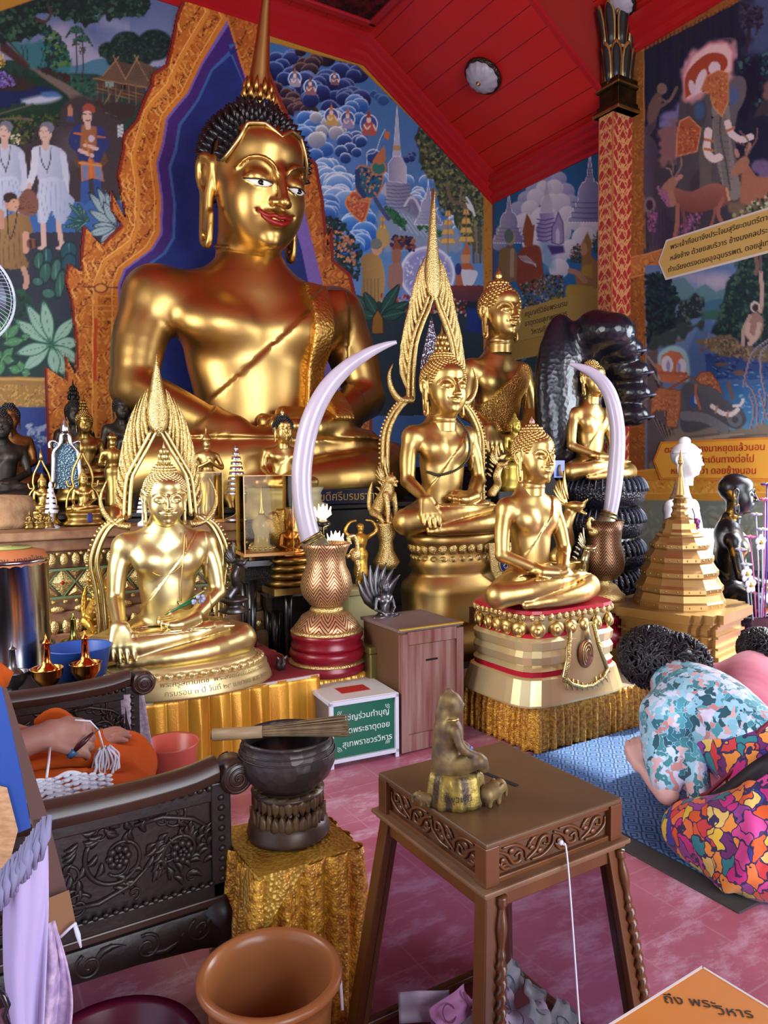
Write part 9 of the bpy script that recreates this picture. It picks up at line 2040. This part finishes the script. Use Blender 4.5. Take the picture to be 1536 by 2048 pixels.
r_=thing('floor_mat','blue patterned mat under the kneeling women','mat',(3.5,2.2,0));MB().box((0,0,.011),(2.3,1.25,.008)).build('mat',MATB,r_,bevel=.003)
r_=thing('rubber_underlay','dark grey rubber underlay showing at the near edge of the blue mat','mat',(3.46,2.12,0));MB().box((0,0,.0035),(2.42,1.36,.007)).build('sheet',mat('grey_rubber',(60,60,62),.7,bump=(80,.4,'noise',.003)),r_,bevel=.002)
# ------------------------------------------------------------------ orange envelope box, left foreground things, fan, flowers
ex=thing('orange_offering_box','orange card-covered box with handwriting at the bottom right corner','box',(.80,.714,0),-.0);ORC=mat('orange_card',(206,128,44),.6,noise=(4,(190,112,36),.5))
e0,e1,e2=at_z(1225,2048,.70),at_z(1405,1935,.70),at_z(1536,1985,.70);ex.location=(e1.x,e1.y,0);ex.rotation_euler.z=math.atan2(e1.y-e0.y,e1.x-e0.x);ang=ex.rotation_euler.z
MB().box((-.17,-.14,.655),(.34,.28,.085)).build('box',ORC,ex,bevel=.002);MB().box((-.17,-.14,.6985),(.342,.282,.003)).build('lid_card',ORC,ex);q=MB();q.box((-.17,.001,.698),(.345,.004,.005));q.box((.001,-.14,.698),(.004,.282,.005));q.build('white_paper_edge',mat('paper_white',(214,208,206),.7),ex)
for i,(s,x,y,sz_,r)in enumerate((('ถึง พระ',-.085,-.035,.026,-.75),('วิหาร',-.05,-.085,.026,-.75))):text_mesh('handwriting',s,sz_,mat('marker_black',(30,26,24),.6),.0003,ex).matrix_local=Matrix.Translation((x,y,.7006))@Matrix.Rotation(r,4,'Z')
pl=MB();pl.box((-.17,-.14,.306),(.30,.24,.612));pl.build('stand_post',DARKW,ex)
lb=thing('leaning_board','blue-faced board with a brown wooden edge leaning at the far left','board',at_d(60,1500,1.55));k=1.55/FPX;W_=lambda x,y,d=1.55:at_d(x,y,d)-lb.location
def quad3(mb,P,n):P=[Vector(p)for p in P];n=Vector(n);V=P+[p+n for p in P];m=len(P);mb.put(V,[tuple(range(m)),tuple(range(2*m-1,m-1,-1))]+[(i,(i+1)%m,m+(i+1)%m,m+i)for i in range(m)],False)
bk=ray(60,1500).normalized()*.012
q=MB();quad3(q,[W_(-40,1330),W_(4,1375),W_(42,1540),W_(62,1655),W_(-40,1700)],bk);q.build('blue_face',mat('blue_vinyl',(44,80,160),.4),lb);q=MB();quad3(q,[W_(4,1372),W_(14,1376),W_(96,1635),W_(66,1660)],bk*1.4);quad3(q,[W_(66,1640),W_(96,1635),W_(152,1850),W_(95,1860)],bk*1.4);q.build('brown_edge',mat('brown_board',(96,68,60),.6),lb);q=MB();quad3(q,[W_(-40,1560),W_(14,1575),W_(36,1660),W_(10,1760),W_(-40,1780)],bk*-.6);q.build('printed_area',mat('tan_print',(190,140,96),.6,noise=(40,(226,180,130),.4,(1,1,3))),lb)
q=MB();quad3(q,[W_(88,1800,1.53),W_(138,1780,1.53),W_(152,1848,1.53),W_(122,1872,1.53),W_(90,1860,1.53)],bk*.3);q.build('kraft_corner',mat('kraft_paper',(140,100,66),.6),lb);q=MB();q.tube([W_(150,1850,1.52),W_(156,1870,1.52),W_(162,1895,1.52)],[.004,.005,.002],6);q.tube([W_(122,1874,1.52),W_(140,1856,1.52),W_(152,1846,1.52)],.003,6);q.build('frayed_cord',COT,lb)
lc=thing('hanging_cloth','pale lavender printed cloth with a ragged grey fringe hanging at the left edge','cloth',at_d(60,1850,1.3));W2=lambda x,y,d=1.3:at_d(x,y,d)-lc.location
def sheet(name,m,left,right,d0,amp,seed,parent,fn=W2):
 L=spline([(x,y)for x,y in left],8);Rr=spline([(x,y)for x,y in right],8);n=14;V=[];F=[]
 for i,(a,b)in enumerate(zip(L,Rr)):
  for j in range(n+1):u=j/n;V.append(tuple(fn(a[0]*(1-u)+b[0]*u,a[1]*(1-u)+b[1]*u,d0+amp*math.sin(u*7+seed+i*.08)+amp*.5*math.sin(u*13+i*.15))))
 for i in range(len(L)-1):
  for j in range(n):F.append((i*(n+1)+j,i*(n+1)+j+1,(i+1)*(n+1)+j+1,(i+1)*(n+1)+j))
 o=link(name,mesh_np(name,V,F),m,parent);o.modifiers.new('t','SOLIDIFY').thickness=.003;return o
sheet('lavender_panel',mat('lavender_cloth',(172,156,198),.7),[(4,1760),(8,1860),(12,1960),(28,2060)],[(94,1690),(98,1800),(94,1920),(88,2060)],1.28,.012,1,lc);sheet('print_panel',mat('lilac_print_cloth',(150,130,170),.7,noise=(50,(196,170,196),.3)),[(90,1850),(92,1920),(90,1980),(88,2060)],[(110,1840),(136,1930),(146,2000),(142,2070)],1.32,.012,2,lc)
q=MB();rnd=random.Random(6)
for i in range(46):
 u=i/45;x0,y0_=96-88*u,1640+110*u;P=[W2(x0+rnd.uniform(-6,6),y0_-10,1.27),W2(x0-8+rnd.uniform(-8,8),y0_+35,1.26+rnd.uniform(-.01,.01)),W2(x0-14+rnd.uniform(-8,8),y0_+75,1.265)];q.tube(P,[.004,.007,.003],5)
q.build('ragged_fringe',mat('grey_fringe',(130,128,160),.8),lc);q=MB();q.tube([W2(-6,1980,1.24),W2(8,1992,1.24),W2(16,2010,1.24),W2(8,2030,1.24),W2(20,2060,1.24)],.005,8);q.build('black_hook',BLACK,lc)
fn=thing('electric_fan','white wire-caged electric fan peeping in at the left edge','fan',(0,0,0));fo_=at_d(-82,592,3.0);fn.location=(fo_.x,fo_.y,0);FW=mat('white_fan_wire',(190,196,214),.35);q=MB();Rf=.203;nrm=(CAM-fo_).normalized();ux=Vector((0,0,1)).cross(nrm).normalized();uz=nrm.cross(ux);O_=Vector((0,0,fo_.z))
for r,w,off in((Rf,.0045,0),(Rf,.0045,-.02),(Rf*.93,.0012,.02),(Rf*.7,.0012,.04),(Rf*.45,.0012,.05)):q.tube([O_+ux*r*math.cos(a)+uz*r*math.sin(a)+nrm*off for a in np.linspace(0,2*PI,49)],w,6)
for j in range(72):
 a=2*PI*j/72;sw=.5
 q.tube([O_+(ux*math.cos(a+s_)+uz*math.sin(a+s_))*Rf*r+nrm*o2 for r,s_,o2 in((.2,sw,.05),(.6,sw*.4,.045),(.9,.05,.022),(1.0,0,0))],.0011,4,cap=False)
q.build('wire_cage',FW,fn);
for j in range(3):a=2*PI*j/3;q=MB();q.rings([[O_+(ux*math.cos(a+t)+uz*math.sin(a+t))*Rf*r+nrm*(.01-.03*t-e)for t,e in((-.25,0),(.1,0),(.45,0),(.1,.004))]for r in(.15,.5,.85)]);q.build('blade',mat('fan_blade_grey',(120,130,150),.3,alpha=1.0),fn)
MB().tube([O_-nrm*.03,O_-nrm*.14],[.05,.045],16).build('motor',FW,fn);MB().tube([O_-nrm*.1,(O_-nrm*.1).xy.to_3d()+Vector((0,0,.02))],.012,8).build('pole',FW,fn);MB().lathe([(.16,0),(.16,.015),(.02,.03),(.001,.03)],((O_-nrm*.1).x,(O_-nrm*.1).y,0),24).build('base',FW,fn)
bs=thing('flower_basket','pink plastic mesh basket beside the black monk statue','basket',(0,0,0));bo_=at_d(1518,1262,4.95);bs.location=(bo_.x,bo_.y,bo_.z-.24);PKB=mat('pink_plastic',(206,70,150),.4);q=MB()
for z,r in((0,.055),(.06,.058),(.12,.062),(.18,.068),(.235,.075)):q.tube([(r*math.cos(a),r*math.sin(a),z)for a in np.linspace(0,2*PI,33)],.005,6)
for j in range(14):a=2*PI*j/14;q.tube([(.055*math.cos(a),.055*math.sin(a),0),(.075*math.cos(a+.3),.075*math.sin(a+.3),.235)],.005,5);q.tube([(.055*math.cos(a),.055*math.sin(a),0),(.075*math.cos(a-.3),.075*math.sin(a-.3),.235)],.005,5)
q.tube([(.075*math.cos(a),.075*math.sin(a),.24)for a in np.linspace(0,2*PI,33)],.010,8);q.build('mesh_body',PKB,bs)
block('flower_stand','dark box under the pink basket','stand',bo_.x-.12,bo_.x+.16,bo_.y-.12,bo_.y+.12,max(.05,bo_.z-.243),DARKW,lip=.0)
rnd=random.Random(12);cols=[((200,190,226),'lilac'),((214,110,170),'pink'),((190,200,230),'pale blue'),((90,60,160),'violet')]
fls=((1482,1100,1500,1230,0,'lilac'),(1500,1075,1512,1235,1,'pink'),(1512,1030,1518,1235,0,'lilac'),(1530,1000,1525,1235,1,'pink'),(1534,970,1530,1235,3,'violet'),(1492,1130,1506,1240,2,'pale blue'),(1525,1060,1522,1235,2,'pale blue'))
for i,(x1,y1,x0,y0_,ci,cn)in enumerate(fls):
 a,b2=at_d(x0,y0_,4.9),at_d(x1,y1,4.8);t=thing('artificial_flower','artificial %s flower on a thin stem, %s above the pink basket'%(cn,['lowest','second lowest','third lowest','second tallest','tallest','leftmost low one','middle one'][i]),'flower',a,0,'artificial flowers by the monk statue');dv=b2-a
 MB().tube([Vector((0,0,0)),dv*.5+Vector((.01,0,0)),dv],.0045,6).build('stem',mat('stem_'+str(ci),cols[ci][0],.4),t);q=MB()
 for j in range(6):an=2*PI*j/6;q.ball(tuple(dv+Vector((.022*math.cos(an),.022*math.sin(an),.005))),(.016,.016,.008),8,6)
 q.build('petals',mat('petal_'+str(ci),cols[ci][0],.5),t);MB().ball(tuple(dv+Vector((0,0,.01))),.009,8,6).build('heart',mat('flower_heart',(214,170,50),.5),t)
for i,(x,y)in enumerate(((1500,1140),(1492,1118),(1520,1085),(1462,1182))):
 if i>2:continue
 t=thing('artificial_flower','white orchid bloom with a yellow heart, %s of three near the monk statue'%('lowest','middle','highest')[i],'flower',at_d(x,y+30*(i<2),4.78),0,'white orchids by the monk statue');q=MB()
 for j in range(5):an=2*PI*j/5+.3;q.ball((.034*math.cos(an),-.004,.034*math.sin(an)),(.026,.008,.022),10,6)
 q.build('petals',mat('orchid_white',(214,206,224),.6),t);MB().ball((0,-.014,0),(.014,.012,.012),8,6).build('heart',mat('flower_heart',(214,170,50),.5),t);MB().tube([(0,.002,0),(.03,.01,-.10),(.05,.01,-.30)],.003,5).build('stem',mat('stem_green',(60,100,60),.5),t)
